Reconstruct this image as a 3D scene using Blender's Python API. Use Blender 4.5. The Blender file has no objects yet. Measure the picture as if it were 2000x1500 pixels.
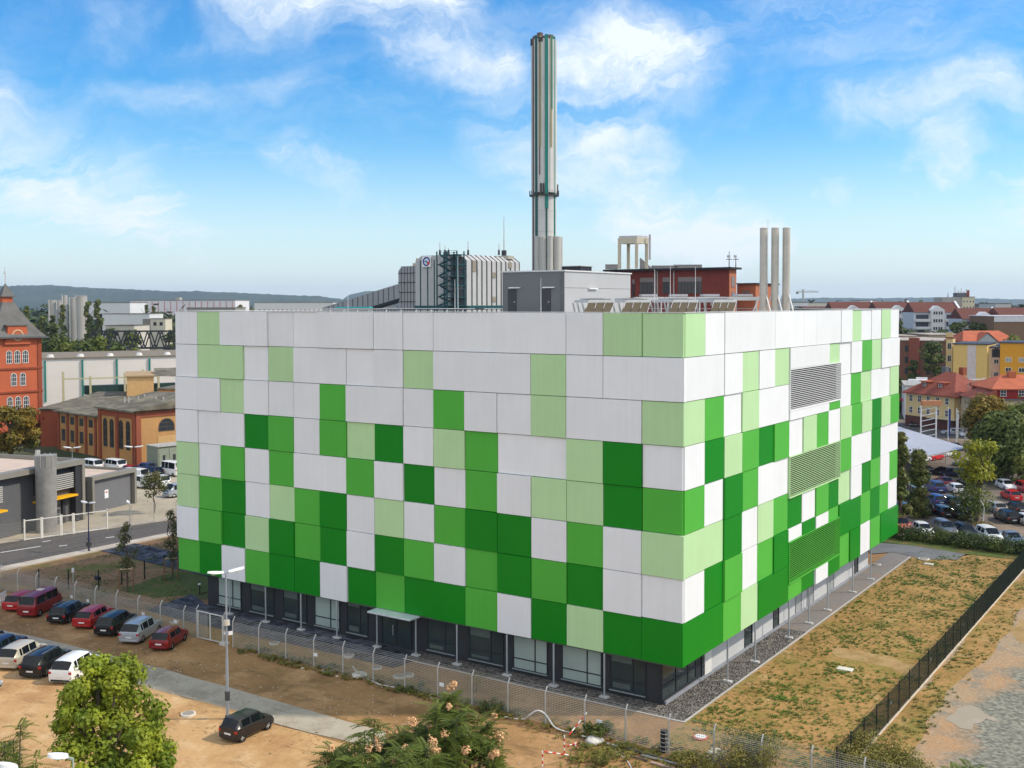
import bpy, bmesh, math, random
from math import radians, sin, cos, pi, sqrt, atan2
from mathutils import Vector, Matrix
random.seed(7)
BACK_FILL = 8.3
SC = bpy.context.scene
COL = SC.collection
# ---------------------------------------------------------------- camera
# world frame: origin on the ground under the near corner of the office block,
# +X to the right (normal of the sunny facade), +Y away along the sunny facade
F, PIT, ROLL, PY, CX, CY, ANG, CH = 2173.4161, .0360, -.0021, 671.98, 9.5713, 62.1062, .5906, 23.2243
CAMX = -(cos(ANG)*CX - sin(ANG)*CY)
CAMY = -sin(ANG)*CX - cos(ANG)*CY
camd = bpy.data.cameras.new('camera')
cam = bpy.data.objects.new('camera', camd); COL.objects.link(cam)
camd.sensor_width = 36; camd.lens = F/2000*36
camd.shift_y = (PY-750)/2000
camd.clip_start = .5; camd.clip_end = 30000
cam.location = (CAMX, CAMY, CH)
cam.rotation_euler = (Matrix.Rotation(ANG, 3, 'Z') @ Matrix.Rotation(radians(90)-PIT, 3, 'X') @ Matrix.Rotation(ROLL, 3, 'Z')).to_euler()
SC.camera = cam
# ---------------------------------------------------------------- light
SUN_EL = radians(43)
SUN_AZ = Vector((cos(ANG), sin(ANG)))        # horizontal direction towards the sun
w = bpy.data.worlds.new('World'); SC.world = w; w.use_nodes = True
nt = w.node_tree; nt.nodes.clear()
def N(t, **k):
    n = nt.nodes.new(t)
    for a, b in k.items(): setattr(n, a, b)
    return n
def LK(a, b): nt.links.new(a, b)
out = N('ShaderNodeOutputWorld'); bg = N('ShaderNodeBackground')
sky = N('ShaderNodeTexSky', sky_type='NISHITA', sun_disc=False)
sky.sun_elevation = SUN_EL; sky.sun_rotation = atan2(SUN_AZ.x, SUN_AZ.y)
sky.air_density = 1.0; sky.dust_density = .6; sky.ozone_density = 2.2; sky.altitude = 100
bg.inputs['Strength'].default_value = .15
tc = N('ShaderNodeTexCoord')
def vm(op, a, b=None):
    n = N('ShaderNodeVectorMath', operation=op)
    for i, v in enumerate((a, b)):
        if v is None: continue
        if isinstance(v, (tuple, list)): n.inputs[i].default_value = v
        else: LK(v, n.inputs[i])
    return n
def mm(op, a, b=0., clamp=False):
    n = N('ShaderNodeMath', operation=op, use_clamp=clamp)
    for i, v in enumerate((a, b)):
        if isinstance(v, (int, float)): n.inputs[i].default_value = v
        else: LK(v, n.inputs[i])
    return n.outputs[0]
dirv = vm('NORMALIZE', tc.outputs['Generated']).outputs[0]
sep = N('ShaderNodeSeparateXYZ'); LK(dirv, sep.inputs[0])
# thin cirrus: direction flattened on a cloud plane, stretched noise, warped
zz = mm('ADD', mm('MAXIMUM', sep.outputs[2], 0.), .16)
px_ = mm('DIVIDE', sep.outputs[0], zz); py_ = mm('DIVIDE', sep.outputs[1], zz)
cmb = N('ShaderNodeCombineXYZ'); LK(px_, cmb.inputs[0]); LK(py_, cmb.inputs[1])
def cirrus(rot, scale, nscale, lo, hi, seed, dist=1.2, rough=.62):
    mp = N('ShaderNodeMapping'); LK(cmb.outputs[0], mp.inputs[0])
    mp.inputs['Rotation'].default_value = (0, 0, rot); mp.inputs['Scale'].default_value = scale
    mp.inputs['Location'].default_value = (seed, seed*1.7, 0)
    no = N('ShaderNodeTexNoise'); LK(mp.outputs[0], no.inputs['Vector'])
    no.inputs['Scale'].default_value = nscale; no.inputs['Detail'].default_value = 9
    no.inputs['Roughness'].default_value = rough; no.inputs['Distortion'].default_value = dist
    r = N('ShaderNodeMapRange', clamp=True); LK(no.outputs[0], r.inputs[0])
    r.inputs[1].default_value = lo; r.inputs[2].default_value = hi
    r.interpolation_type = 'SMOOTHSTEP'
    return r.outputs[0]
def raydir(u, v):
    x2 = (u-1000)/F; u2 = -(v-PY)/F
    c2, s2 = cos(ROLL), sin(ROLL)
    x = c2*x2+s2*u2; uu = -s2*x2+c2*u2
    y = cos(PIT)+sin(PIT)*uu; z = -sin(PIT)+cos(PIT)*uu
    return Vector((cos(ANG)*x-sin(ANG)*y, sin(ANG)*x+cos(ANG)*y, z))
# cloud banks: elongated soft patches given by two sky directions and a width
wz = N('ShaderNodeTexNoise'); LK(dirv, wz.inputs['Vector']); wz.inputs['Scale'].default_value = 5; wz.inputs['Detail'].default_value = 6
wz.inputs['Roughness'].default_value = .6
warp = vm('SCALE', vm('SUBTRACT', wz.outputs['Color'], (.5, .5, .5)).outputs[0]); warp.inputs['Scale'].default_value = .16
dw = vm('ADD', dirv, warp.outputs[0]).outputs[0]
def bank(u0, v0, u1, v1, wd, power=1.):
    a = raydir(u0, v0).normalized(); b = raydir(u1, v1).normalized(); wd = wd/F
    ab = b-a; L2 = ab.dot(ab)
    pa = vm('SUBTRACT', dw, tuple(a)).outputs[0]
    d = N('ShaderNodeVectorMath', operation='DOT_PRODUCT'); LK(pa, d.inputs[0]); d.inputs[1].default_value = tuple(ab/L2)
    t = mm('MINIMUM', mm('MAXIMUM', d.outputs['Value'], 0.), 1.)
    sc_ = vm('SCALE', tuple(ab)); LK(t, sc_.inputs['Scale'])
    ln = vm('LENGTH', vm('SUBTRACT', pa, sc_.outputs[0]).outputs[0])
    m = N('ShaderNodeMapRange', clamp=True, interpolation_type='SMOOTHERSTEP'); LK(ln.outputs['Value'], m.inputs[0])
    m.inputs[1].default_value = wd; m.inputs[2].default_value = 0.; m.inputs[4].default_value = power
    return m.outputs[0]
BANKS = [(520, -40, 840, 20, 150, 1.), (770, 80, 960, 140, 90, .95), (1120, 130, 1330, 130, 130, 1.), (1150, 240, 1260, 290, 120, .8),
         (-60, 250, 180, 400, 190, .9), (60, 360, 500, 560, 140, 1.), (100, 480, 620, 560, 140, .8), (1700, 220, 1960, 190, 90, .75), (1850, 200, 1800, 340, 100, .5),
         (1400, 500, 1760, 350, 80, .9), (1760, 420, 2050, 400, 80, .8), (1250, 400, 1500, 480, 170, .95), (1450, 570, 2050, 450, 150, .85),
         (600, 330, 760, 420, 80, .7), (150, 180, 560, 170, 50, .3), (1400, 60, 1900, 40, 110, .35), (1100, 300, 1500, 430, 130, .5), (980, 230, 1100, 380, 120, .4)]
acc = None
for bk in BANKS:
    o_ = bank(*bk); acc = o_ if acc is None else mm('MAXIMUM', acc, o_)
def dnoise(scale, nscale, lo, hi, rot=(0, 0, 0), dist=1.4, rough=.66):
    mp = N('ShaderNodeMapping'); LK(dw, mp.inputs[0]); mp.inputs['Rotation'].default_value = rot; mp.inputs['Scale'].default_value = scale
    no = N('ShaderNodeTexNoise'); LK(mp.outputs[0], no.inputs['Vector']); no.inputs['Scale'].default_value = nscale; no.inputs['Detail'].default_value = 11
    no.inputs['Roughness'].default_value = rough; no.inputs['Distortion'].default_value = dist
    r = N('ShaderNodeMapRange', clamp=True); LK(no.outputs[0], r.inputs[0]); r.inputs[1].default_value = lo; r.inputs[2].default_value = hi
    return r.outputs[0]
fib = dnoise((.8, 1., 4.2), 4.6, .36, .64, (.42, -.55, 0), 1.1, .7); fib2 = cirrus(-.3, (.6, 1., 1.), 4.5, .38, .8, 8.3)
veil = dnoise((1., 1., 1.6), 2.2, .44, .72, (.6, .3, 0), .8)
cl = mm('MULTIPLY', acc, mm('ADD', mm('MULTIPLY', fib, .85), .22), True)
cl = mm('ADD', cl, mm('MULTIPLY', mm('ADD', mm('MULTIPLY', fib2, .35), mm('MULTIPLY', fib, .45)), mm('ADD', mm('MULTIPLY', veil, .75), .06)), True)
# bright milky air close to the horizon
hz = N('ShaderNodeMapRange', clamp=True, interpolation_type='SMOOTHSTEP'); LK(sep.outputs[2], hz.inputs[0])
hz.inputs[1].default_value = .17; hz.inputs[2].default_value = -.01; hz.inputs[4].default_value = .74
cl2 = mm('MAXIMUM', cl, hz.outputs[0])
mx = N('ShaderNodeMix', data_type='RGBA'); LK(cl2, mx.inputs['Factor']); 
hs = N('ShaderNodeHueSaturation'); LK(sky.outputs[0], hs.inputs['Color']); hs.inputs['Saturation'].default_value = 1.5; hs.inputs['Value'].default_value = .78
tint = vm('MULTIPLY', hs.outputs[0], (.80, 1.06, 1.16)); LK(tint.outputs[0], mx.inputs[6]); mx.inputs[7].default_value = (4.7, 5.15, 5.5, 1)
CLOUDMIX = mx
# unseen bright cloud added behind the camera as fill light for the shady facade
bk_ = N('ShaderNodeVectorMath', operation='DOT_PRODUCT'); LK(dirv, bk_.inputs[0]); bk_.inputs[1].default_value = (sin(ANG), -cos(ANG), .25)
bm_ = N('ShaderNodeMapRange', clamp=True, interpolation_type='SMOOTHSTEP'); LK(bk_.outputs['Value'], bm_.inputs[0]); bm_.inputs[1].default_value = -.15; bm_.inputs[2].default_value = .45
bf = mm('MULTIPLY', bm_.outputs[0], mm('ADD', mm('MULTIPLY', fib2, .5), .5), True)
mx3 = N('ShaderNodeMix', data_type='RGBA'); LK(bf, mx3.inputs['Factor']); LK(mx.outputs[2], mx3.inputs[6]); mx3.inputs[7].default_value = (BACK_FILL, BACK_FILL, BACK_FILL*.98, 1)
LK(mx3.outputs[2], bg.inputs['Color']); LK(bg.outputs[0], out.inputs[0])
sund = bpy.data.lights.new('sun', 'SUN'); sun = bpy.data.objects.new('sun', sund); COL.objects.link(sun)
sund.energy = 2.75; sund.angle = radians(1.5); sund.color = (1., .90, .76)
sd = Vector((SUN_AZ.x*cos(SUN_EL), SUN_AZ.y*cos(SUN_EL), sin(SUN_EL)))
sun.rotation_euler = (-sd).to_track_quat('-Z', 'Y').to_euler(); sun.location = (40, 10, 60)
vs = SC.view_settings; vs.view_transform = 'Standard'; vs.look = 'None'; vs.gamma = 1; vs.use_curve_mapping = False
vs.exposure = .42
# ---------------------------------------------------------------- helpers
def at(u, v, z=0.):
    """site point seen at photo pixel (u, v) on the plane of height z"""
    r = raydir(u, v); t = (z-CH)/r.z
    return (CAMX+r.x*t, CAMY+r.y*t)
def far(u, v, D):
    """site point at photo pixel (u, v), D metres in front of the camera"""
    r = raydir(u, v); k = D/(r.x*-sin(ANG)+r.y*cos(ANG))
    return Vector((CAMX+r.x*k, CAMY+r.y*k, CH+r.z*k))
def pxm(D): return D/F            # metres per photo pixel at distance D
def camdist(x, y): return (x-CAMX)*-sin(ANG)+(y-CAMY)*cos(ANG)

MATS = {}
def mat(name, col, rough=.7, metal=0., spec=.3, var=.12, vscale=1.5, bump=0., bscale=20., coat=0., col2=None, c2lo=.45, c2hi=.6, c2scale=.6, emit=None, trans=0., vec='Object'):
    if name in MATS: return MATS[name]
    m = bpy.data.materials.new(name); m.use_nodes = True; t = m.node_tree; b = t.nodes['Principled BSDF']
    def n(ty, **k):
        q = t.nodes.new(ty)
        for a, c in k.items(): setattr(q, a, c)
        return q
    L = t.links.new
    b.inputs['Roughness'].default_value = rough; b.inputs['Metallic'].default_value = metal
    b.inputs['Specular IOR Level'].default_value = spec; b.inputs['Coat Weight'].default_value = coat
    b.inputs['Transmission Weight'].default_value = trans
    tcn = n('ShaderNodeTexCoord'); src = tcn.outputs[vec]
    if vec == 'World':
        pass
    c = (*col, 1)
    base = None
    if col2 is not None:
        no = n('ShaderNodeTexNoise'); no.inputs['Scale'].default_value = c2scale; no.inputs['Detail'].default_value = 8; no.inputs['Roughness'].default_value = .65
        L(src, no.inputs['Vector'])
        mr = n('ShaderNodeMapRange', clamp=True); L(no.outputs[0], mr.inputs[0]); mr.inputs[1].default_value = c2lo; mr.inputs[2].default_value = c2hi
        mi = n('ShaderNodeMix', data_type='RGBA'); L(mr.outputs[0], mi.inputs['Factor']); mi.inputs[6].default_value = c; mi.inputs[7].default_value = (*col2, 1)
        base = mi.outputs[2]
    if var:
        no = n('ShaderNodeTexNoise'); no.inputs['Scale'].default_value = vscale; no.inputs['Detail'].default_value = 7; no.inputs['Roughness'].default_value = .6
        L(src, no.inputs['Vector'])
        mr = n('ShaderNodeMapRange'); L(no.outputs[0], mr.inputs[0]); mr.inputs[1].default_value = .3; mr.inputs[2].default_value = .7
        mr.inputs[3].default_value = 1-var; mr.inputs[4].default_value = 1+var
        mu = n('ShaderNodeVectorMath', operation='MULTIPLY')
        if base: L(base, mu.inputs[0])
        else: mu.inputs[0].default_value = c[:3]
        cb = n('ShaderNodeCombineXYZ')
        for i in range(3): L(mr.outputs[0], cb.inputs[i])
        L(cb.outputs[0], mu.inputs[1]); base = mu.outputs[0]
    if base: L(base, b.inputs['Base Color'])
    else: b.inputs['Base Color'].default_value = c
    if bump:
        no = n('ShaderNodeTexNoise'); no.inputs['Scale'].default_value = bscale; no.inputs['Detail'].default_value = 5
        L(src, no.inputs['Vector'])
        bu = n('ShaderNodeBump'); bu.inputs['Strength'].default_value = bump; bu.inputs['Distance'].default_value = .05
        L(no.outputs[0], bu.inputs['Height']); L(bu.outputs[0], b.inputs['Normal'])
    if emit: b.inputs['Emission Color'].default_value = (*emit, 1); b.inputs['Emission Strength'].default_value = 1
    MATS[name] = m; return m

class MB:
    """collects shapes, builds ONE mesh object"""
    def __init__(s): s.v = []; s.f = []
    def add(s, vs_, fs): o = len(s.v); s.v += [tuple(q) for q in vs_]; s.f += [tuple(i+o for i in f) for f in fs]; return s
    def box(s, x0, x1, y0, y1, z0, z1, M=None):
        vs_ = [(x, y, z) for z in (z0, z1) for x, y in ((x0, y0), (x1, y0), (x1, y1), (x0, y1))]
        if M: vs_ = [tuple(M @ Vector(q)) for q in vs_]
        return s.add(vs_, [(3, 2, 1, 0), (4, 5, 6, 7), (0, 1, 5, 4), (1, 2, 6, 5), (2, 3, 7, 6), (3, 0, 4, 7)])
    def prism(s, pts, z0, z1):
        n = len(pts)
        return s.add([(x, y, z0) for x, y in pts]+[(x, y, z1) for x, y in pts],
                     [tuple(range(n))[::-1], tuple(range(n, 2*n))]+[(i, (i+1) % n, n+(i+1) % n, n+i) for i in range(n)])
    def cyl(s, x, y, z0, z1, r, r1=None, n=12, cap=True):
        r1 = r if r1 is None else r1
        vs_ = [(x+r*cos(2*pi*i/n), y+r*sin(2*pi*i/n), z0) for i in range(n)]+[(x+r1*cos(2*pi*i/n), y+r1*sin(2*pi*i/n), z1) for i in range(n)]
        fs = [(i, (i+1) % n, n+(i+1) % n, n+i) for i in range(n)]
        if cap: fs += [tuple(range(n))[::-1], tuple(range(n, 2*n))]
        return s.add(vs_, fs)
    def tube(s, pts, r, n=6, r1=None):
        pts = [Vector(p) for p in pts]; r1 = r if r1 is None else r1; o = len(s.v); m = len(pts)
        for k, p in enumerate(pts):
            d = (pts[min(k+1, m-1)]-pts[max(k-1, 0)]).normalized()
            up = Vector((0, 0, 1)) if abs(d.z) < .95 else Vector((1, 0, 0))
            a = d.cross(up).normalized(); b = d.cross(a); rr = r+(r1-r)*k/max(1, m-1)
            s.v += [tuple(p+(a*cos(2*pi*i/n)+b*sin(2*pi*i/n))*rr) for i in range(n)]
        for k in range(m-1):
            s.f += [(o+k*n+i, o+k*n+(i+1) % n, o+(k+1)*n+(i+1) % n, o+(k+1)*n+i) for i in range(n)]
        s.f += [tuple(o+i for i in range(n)), tuple(o+(m-1)*n+i for i in range(n))[::-1]]
        return s
    def bar(s, p, q, w_, h_=None):
        """straight bar of rectangular section"""
        h_ = h_ or w_; p = Vector(p); q = Vector(q); d = (q-p).normalized()
        up = Vector((0, 0, 1)) if abs(d.z) < .99 else Vector((0, 1, 0))
        a = d.cross(up).normalized()*w_/2; b = a.cross(d).normalized()*h_/2
        vs_ = [p-a-b, p+a-b, p+a+b, p-a+b, q-a-b, q+a-b, q+a+b, q-a+b]
        return s.add(vs_, [(0, 1, 2, 3), (7, 6, 5, 4), (0, 4, 5, 1), (1, 5, 6, 2), (2, 6, 7, 3), (3, 7, 4, 0)])
    def poly(s, pts): return s.add(pts, [tuple(range(len(pts)))])
    def build(s, name, m, parent=None, smooth=False, bevel=0., loc=None):
        me = bpy.data.meshes.new(name); me.from_pydata(s.v, [], s.f); me.materials.append(m); me.update()
        if bevel:
            bm = bmesh.new(); bm.from_mesh(me)
            bmesh.ops.bevel(bm, geom=bm.edges[:], offset=bevel, segments=1, affect='EDGES'); bm.to_mesh(me); bm.free()
        if smooth:
            for p in me.polygons: p.use_smooth = True
        o = bpy.data.objects.new(name, me); COL.objects.link(o)
        if parent: o.parent = parent
        if loc: o.location = loc
        return o
def smooth_angle(o, deg=35):
    bm = bmesh.new(); bm.from_mesh(o.data)
    for f in bm.faces: f.smooth = True
    for e in bm.edges:
        e.smooth = (len(e.link_faces) == 2 and e.calc_face_angle(4) < radians(deg))
    bm.to_mesh(o.data); bm.free(); return o
def tag(o, label=None, cat=None, group=None, kind=None):
    if label: o['label'] = label
    if cat: o['category'] = cat
    if group: o['group'] = group
    if kind: o['kind'] = kind
    return o
def thing(name, label, cat, loc=(0, 0, 0), rz=0., group=None, scale=1.):
    o = bpy.data.objects.new(name, None); COL.objects.link(o); o.empty_display_size = .3
    o.location = loc; o.rotation_euler = (0, 0, rz)
    if scale != 1.: o.scale = (scale,)*3
    return tag(o, label, cat, group)
KIDS = {}
def children(o): return [c for c in COL.objects if c.parent == o]
def dup(src, loc, rz=0., label=None, group=None, scale=None, mats=None):
    """copy of a thing with copies of its parts and sub-parts (mesh data shared)"""
    def cp(o, par):
        c = o.copy(); COL.objects.link(c); c.parent = par
        if mats and o.type == 'MESH' and o.name.split('.')[0] in mats:
            c.material_slots[0].link = 'OBJECT'; c.material_slots[0].material = mats[o.name.split('.')[0]]
        for k in KIDS.get(o.name) or KIDS.setdefault(o.name, children(o)): cp(k, c)
        return c
    c = cp(src, None); c.location = loc; c.rotation_euler = (0, 0, rz)
    if label: c['label'] = label
    if group: c['group'] = group
    if scale is not None: c.scale = scale if isinstance(scale, tuple) else (scale,)*3
    return c
# ---------------------------------------------------------------- ground and paving
def world_noise_mat(name, layers, rough=.9, bump=.3, bscale=6., spec=.15, voronoi=None):
    """layers: [(colour, scale, lo, hi)] mixed over each other by world-position noise"""
    m = bpy.data.materials.new(name); m.use_nodes = True; t = m.node_tree; b = t.nodes['Principled BSDF']
    b.inputs['Roughness'].default_value = rough; b.inputs['Specular IOR Level'].default_value = spec
    g = t.nodes.new('ShaderNodeNewGeometry'); cur = None
    for i, (c, sc_, lo, hi) in enumerate(layers):
        if cur is None: cur = c; continue
        mp = t.nodes.new('ShaderNodeMapping'); t.links.new(g.outputs['Position'], mp.inputs[0]); mp.inputs['Location'].default_value = (i*13.7, i*5.1, 0)
        mp.inputs['Rotation'].default_value = (0, 0, i*.7)
        if isinstance(sc_, tuple): mp.inputs['Scale'].default_value = sc_; s1 = 1.
        else: s1 = sc_
        no = t.nodes.new('ShaderNodeTexNoise'); no.inputs['Scale'].default_value = s1; no.inputs['Detail'].default_value = 9; no.inputs['Roughness'].default_value = .68
        t.links.new(mp.outputs[0], no.inputs['Vector'])
        mr = t.nodes.new('ShaderNodeMapRange'); mr.clamp = True; t.links.new(no.outputs[0], mr.inputs[0]); mr.inputs[1].default_value = lo; mr.inputs[2].default_value = hi
        mi = t.nodes.new('ShaderNodeMix'); mi.data_type = 'RGBA'; t.links.new(mr.outputs[0], mi.inputs['Factor'])
        if isinstance(cur, tuple): mi.inputs[6].default_value = (*cur, 1)
        else: t.links.new(cur, mi.inputs[6])
        mi.inputs[7].default_value = (*c, 1); cur = mi.outputs[2]
    hsrc = None
    if voronoi:
        vo = t.nodes.new('ShaderNodeTexVoronoi'); vo.inputs['Scale'].default_value = voronoi; t.links.new(g.outputs['Position'], vo.inputs['Vector'])
        se = t.nodes.new('ShaderNodeSeparateColor'); t.links.new(vo.outputs['Color'], se.inputs[0])
        mr = t.nodes.new('ShaderNodeMapRange'); t.links.new(se.outputs[0], mr.inputs[0]); mr.inputs[3].default_value = .35; mr.inputs[4].default_value = 1.7
        hv = t.nodes.new('ShaderNodeHueSaturation'); t.links.new(cur, hv.inputs['Color']); t.links.new(mr.outputs[0], hv.inputs['Value']); cur = hv.outputs[0]
        hsrc = vo.outputs['Distance']
    if isinstance(cur, tuple): b.inputs['Base Color'].default_value = (*cur, 1)
    else: t.links.new(cur, b.inputs['Base Color'])
    if bump:
        if hsrc is None:
            no = t.nodes.new('ShaderNodeTexNoise'); no.inputs['Scale'].default_value = bscale; no.inputs['Detail'].default_value = 8
            t.links.new(g.outputs['Position'], no.inputs['Vector']); hsrc = no.outputs[0]
        bu = t.nodes.new('ShaderNodeBump'); bu.inputs['Strength'].default_value = bump; bu.inputs['Distance'].default_value = .12
        t.links.new(hsrc, bu.inputs['Height']); t.links.new(bu.outputs[0], b.inputs['Normal'])
    return m
M_city = world_noise_mat('city ground', [((.10, .10, .06), 1, 0, 1), ((.055, .075, .03), .02, .42, .55), ((.16, .15, .13), .05, .55, .62), ((.05, .065, .028), .3, .5, .7)])
M_sand = world_noise_mat('sandy gravel', [((.35, .20, .085), 1, 0, 1), ((.21, .12, .05), .13, .42, .60), ((.50, .30, .14), .28, .50, .70), ((.17, .105, .048), (.25, .9, 1), .54, .70), ((.50, .37, .22), 3.5, .58, .8), ((.15, .12, .04), .45, .60, .74), ((.2, .12, .055), 6., .58, .78)], bump=.5, bscale=3.)
M_sandlight = world_noise_mat('pale sand', [((.51, .315, .145), 1, 0, 1), ((.36, .2, .085), .22, .45, .65), ((.60, .415, .225), .6, .52, .7), ((.20, .125, .06), (.3, 1.4, 1), .56, .72), ((.26, .16, .07), 2.2, .58, .75)], bump=.5, bscale=3.)
M_conc = world_noise_mat('old concrete', [((.40, .35, .265), 1, 0, 1), ((.28, .24, .18), .35, .45, .62), ((.42, .38, .31), 1.3, .5, .7), ((.16, .13, .09), (.12, 2., 1), .62, .72)], bump=.15, bscale=8.)
M_road = world_noise_mat('asphalt road', [((.115, .105, .095), 1, 0, 1), ((.085, .08, .075), (.5, .05, 1), .45, .6), ((.17, .16, .145), 2.5, .5, .75)], bump=.1, bscale=20.)
M_path = world_noise_mat('path asphalt', [((.17, .175, .17), 1, 0, 1), ((.12, .125, .12), .5, .45, .65), ((.23, .235, .23), 8., .5, .75)], bump=.1, bscale=20.)
M_slate = world_noise_mat('slate paving', [((.055, .06, .075), 1, 0, 1), ((.08, .085, .1), .9, .45, .62), ((.035, .038, .045), 5., .55, .7)], bump=.2, bscale=10., voronoi=1.6)
M_gravel = world_noise_mat('dark ballast', [((.16, .145, .125), 1, 0, 1), ((.08, .073, .066), 1.5, .5, .65)], bump=1., voronoi=9.)
M_apron = world_noise_mat('block paving', [((.22, .2, .18), 1, 0, 1), ((.27, .19, .13), .25, .5, .62), ((.16, .15, .14), 2.5, .5, .7)], bump=.1)
M_dirt = world_noise_mat('bare earth', [((.38, .215, .08), 1, 0, 1), ((.25, .15, .045), .3, .46, .62), ((.23, .18, .045), .23, .50, .66), ((.40, .27, .12), .5, .56, .70), ((.12, .13, .022), 2.4, .52, .66)], bump=.6, bscale=3.)
M_dirtL = world_noise_mat('earth with moss', [((.28, .165, .085), 1, 0, 1), ((.13, .135, .035), .16, .48, .58), ((.2, .12, .06), 1.2, .5, .65)], bump=.5, bscale=3.)
M_lawn = world_noise_mat('thin lawn', [((.095, .125, .03), 1, 0, 1), ((.17, .12, .05), .5, .5, .62), ((.06, .085, .02), 2., .5, .65)], bump=.5, bscale=6.)
M_track = world_noise_mat('gravel track', [((.34, .25, .16), 1, 0, 1), ((.40, .235, .12), .09, .44, .6), ((.24, .2, .15), .5, .5, .62), ((.44, .37, .28), 4., .55, .72)], bump=.5, bscale=5.)
def damp(m):   # ground water keeps the gravel right of x = 13 grey and damp
    t = m.node_tree; b = t.nodes['Principled BSDF']; src = b.inputs['Base Color'].links[0].from_socket; g = t.nodes.new('ShaderNodeNewGeometry'); s_ = t.nodes.new('ShaderNodeSeparateXYZ'); t.links.new(g.outputs['Position'], s_.inputs[0])
    no = t.nodes.new('ShaderNodeTexNoise'); no.inputs['Scale'].default_value = .16; no.inputs['Detail'].default_value = 9; no.inputs['Roughness'].default_value = .62; t.links.new(g.outputs['Position'], no.inputs['Vector'])
    ma = t.nodes.new('ShaderNodeMath'); ma.operation = 'MULTIPLY_ADD'; t.links.new(no.outputs[0], ma.inputs[0]); ma.inputs[1].default_value = 9.; t.links.new(s_.outputs[0], ma.inputs[2])
    r = t.nodes.new('ShaderNodeMapRange'); t.links.new(ma.outputs[0], r.inputs[0]); r.inputs[1].default_value = 17.6; r.inputs[2].default_value = 19.2
    mi = t.nodes.new('ShaderNodeMix'); mi.data_type = 'RGBA'; t.links.new(r.outputs[0], mi.inputs['Factor']); t.links.new(src, mi.inputs[6])
    n2 = t.nodes.new('ShaderNodeTexNoise'); n2.inputs['Scale'].default_value = 4.; n2.inputs['Detail'].default_value = 8; t.links.new(g.outputs['Position'], n2.inputs['Vector']); cr_ = t.nodes.new('ShaderNodeValToRGB'); t.links.new(n2.outputs[0], cr_.inputs[0])
    cr_.color_ramp.elements[0].position = .38; cr_.color_ramp.elements[0].color = (.13, .13, .105, 1); cr_.color_ramp.elements[1].position = .66; cr_.color_ramp.elements[1].color = (.30, .28, .22, 1)
    t.links.new(cr_.outputs[0], mi.inputs[7]); t.links.new(mi.outputs[2], b.inputs['Base Color'])
damp(M_track)
M_puddle = world_noise_mat('pale dried mud', [((.34, .28, .20), 1, 0, 1), ((.40, .33, .25), .9, .5, .7)], rough=.5, bump=0)
M_kerb = mat('kerb concrete', (.45, .42, .37), .85, var=.15, vscale=.8)
M_park = world_noise_mat('car park gravel', [((.19, .15, .115), 1, 0, 1), ((.13, .11, .09), .2, .48, .6), ((.26, .2, .14), .12, .55, .66)], bump=.3)
M_mark = mat('road marking paint', (.72, .72, .70), .7, var=.1)
M_slab = world_noise_mat('yard paving', [((.42, .36, .26), 1, 0, 1), ((.34, .29, .21), .3, .45, .62), ((.47, .42, .33), 2., .5, .7)], bump=.1)
ZL = [0.]
M_track2 = world_noise_mat('trodden earth', [((.38, .245, .115), 1, 0, 1), ((.28, .18, .07), .6, .45, .62), ((.2, .17, .04), 1.6, .56, .68)], bump=.4)
def sheet(name, pts, m, z=None, label=None, wob=0., step=2.5):
    """flat ground zone; wob makes the outline uneven"""
    pts = [tuple(p) for p in pts]
    if wob:
        q = []
        for i, p in enumerate(pts):
            r = pts[(i+1) % len(pts)]; n = max(1, int(sqrt((p[0]-r[0])**2+(p[1]-r[1])**2)/step)); n = min(n, 60)
            for k in range(n):
                t = k/n; j = wob if 0 < k else 0
                q.append((p[0]+(r[0]-p[0])*t+random.uniform(-j, j), p[1]+(r[1]-p[1])*t+random.uniform(-j, j)))
        pts = q
    if z is None: ZL[0] += .004; z = ZL[0]
    bm = bmesh.new(); vs_ = [bm.verts.new((x, y, z)) for x, y in pts]; f = bm.faces.new(vs_)
    if f.normal.z < 0: f.normal_flip()
    bmesh.ops.triangulate(bm, faces=bm.faces[:])
    bm.normal_update()
    for f in bm.faces:
        if f.normal.z < 0: f.normal_flip()
    me = bpy.data.meshes.new(name); bm.to_mesh(me); bm.free(); me.materials.append(m)
    o = bpy.data.objects.new(name, me); COL.objects.link(o)
    return tag(o, label, kind='structure')
R_ = 9800
g0 = MB().poly([(CAMX+R_*cos(i*pi/32), CAMY+R_*sin(i*pi/32), 0) for i in range(64)]).build('ground', M_city); tag(g0, kind='structure')
# left side: street, pavement, earth
n0, n1 = at(0, 1105), at(345, 1036); f0, f1 = at(0, 1058), at(209, 1030)
def ext(p, q, d): # point beyond q on the line p-q
    v = Vector((q[0]-p[0], q[1]-p[1])).normalized(); return (q[0]+v.x*d, q[1]+v.y*d)
NA, NB = ext(n1, n0, 45), ext(n0, n1, 60); FA, FB = ext(f1, f0, 45), ext(f0, f1, 50)
sheet('sandy_ground', [(-95, -75), (40, -75), (40, 52), (-43, 52), (-66, 30), (-64, 5), ext(n1, n0, 40), (-95, -40)], M_sand, label='orange brown sandy ground of the fenced site')
sheet('earth_patch', [at(0, 1118), n0, n1, NB, (-43, 46), (-43, 1), (-46, -4.6), at(140, 1160), at(0, 1150)], M_dirtL, wob=.25)
sheet('thin_lawn', [at(262, 1140), at(345, 1113), (-42, 9), (-42, 1.2), at(368, 1160), at(300, 1165), at(230, 1150)], M_lawn, wob=.4)
sheet('yard_paving', [(f0[0]-.4, f0[1]-40), (f0[0]-.4, f0[1]), f1, FB, (-88, 60), (-100, 30), (-110, -10), (-105, -45)], M_slab)
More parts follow.
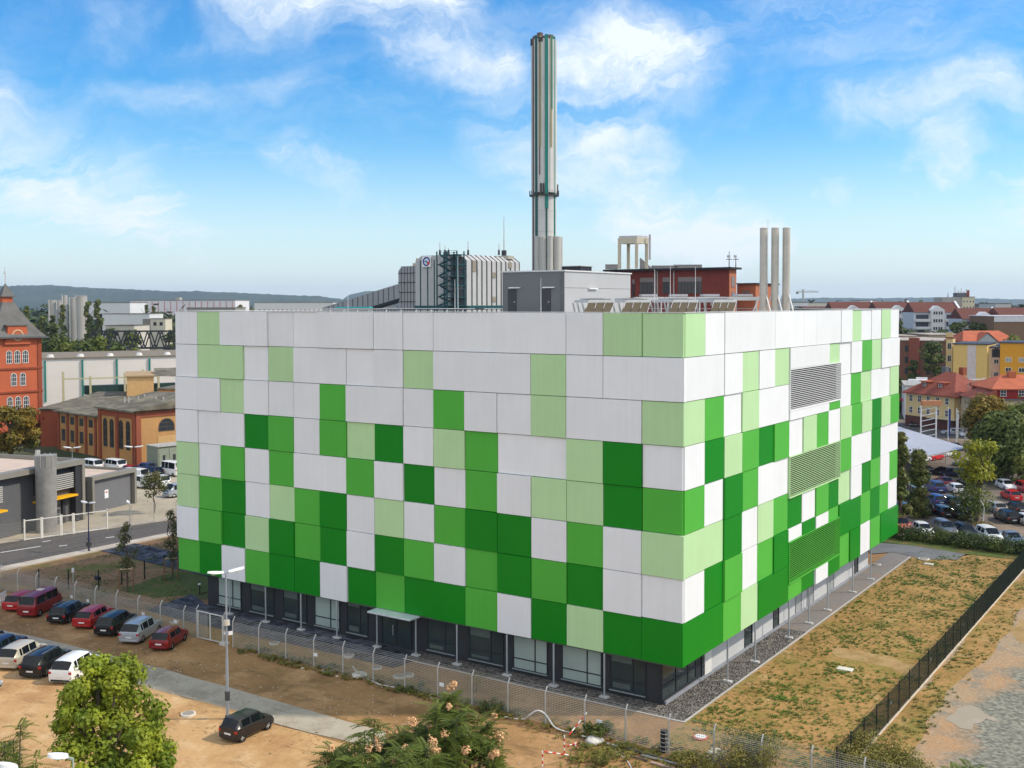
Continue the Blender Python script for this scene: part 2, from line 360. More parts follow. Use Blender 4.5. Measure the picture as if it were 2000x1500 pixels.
sheet('asphalt_road', [NA, n0, n1, NB, FB, f1, f0, FA], M_road, label='grey asphalt street behind the green and white block')
def strip(name, a, b, w_, z0, z1, m, label=None):
    d = Vector((b[0]-a[0], b[1]-a[1])).normalized(); p = Vector((-d.y, d.x))*w_
    o = MB().prism([a, b, (b[0]+p.x, b[1]+p.y), (a[0]+p.x, a[1]+p.y)], z0, z1).build(name, m); return tag(o, label, kind='structure')
strip('pavement', NA, NB, -1.3, -.05, .12, mat('pavement slabs', (.46, .41, .34), .9, var=.2, vscale=.7), 'pale pavement strip along the street')
strip('pavement', (FA[0]-.2, FA[1]), (FB[0]-.2, FB[1]), .8, -.05, .11, mat('pavement slabs', (.46, .41, .34), .9))
for (u, v, u2, v2) in ((0, 1076, 78, 1064), (82, 1055, 98, 1053), (114, 1064, 130, 1062), (205, 1048, 222, 1046)):
    p, q = at(u, v), at(u2, v2); strip('road_marking', p, q, .16, .03, .045, M_mark)
sheet('side_path', [at(190, 1072), at(258, 1058), at(345, 1076), (-43, 10), (-43, 6.5), at(262, 1090)], M_slate, z=.045)
sheet('street_parking', [(-120, 62), (-88, 60), FB, (NB[0], NB[1]+25), (-60, 150), (-110, 150), (-135, 95)], M_road)
# the lot in front
sheet('pale_sand', [at(-80, 1300), at(0, 1258), at(360, 1362), at(600, 1432), at(700, 1462), (0, -14), (6, -30), (-60, -45)], M_sandlight, wob=.5)
sheet('concrete_path', [at(-150, 1196), at(0, 1227), at(180, 1269), at(255, 1290), at(435, 1338), at(600, 1386), at(760, 1432), at(860, 1470), at(820, 1490), at(600, 1430), at(408, 1373), at(300, 1345), at(180, 1305), at(0, 1262), at(-200, 1220)], M_conc, wob=.18, label='cracked concrete path crossing the sandy lot')
# around the office block
sheet('mossy_strip', [(-64, -5.3), (-20, -5.3), (-14, -5.3), (-14, -4.2), (-23, -3.2), (-37.2, -3.3), (-43, -2.8), (-46, -3.6), (-60, -3.4)], M_dirt, wob=.25)
sheet('slate_paving', [at(282, 1190), at(372, 1158), (-40.4, .72), (-14, .72), at(809, 1290), at(765, 1305), at(674, 1281), at(380, 1216)], M_slate)
sheet('ballast_bed', [(-19.5, .72), (-1.5, .72), (-1.5, 19.2), (.55, 19.2), (.55, -1.0), (-19.5, -1.0)], M_gravel, label='dark ballast bed at the foot of the office block')
sheet('apron', [(-1.5, 19.2), (-1.5, 40.5), (-1.5, 50), (.75, 50), (.75, 19.2)], M_apron, label='paved strip under the overhanging facade')
sheet('bare_earth', [(.7, -4.8), (9.95, -4.8), (9.95, 53), (6, 52.6), (4.6, 50.2), (.8, 49.6)], M_dirt, label='orange earth with green weeds right of the block')
sheet('tyre_track', [(3.6, 15.5), (9.9, 13.6), (9.9, 15.6), (3.4, 17.2)], M_track2, wob=.35, step=.8)
for (x0, x1, y0, y1) in ((.55, .68, -1.13, 49.6), (-19.5, .55, -1.13, -1.0)):
    tag(MB().box(x0, x1, y0, y1, -.05, .06).build('kerb', M_kerb), kind='structure')
tag(MB().box(10.05, 10.2, -6, 60, -.05, .12).build('kerb', mat('pale kerb', (.6, .5, .38), .9)), 'pale concrete kerb under the dark mesh fence', kind='structure')
sheet('gravel_track', [(10.2, -60), (80, -60), (80, 48), (22, 56), (10.2, 62)], M_track, label='bare gravel track right of the dark fence')
sheet('grass_verge', [(10.2, -10), (11.6, -10), (12.2, 4), (11.6, 12), (12.5, 22), (12.0, 40), (13, 56), (10.2, 56)], M_dirt, wob=.3)
sheet('gravel_patch', [at(1968, 1232), at(1990, 1217), at(2050, 1222), at(2060, 1270), at(1990, 1262)], M_track2, wob=.3, step=1.)
sheet('puddle', [at(1843, 1412), at(1850, 1404), at(1861, 1399), at(1866, 1390), at(1878, 1386), at(1892, 1383), at(1905, 1387), at(1915, 1394), at(1924, 1403), at(1935, 1406), at(1952, 1414), at(1938, 1415), at(1922, 1410), at(1910, 1418), at(1898, 1421), at(1890, 1431), at(1872, 1428), at(1860, 1420)], M_puddle, wob=.09, step=.3)
sheet('asphalt_path', [at(1690, 1075), at(1712, 1064), at(1800, 1072), at(1885, 1086), at(1870, 1098), at(1800, 1097), at(1745, 1083), at(1700, 1086)], M_path, label='grey asphalt path at the far end of the block')
sheet('grass_strip', [(-16, 51.5), (0, 52.0), (5, 51.0), (10, 51.8), (12, 49.5), (30, 47), (30, 54), (-16, 58)], M_lawn, wob=.3)
sheet('car_park', [(-30, 57), (34, 55), (60, 60), (80, 120), (20, 170), (-60, 170)], M_park, label='gravel car park behind the hedge')
sheet('street', [(-80, 148), (20, 140), (120, 128), (125, 146), (20, 158), (-80, 166)], M_road)
# ---------------------------------------------------------------- the office block
PWL, PWR, PH, ZB = 2.5143, 2.7836, 2.5, 2.7
NL, NR = 17, 16
LX, RY = PWL*NL, PWR*NR
ZT = ZB+8*PH
LEFT = ["WLWWWWW-WWW-W-WLL", "WLLWLW-WWLWW-LWW-", "W-LWWWMW-WMWWLW-L", "WWWDMWMLDWLMW-LDW", "LWMWMW-MWDWMWLLDM", "LMDWLMDWLWMDDWMWL", "WMDLDMDWDMWMDMDWW", "MDWMDDWDMDDMWDLDD"]
RIGHT = ["LWW--W-WW-WLWWLW", "W-WLWLW--LWWMLW-", "LMWLW-W--MWMLW-L", "WDLMDMWLMWLMLDLM", "MWDMWWMMMMMW-DW-", "LLDWLMDWMDLWDMWM", "WDMWMDWDWMD-MDMW", "D-MLD-MDWDMDWMD-"]
def panelmat(n, c):
    m = mat(n, c, .40, spec=.25, var=.035, vscale=.35); t = m.node_tree; b = t.nodes['Principled BSDF']; src = b.inputs['Base Color'].links[0].from_socket
    g = t.nodes.new('ShaderNodeNewGeometry'); mp = t.nodes.new('ShaderNodeMapping'); mp.inputs['Scale'].default_value = (5., 5., .22); no = t.nodes.new('ShaderNodeTexNoise'); no.inputs['Scale'].default_value = 1.; no.inputs['Detail'].default_value = 6
    t.links.new(g.outputs['Position'], mp.inputs[0]); t.links.new(mp.outputs[0], no.inputs['Vector']); r = t.nodes.new('ShaderNodeMapRange'); t.links.new(no.outputs[0], r.inputs[0]); r.inputs[1].default_value = .35; r.inputs[2].default_value = .75; r.inputs[3].default_value = 1.01; r.inputs[4].default_value = .965
    oi = t.nodes.new('ShaderNodeObjectInfo'); r2 = t.nodes.new('ShaderNodeMapRange'); t.links.new(oi.outputs['Random'], r2.inputs[0]); r2.inputs[3].default_value = .955; r2.inputs[4].default_value = 1.03
    ml = t.nodes.new('ShaderNodeMath'); ml.operation = 'MULTIPLY'; t.links.new(r.outputs[0], ml.inputs[0]); t.links.new(r2.outputs[0], ml.inputs[1])
    vs2 = t.nodes.new('ShaderNodeVectorMath'); vs2.operation = 'SCALE'; t.links.new(src, vs2.inputs[0]); t.links.new(ml.outputs[0], vs2.inputs['Scale']); t.links.new(vs2.outputs[0], b.inputs['Base Color'])
    n2 = t.nodes.new('ShaderNodeTexNoise'); n2.inputs['Scale'].default_value = .55; t.links.new(g.outputs['Position'], n2.inputs['Vector']); bu = t.nodes.new('ShaderNodeBump'); bu.inputs['Strength'].default_value = .12; bu.inputs['Distance'].default_value = .05; t.links.new(n2.outputs[0], bu.inputs['Height']); t.links.new(bu.outputs[0], b.inputs['Normal'])
    return m
PM = dict(W=panelmat('white cladding', (.78, .78, .78)), L=panelmat('pale green cladding', (.46, .67, .35)),
          M=panelmat('mid green cladding', (.08, .41, .045)), D=panelmat('dark green cladding', (.001, .21, .006)))
PN = dict(W='white cladding panel', L='pale green cladding panel', M='mid green cladding panel', D='dark green cladding panel')
blk = thing('office_block', 'large windowless office block clad in a checkerboard of white and green panels', 'office building', (0, 0, 0))
M_core = mat('block core', (.10, .10, .10), .8)
M_roof = mat('roof membrane', (.35, .34, .32), .9, var=.15, vscale=.3)
MB().box(-LX+.25, -.25, .25, RY-.25, ZB+.02, ZT-.5).build('wall', M_core, blk)
MB().box(-LX+.25, -.25, .25, RY-.25, ZT-.498, ZT-.45).build('roof', M_roof, blk)
pr = MB()   # parapet coping
for (x0, x1, y0, y1) in ((-LX-.12, .12, -.12, .25), (-LX-.12, .12, RY-.25, RY+.12), (-LX-.12, -LX+.25, .25, RY-.25), (-.25, .12, .25, RY-.25)):
    pr.box(x0, x1, y0, y1, ZT+.003, ZT+.05)
pr.build('parapet', mat('coping metal', (.62, .61, .58), .4, metal=.3), blk)
MB().box(-LX+.1, -.1, .1, RY-.1, ZB-.12, ZB+.017).build('soffit', mat('soffit', (.12, .12, .12), .8), blk)
rp = random.Random(3)
cells = []
def runs(row):
    r = []; i = 0
    while i < len(row):
        j = i+1
        while j < len(row) and row[j] == '-': j += 1
        r.append((i, j, row[i])); i = j
    return r
LV = [(6, 10, 1.59, 2.75), (6, 10, 4.0, 5.15), (6, 10, 6.36, 7.53)]
for ri, row in enumerate(LEFT):
    for i, j, c in runs(row):
        z1 = ZT-ri*PH; z0 = z1-PH; x0 = -LX+i*PWL; x1 = -LX+j*PWL
        d = rp.choice((.0, .04, .09, .14))
        g = .018
        mb = MB().box(x0+g, x1-g if j < NL else x1+d, -.04-d, .08, z0+g, z1-g)
        dist = camdist((x0+x1)/2, 0)
        cells.append(((x1-x0)*PH/dist**2*1.1, mb, c))
for ri, row in enumerate(RIGHT):
    for i, j, c in runs(row):
        z1 = ZT-ri*PH; z0 = z1-PH; y0 = i*PWR; y1 = j*PWR
        d = rp.choice((.0, .04, .09, .14)) if i else .04
        g = .018
        parts = [(y0, y1, z0, z1)]
        for (a_, b_, t0, t1) in LV:
            la, lb, lz1, lz0 = a_*PWR, b_*PWR, ZT-t0*PH, ZT-t1*PH
            np_ = []
            for (p0, p1, q0, q1) in parts:
                if p1 <= la+.01 or p0 >= lb-.01 or q1 <= lz0+.01 or q0 >= lz1-.01: np_.append((p0, p1, q0, q1)); continue
                if q1 > lz1+.2: np_.append((p0, p1, lz1, q1))
                if q0 < lz0-.2: np_.append((p0, p1, q0, lz0))
            parts = np_
        for (p0, p1, q0, q1) in parts:
            mb = MB().box(-.08, .04+d, p0+g if i else p0+.085, p1-g, q0+g, q1-g)
            dist = camdist(0, (p0+p1)/2)
            cells.append(((p1-p0)*(q1-q0)/dist**2*.62, mb, c))
cells.sort(key=lambda t: -t[0])
ro = []
for k, (a_, mb, c) in enumerate(cells):
    if k < 100:
        o = mb.build('cladding_panel', PM[c], blk, bevel=.006); o['label'] = PN[c]
    else:
        ro.append((mb, c))
# remaining panels: one part, four materials
me_v = []; me_f = []; mi_ = []
for mb, c in ro:
    o_ = len(me_v); me_v += mb.v; me_f += [tuple(i+o_ for i in f) for f in mb.f]; mi_ += ['WLMD'.index(c)]*len(mb.f)
me = bpy.data.meshes.new('cladding_panel'); me.from_pydata(me_v, [], me_f)
for c in 'WLMD': me.materials.append(PM[c])
for p, i in zip(me.polygons, mi_): p.material_index = i
o = bpy.data.objects.new('cladding_panel', me); COL.objects.link(o); o.parent = blk; o['kind'] = 'stuff'; o['label'] = 'remaining smaller looking white and green panels'
# louvres on the sunny facade
for k, (a_, b_, t0, t1) in enumerate(LV):
    y0, y1, z1, z0 = a_*PWR, b_*PWR, ZT-t0*PH, ZT-t1*PH
    lm = (PM['W'], PM['L'], PM['M'])[k]
    fr = MB()
    for (p0, p1, q0, q1) in ((y0, y1, z1-.06, z1), (y0, y1, z0, z0+.06), (y0, y0+.06, z0+.06, z1-.06), (y1-.06, y1, z0+.06, z1-.06)): fr.box(-.2, .19, p0, p1, q0, q1)
    lo = fr.build('louvre', lm, blk); lo['label'] = ('white slatted louvre', 'pale green slatted louvre', 'green slatted louvre')[k]
    sl = MB(); n = 21; h = (z1-z0-.12)/n
    for i in range(n):
        zc = z0+.06+h*i
        sl.box(.12, .165, y0+.065, y1-.065, zc+.004, zc+h*.30)
    sl.build('slat', lm, lo)
    MB().box(-.245, -.20, y0+.07, y1-.07, z0+.065, z1-.065).build('backing', mat('louvre void', (.006, .007, .006), 1.), lo)
# ground floor
M_anth = mat('anthracite wall', (.035, .037, .04), .55, var=.1)
M_frame = mat('dark window frame', (.028, .032, .038), .4)
M_glass = mat('tinted office glass', (.035, .05, .05), .08, spec=.5, var=.2, vscale=.5)
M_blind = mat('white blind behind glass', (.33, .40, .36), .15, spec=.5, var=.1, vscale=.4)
M_lgrey = mat('light grey plaster', (.50, .50, .49), .8, var=.06, vscale=.4)
M_steel = mat('galvanised steel', (.42, .46, .48), .45, metal=.4)
WX0, WX1, WY0, WY1 = -40.3, -1.5, .72, 41.5
MB().box(WX0, WX1, WY0, WY0+.3, 0, ZB-.13).box(WX0, WX0+.3, WY0+.3, WY1, 0, ZB-.13).box(WX1-.3, WX1, WY0+.3, WY0+5.7, 0, ZB-.13).box(WX0+.3, WX1-.3, WY1-.3, WY1, 0, ZB-.13).build('ground_floor_wall', M_anth, blk)
MB().box(WX1-.32, WX1+.01, WY0+5.7, WY1-.3, 0, ZB-.14).build('side_wall', M_lgrey, blk)
MB().box(WX1-.05, WX1+.12, WY0+.1, WY1, -.02, .22).build('plinth', mat('grey plinth', (.27, .28, .3), .8), blk)
def office_window(x0, x1, blind, frac=.64):
    y = WY0; z0, z1 = .38, ZB-.16
    fr = MB(); t = .07
    xm = x0+(x1-x0)*frac; zt = z0+.62
    for (a_, b_, c_, d_) in ((x0, x1, z0-.06, z0), (x0, x1, z1-.05, z1), (x0, x0+t, z0, z1-.05), (x1-t, x1, z0, z1-.05), (xm-t/2, xm+t/2, z0, z1-.05), (x0+t, xm-t/2, zt-.03, zt+.03), (xm+t/2, x1-t, zt-.03, zt+.03)):
        fr.box(a_, b_, y-.06, y+.002, c_, d_)
    w_ = fr.build('window', M_frame, blk)
    MB().box(x0+.02, x1-.02, y-.02, y-.005, z0, z1-.02).build('pane', M_blind if blind else M_glass, w_)
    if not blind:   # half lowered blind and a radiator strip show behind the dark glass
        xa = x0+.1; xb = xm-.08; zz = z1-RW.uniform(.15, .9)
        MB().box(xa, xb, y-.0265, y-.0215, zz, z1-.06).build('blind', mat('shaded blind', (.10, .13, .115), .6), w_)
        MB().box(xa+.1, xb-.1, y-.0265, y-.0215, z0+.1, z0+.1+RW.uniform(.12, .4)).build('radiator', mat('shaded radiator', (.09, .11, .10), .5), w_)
    MB().box(x0, x1, y-.16, y-.062, z0-.09, z0-.05).build('sill', mat('sill metal', (.36, .42, .42), .4, metal=.3), w_)
def onleft(u):  # X where column u of the photo meets the ground-floor wall plane at z = 0.4
    r = raydir(u, 0); k = (WY0-CAMY)/r.y; return CAMX+r.x*k
WIN = [(1196, 1268, 0), (1100, 1180, 1), (1003, 1072, 1), (915, 984, 0), (832, 888, 0), (672, 714, 0), (608, 658, 1), (545, 592, 0), (480, 527, 0), (416, 462, 1)]
RW = random.Random(12)
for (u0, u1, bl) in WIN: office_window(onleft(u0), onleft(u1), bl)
# entrance with canopy
ex0, ex1 = onleft(742), onleft(800)
fr = MB()
for x in (ex0, (ex0+ex1)/2, ex1): fr.box(x-.05, x+.05, WY0-.07, WY0+.002, .05, ZB-.2)
fr.box(ex0+.05, ex1-.05, WY0-.065, WY0+.001, ZB-.3, ZB-.2)
dr = fr.build('entrance_door', M_frame, blk)
MB().box(ex0+.055, ex1-.055, WY0-.03, WY0-.004, .06, ZB-.31).build('pane', M_glass, dr)
MB().box(ex0+1.0, ex0+1.05, WY0-.13, WY0-.075, .8, 1.5).build('handle', M_steel, dr)
cn = MB().box(-22.6, -18.9, -1.0, .6, ZB-.14, ZB-.02)
cn.build('canopy', mat('canopy white metal', (.62, .66, .68), .4, metal=.2), blk, bevel=.02)
# slender steel columns under the edge, each with its footing
def steel_column(x, y, n):
    c = MB().cyl(x, y, .14, ZB-.05, .055, n=10).build('column', M_steel, blk, smooth=False)
    MB().box(x-.28, x+.28, y-.16, y+.16, -.02, .14).build('footing', mat('footing concrete', (.5, .49, .46), .9), c)
for k, u in enumerate(((1175, 1366), (1075, 1344), (980, 1325), (888, 1300), (805, 1283), (731, 1265), (653, 1247), (583, 1231), (515, 1215), (441, 1200))):
    steel_column(at(*u)[0], -.12, k)
for b_ in (6.42, 10.92, 17.16, 21.33, 25.48, 31.76, 36.74): steel_column(.02, b_, 0)
# corner glazing and doors on the side wall
def onright(u):
    r = raydir(u, 0); k = (WX1-CAMX)/r.x; return CAMY+r.y*k
def side_win(y0, y1, z0=.45, m=None, nm='window', bars=()):
    fr = MB(); x = WX1
    for (a_, b_, c_, d_) in ((y0, y1, z0-.06, z0), (y0, y1, ZB-.22, ZB-.16), (y0, y0+.07, z0, ZB-.22), (y1-.07, y1, z0, ZB-.22)): fr.box(x, x+.07, a_, b_, c_, d_)
    for yb in bars: fr.box(x, x+.07, yb-.03, yb+.03, z0, ZB-.22)
    if z0 < .6: fr.box(x, x+.06, y0+.07, y1-.07, z0+.7, z0+.76)
    w_ = fr.build(nm, M_frame if m is None else m, blk)
    MB().box(x+.012, x+.025, y0+.02, y1-.02, z0, ZB-.2).build('pane', M_glass if m is None else m, w_)
side_win(onright(1298), onright(1366), bars=(onright(1326), onright(1350)))
M_tdoor = mat('grey steel door', (.34, .35, .35), .5)
side_win(onright(1377), onright(1387), .1, None, 'window')
for (u0, u1, m_) in ((1463, 1478, 0), (1520, 1531, 0), (1564, 1576, 1), (1587, 1600, 1), (1628, 1640, 1), (1681, 1688, 0)):
    side_win(onright(u0), onright(u1), .08, M_tdoor if m_ else None, 'door' if m_ else 'window')
MB().box(WX1+.02, WX1+.08, WY0+5.6, WY0+6.6, .22, ZB-.16).build('wall_panel', mat('cream wall panel', (.68, .67, .62), .7), blk)
# ---------------------------------------------------------------- builders
def project(x, y, z):
    dx, dy = x-CAMX, y-CAMY
    cx_ = dx*cos(ANG)+dy*sin(ANG); cy_ = -dx*sin(ANG)+dy*cos(ANG); z -= CH
    d = cos(PIT)*cy_-sin(PIT)*z; u = sin(PIT)*cy_+cos(PIT)*z
    return 1000+F*(cos(ROLL)*cx_-sin(ROLL)*u)/d, PY-F*(sin(ROLL)*cx_+cos(ROLL)*u)/d
def reach(p, d, u, z=10.):
    """how far along direction d from p until photo column u"""
    lo, hi = 0., 400.; s_ = project(p[0]+d[0]*.5, p[1]+d[1]*.5, z)[0] > project(p[0], p[1], z)[0]
    for _ in range(60):
        m = (lo+hi)/2
        if (project(p[0]+d[0]*m, p[1]+d[1]*m, z)[0] < u) == s_: lo = m
        else: hi = m
    return lo
def zat(v, D): return CH+(594-v)/F*D          # height seen at photo row v at distance D
def build_multi(name, pairs, parent=None):
    v = []; f = []; mi = []
    for k, (mb, m) in enumerate(pairs):
        o_ = len(v); v += mb.v; f += [tuple(i+o_ for i in q) for q in mb.f]; mi += [k]*len(mb.f)
    me = bpy.data.meshes.new(name); me.from_pydata(v, [], f)
    for _, m in pairs: me.materials.append(m)
    for p, i in zip(me.polygons, mi): p.material_index = i
    o = bpy.data.objects.new(name, me); COL.objects.link(o)
    if parent: o.parent = parent
    return o
M_dwin = mat('dark window glass', (.028, .034, .04), .12, spec=.5)
M_wframe = mat('white window frame', (.72, .72, .69), .6)
M_bframe = mat('brown window frame', (.10, .07, .05), .6)
WMESH = {}
def win(parent, x, y, z, w_=1.2, h_=1.5, rz=0., style='plain', fm=None, gm=None, name='window', bars=1, sub=False):
    """window facing local -y; z is its lower edge"""
    fm = fm or M_wframe; gm = gm or M_dwin; key = (w_, h_, style, fm.name, gm.name, bars, sub)
    if key not in WMESH:
        fr, gl = MB(), MB(); t = min(.09, w_*.08); o = .05
        if style == 'arch':
            r = w_/2; n = 10; hs_ = h_-r
            arc = [(r*cos(pi*i/n), hs_+r*sin(pi*i/n)) for i in range(n+1)]
            outl = [(-r, 0), (r, 0)]+arc; inn = [(-r+t, t), (r-t, t)]+[((r-t)*cos(pi*i/n), hs_+(r-t)*sin(pi*i/n)) for i in range(n+1)]
            m = len(outl)
            vv = [(a, -o, b) for a, b in outl]+[(a, -o, b) for a, b in inn]+[(a, .02, b) for a, b in outl]
            ff = []
            for i in range(m):
                j = (i+1) % m
                ff += [(i, j, m+j, m+i), (i, 2*m+i, 2*m+j, j)]
            fr.add(vv, ff); gl.add([(a, -.02, b) for a, b in inn], [tuple(range(m))])
        else:
            for (a, b, c, d) in ((-w_/2, w_/2, 0, t), (-w_/2, w_/2, h_-t, h_), (-w_/2, -w_/2+t, t, h_-t), (w_/2-t, w_/2, t, h_-t)): fr.box(a, b, -o, .02, c, d)
            gl.box(-w_/2+t, w_/2-t, -.02, .01, t, h_-t)
        for k in range(bars): xx = -w_/2+w_*(k+1)/(bars+1); fr.box(xx-t/3, xx+t/3, -o+.005, -.021, t, h_-t if style != 'arch' else h_-w_*.18)
        if style in ('cross', 'arch'):
            for k in range(1, 3 if style == 'arch' else 2): zz = h_*k/(3 if style == 'arch' else 2); fr.box(-w_/2+t, w_/2-t, -o+.006, -.021, zz-t/3, zz+t/3)
        if sub:
            a = fr.build('window', fm); b = gl.build('pane', gm); WMESH[key] = (a.data, b.data); bpy.data.objects.remove(a); bpy.data.objects.remove(b)
        else:
            a = build_multi('window', [(fr, fm), (gl, gm)]); WMESH[key] = (a.data, None); bpy.data.objects.remove(a)
    d1, d2 = WMESH[key]
    o = bpy.data.objects.new(name, d1); COL.objects.link(o); o.parent = parent; o.location = (x, y, z); o.rotation_euler = (0, 0, rz)
    if d2:
        p = bpy.data.objects.new('pane', d2); COL.objects.link(p); p.parent = o
    return o
def leafmat(name, c1, c2, vscale=1.2, tr=.3):
    if name in MATS: return MATS[name]
    m = mat(name, c1, .55, spec=.25, var=.3, vscale=vscale, col2=c2, c2scale=vscale*.6, c2lo=.42, c2hi=.62)
    t = m.node_tree; b = t.nodes['Principled BSDF']; o = t.nodes['Material Output']
    tr_ = t.nodes.new('ShaderNodeBsdfTranslucent'); ms = t.nodes.new('ShaderNodeMixShader'); ms.inputs[0].default_value = tr
    t.links.new(b.inputs['Base Color'].links[0].from_socket, tr_.inputs[0])
    t.links.new(b.outputs[0], ms.inputs[1]); t.links.new(tr_.outputs[0], ms.inputs[2]); t.links.new(ms.outputs[0], o.inputs[0])
    return m
M_bark = mat('bark', (.11, .085, .06), .95, var=.25, vscale=4)
M_greybark = mat('grey bark', (.20, .17, .14), .95, var=.2, vscale=4)
def rsphere(R):
    while True:
        p = Vector((R.uniform(-1, 1), R.uniform(-1, 1), R.uniform(-1, 1)))
        if 0.02 < p.length < 1: return p
def leafcloud(mb, R, c, rad, n, size, squash=.8):
    for _ in range(n):
        d = rsphere(R); d = d.normalized()*(d.length**.4)
        k_ = rad*(1+.28*R.gauss(0, 1)*(R.random() < .45)); p = c+Vector((d.x*k_, d.y*k_, d.z*k_*squash))
        nrm = (d+rsphere(R)*.9+Vector((0, 0, .5))).normalized(); a = nrm.orthogonal().normalized(); b = nrm.cross(a)
        q = R.uniform(0, 6.28); a, b = a*cos(q)+b*sin(q), b*cos(q)-a*sin(q)
        s_ = size*R.uniform(.6, 1.3)
        k = len(mb.v)
        mb.v += [tuple(p-a*s_*.5), tuple(p+b*s_*.32), tuple(p+a*s_*.6), tuple(p-b*s_*.32)]
        mb.f.append((k, k+1, k+2, k+3))
def tree(name, label, x, y, h, rw, lm, seed=1, shape='round', trunk=.3, nclump=26, nleaf=110, leaf=.35, crown0=.28, cat='tree', bm_=None, group=None, parts=('trunk', 'crown'), cr=.33, z=0, sx=1.):
    R = random.Random(seed); t = thing(name, label, cat, (x, y, z), R.uniform(0, 6), group)
    tr, cw = MB(), MB(); top = h*(.8 if shape != 'column' else .9)
    bend = [Vector((R.uniform(-.03, .03)*h*k, R.uniform(-.03, .03)*h*k, top*k/4)) for k in range(5)]
    tr.tube(bend, trunk/2, 8, trunk*.12)
    for i in range(nclump):
        k = (i+.5)/nclump
        zz = crown0+(1-crown0)*(R.random()**.85 if shape != 'column' else k)
        tt = (zz-crown0)/(1-crown0)
        if shape == 'round': env = sqrt(max(.05, 1-(2*tt-.85)**2/1.4))
        elif shape == 'cone': env = 1.02-tt*.9
        elif shape == 'column': env = (.55+.9*tt) if tt < .5 else (1.02-.75*(tt-.5)/.5)
        elif shape == 'spread': env = .5+.6*tt if tt < .8 else 1-.9*(tt-.8)/.2*.5
        else: env = 1
        a = R.uniform(0, 2*pi); rr = rw*env*(R.random()**.5)*.85
        c = Vector((rr*cos(a), rr*sin(a)*sx, zz*h)); crr = rw*cr*R.uniform(.7, 1.25)
        c.z = min(c.z, h-crr*.6)
        leafcloud(cw, R, c, crr, nleaf, leaf)
        b0 = bend[min(4, max(0, int(c.z/top*3.2)))]
        tr.tube([b0, (b0+c)/2+Vector((0, 0, .04*h*R.random())), c], trunk*.16, 5, trunk*.05)
    tr.build(parts[0], bm_ or M_bark, t, smooth=True); cw.build(parts[1], lm, t)
    return t
# ---------------------------------------------------------------- vehicles
M_tyre = mat('tyre rubber', (.018, .018, .018), .9)
M_rim = mat('alloy rim', (.45, .46, .47), .35, metal=.8)
M_carglass = mat('car glass', (.006, .008, .010), .09, spec=.32)
M_plate = mat('number plate', (.70, .70, .68), .5)
M_red = mat('tail lamp red', (.42, .01, .01), .2, spec=.7)
M_lamp = mat('head lamp', (.62, .64, .66), .1, spec=.9)
M_trim = mat('black plastic trim', (.022, .022, .024), .6)
def paint(n, c, metal=.0): return mat('car paint '+n, c, .28, metal=metal, spec=.45, coat=.3, var=.0)
PAINT = dict(black=paint('black', (.008, .008, .010)), navy=paint('navy', (.010, .016, .045)), blue=paint('blue', (.014, .035, .16)), red=paint('red', (.38, .012, .012)), brightred=paint('bright red', (.58, .01, .012)),
             darkred=paint('dark red', (.20, .008, .012)), white=paint('white', (.78, .78, .76)), silver=paint('silver', (.42, .45, .48), .35), beige=paint('beige', (.52, .47, .38), .2), grey=paint('grey', (.16, .175, .20), .3),
             bluegrey=paint('blue grey', (.24, .29, .36), .3), green=paint('grey green', (.20, .27, .22)), salmon=paint('faded red', (.62, .16, .13)), darkgrey=paint('dark grey', (.045, .05, .055), .3))
CARS = dict(
    hatch=dict(L=4.0, W=1.70, H=1.47, hood=.95, hh=.92, scr=.62, tail=.42, trunk=.0, belt=.95, rear=.95, tr=1.0),
    small=dict(L=3.6, W=1.60, H=1.52, hood=.72, hh=.98, scr=.62, tail=.30, trunk=.0, belt=.98, rear=.98, tr=.95),
    estate=dict(L=4.65, W=1.80, H=1.48, hood=1.12, hh=.92, scr=.70, tail=.45, trunk=.0, belt=.95, rear=.98, tr=1.0),
    suv=dict(L=4.6, W=1.86, H=1.72, hood=1.08, hh=1.08, scr=.62, tail=.38, trunk=.0, belt=1.10, rear=1.12, tr=1.05),
    mpv=dict(L=4.5, W=1.82, H=1.65, hood=.85, hh=1.0, scr=.85, tail=.36, trunk=.0, belt=1.02, rear=1.05, tr=1.02),
    sedan=dict(L=4.55, W=1.78, H=1.43, hood=1.15, hh=.88, scr=.72, tail=.62, trunk=.72, belt=.92, rear=1.0, tr=.95),
    van=dict(L=4.6, W=1.86, H=1.95, hood=.35, hh=1.15, scr=.55, tail=.12, trunk=.0, belt=1.16, rear=1.18, tr=1.1),
    boxvan=dict(L=5.3, W=1.95, H=2.35, hood=.75, hh=1.15, scr=.60, tail=.06, trunk=.0, belt=1.25, rear=1.30, tr=1.1))
CARSCALE = .84
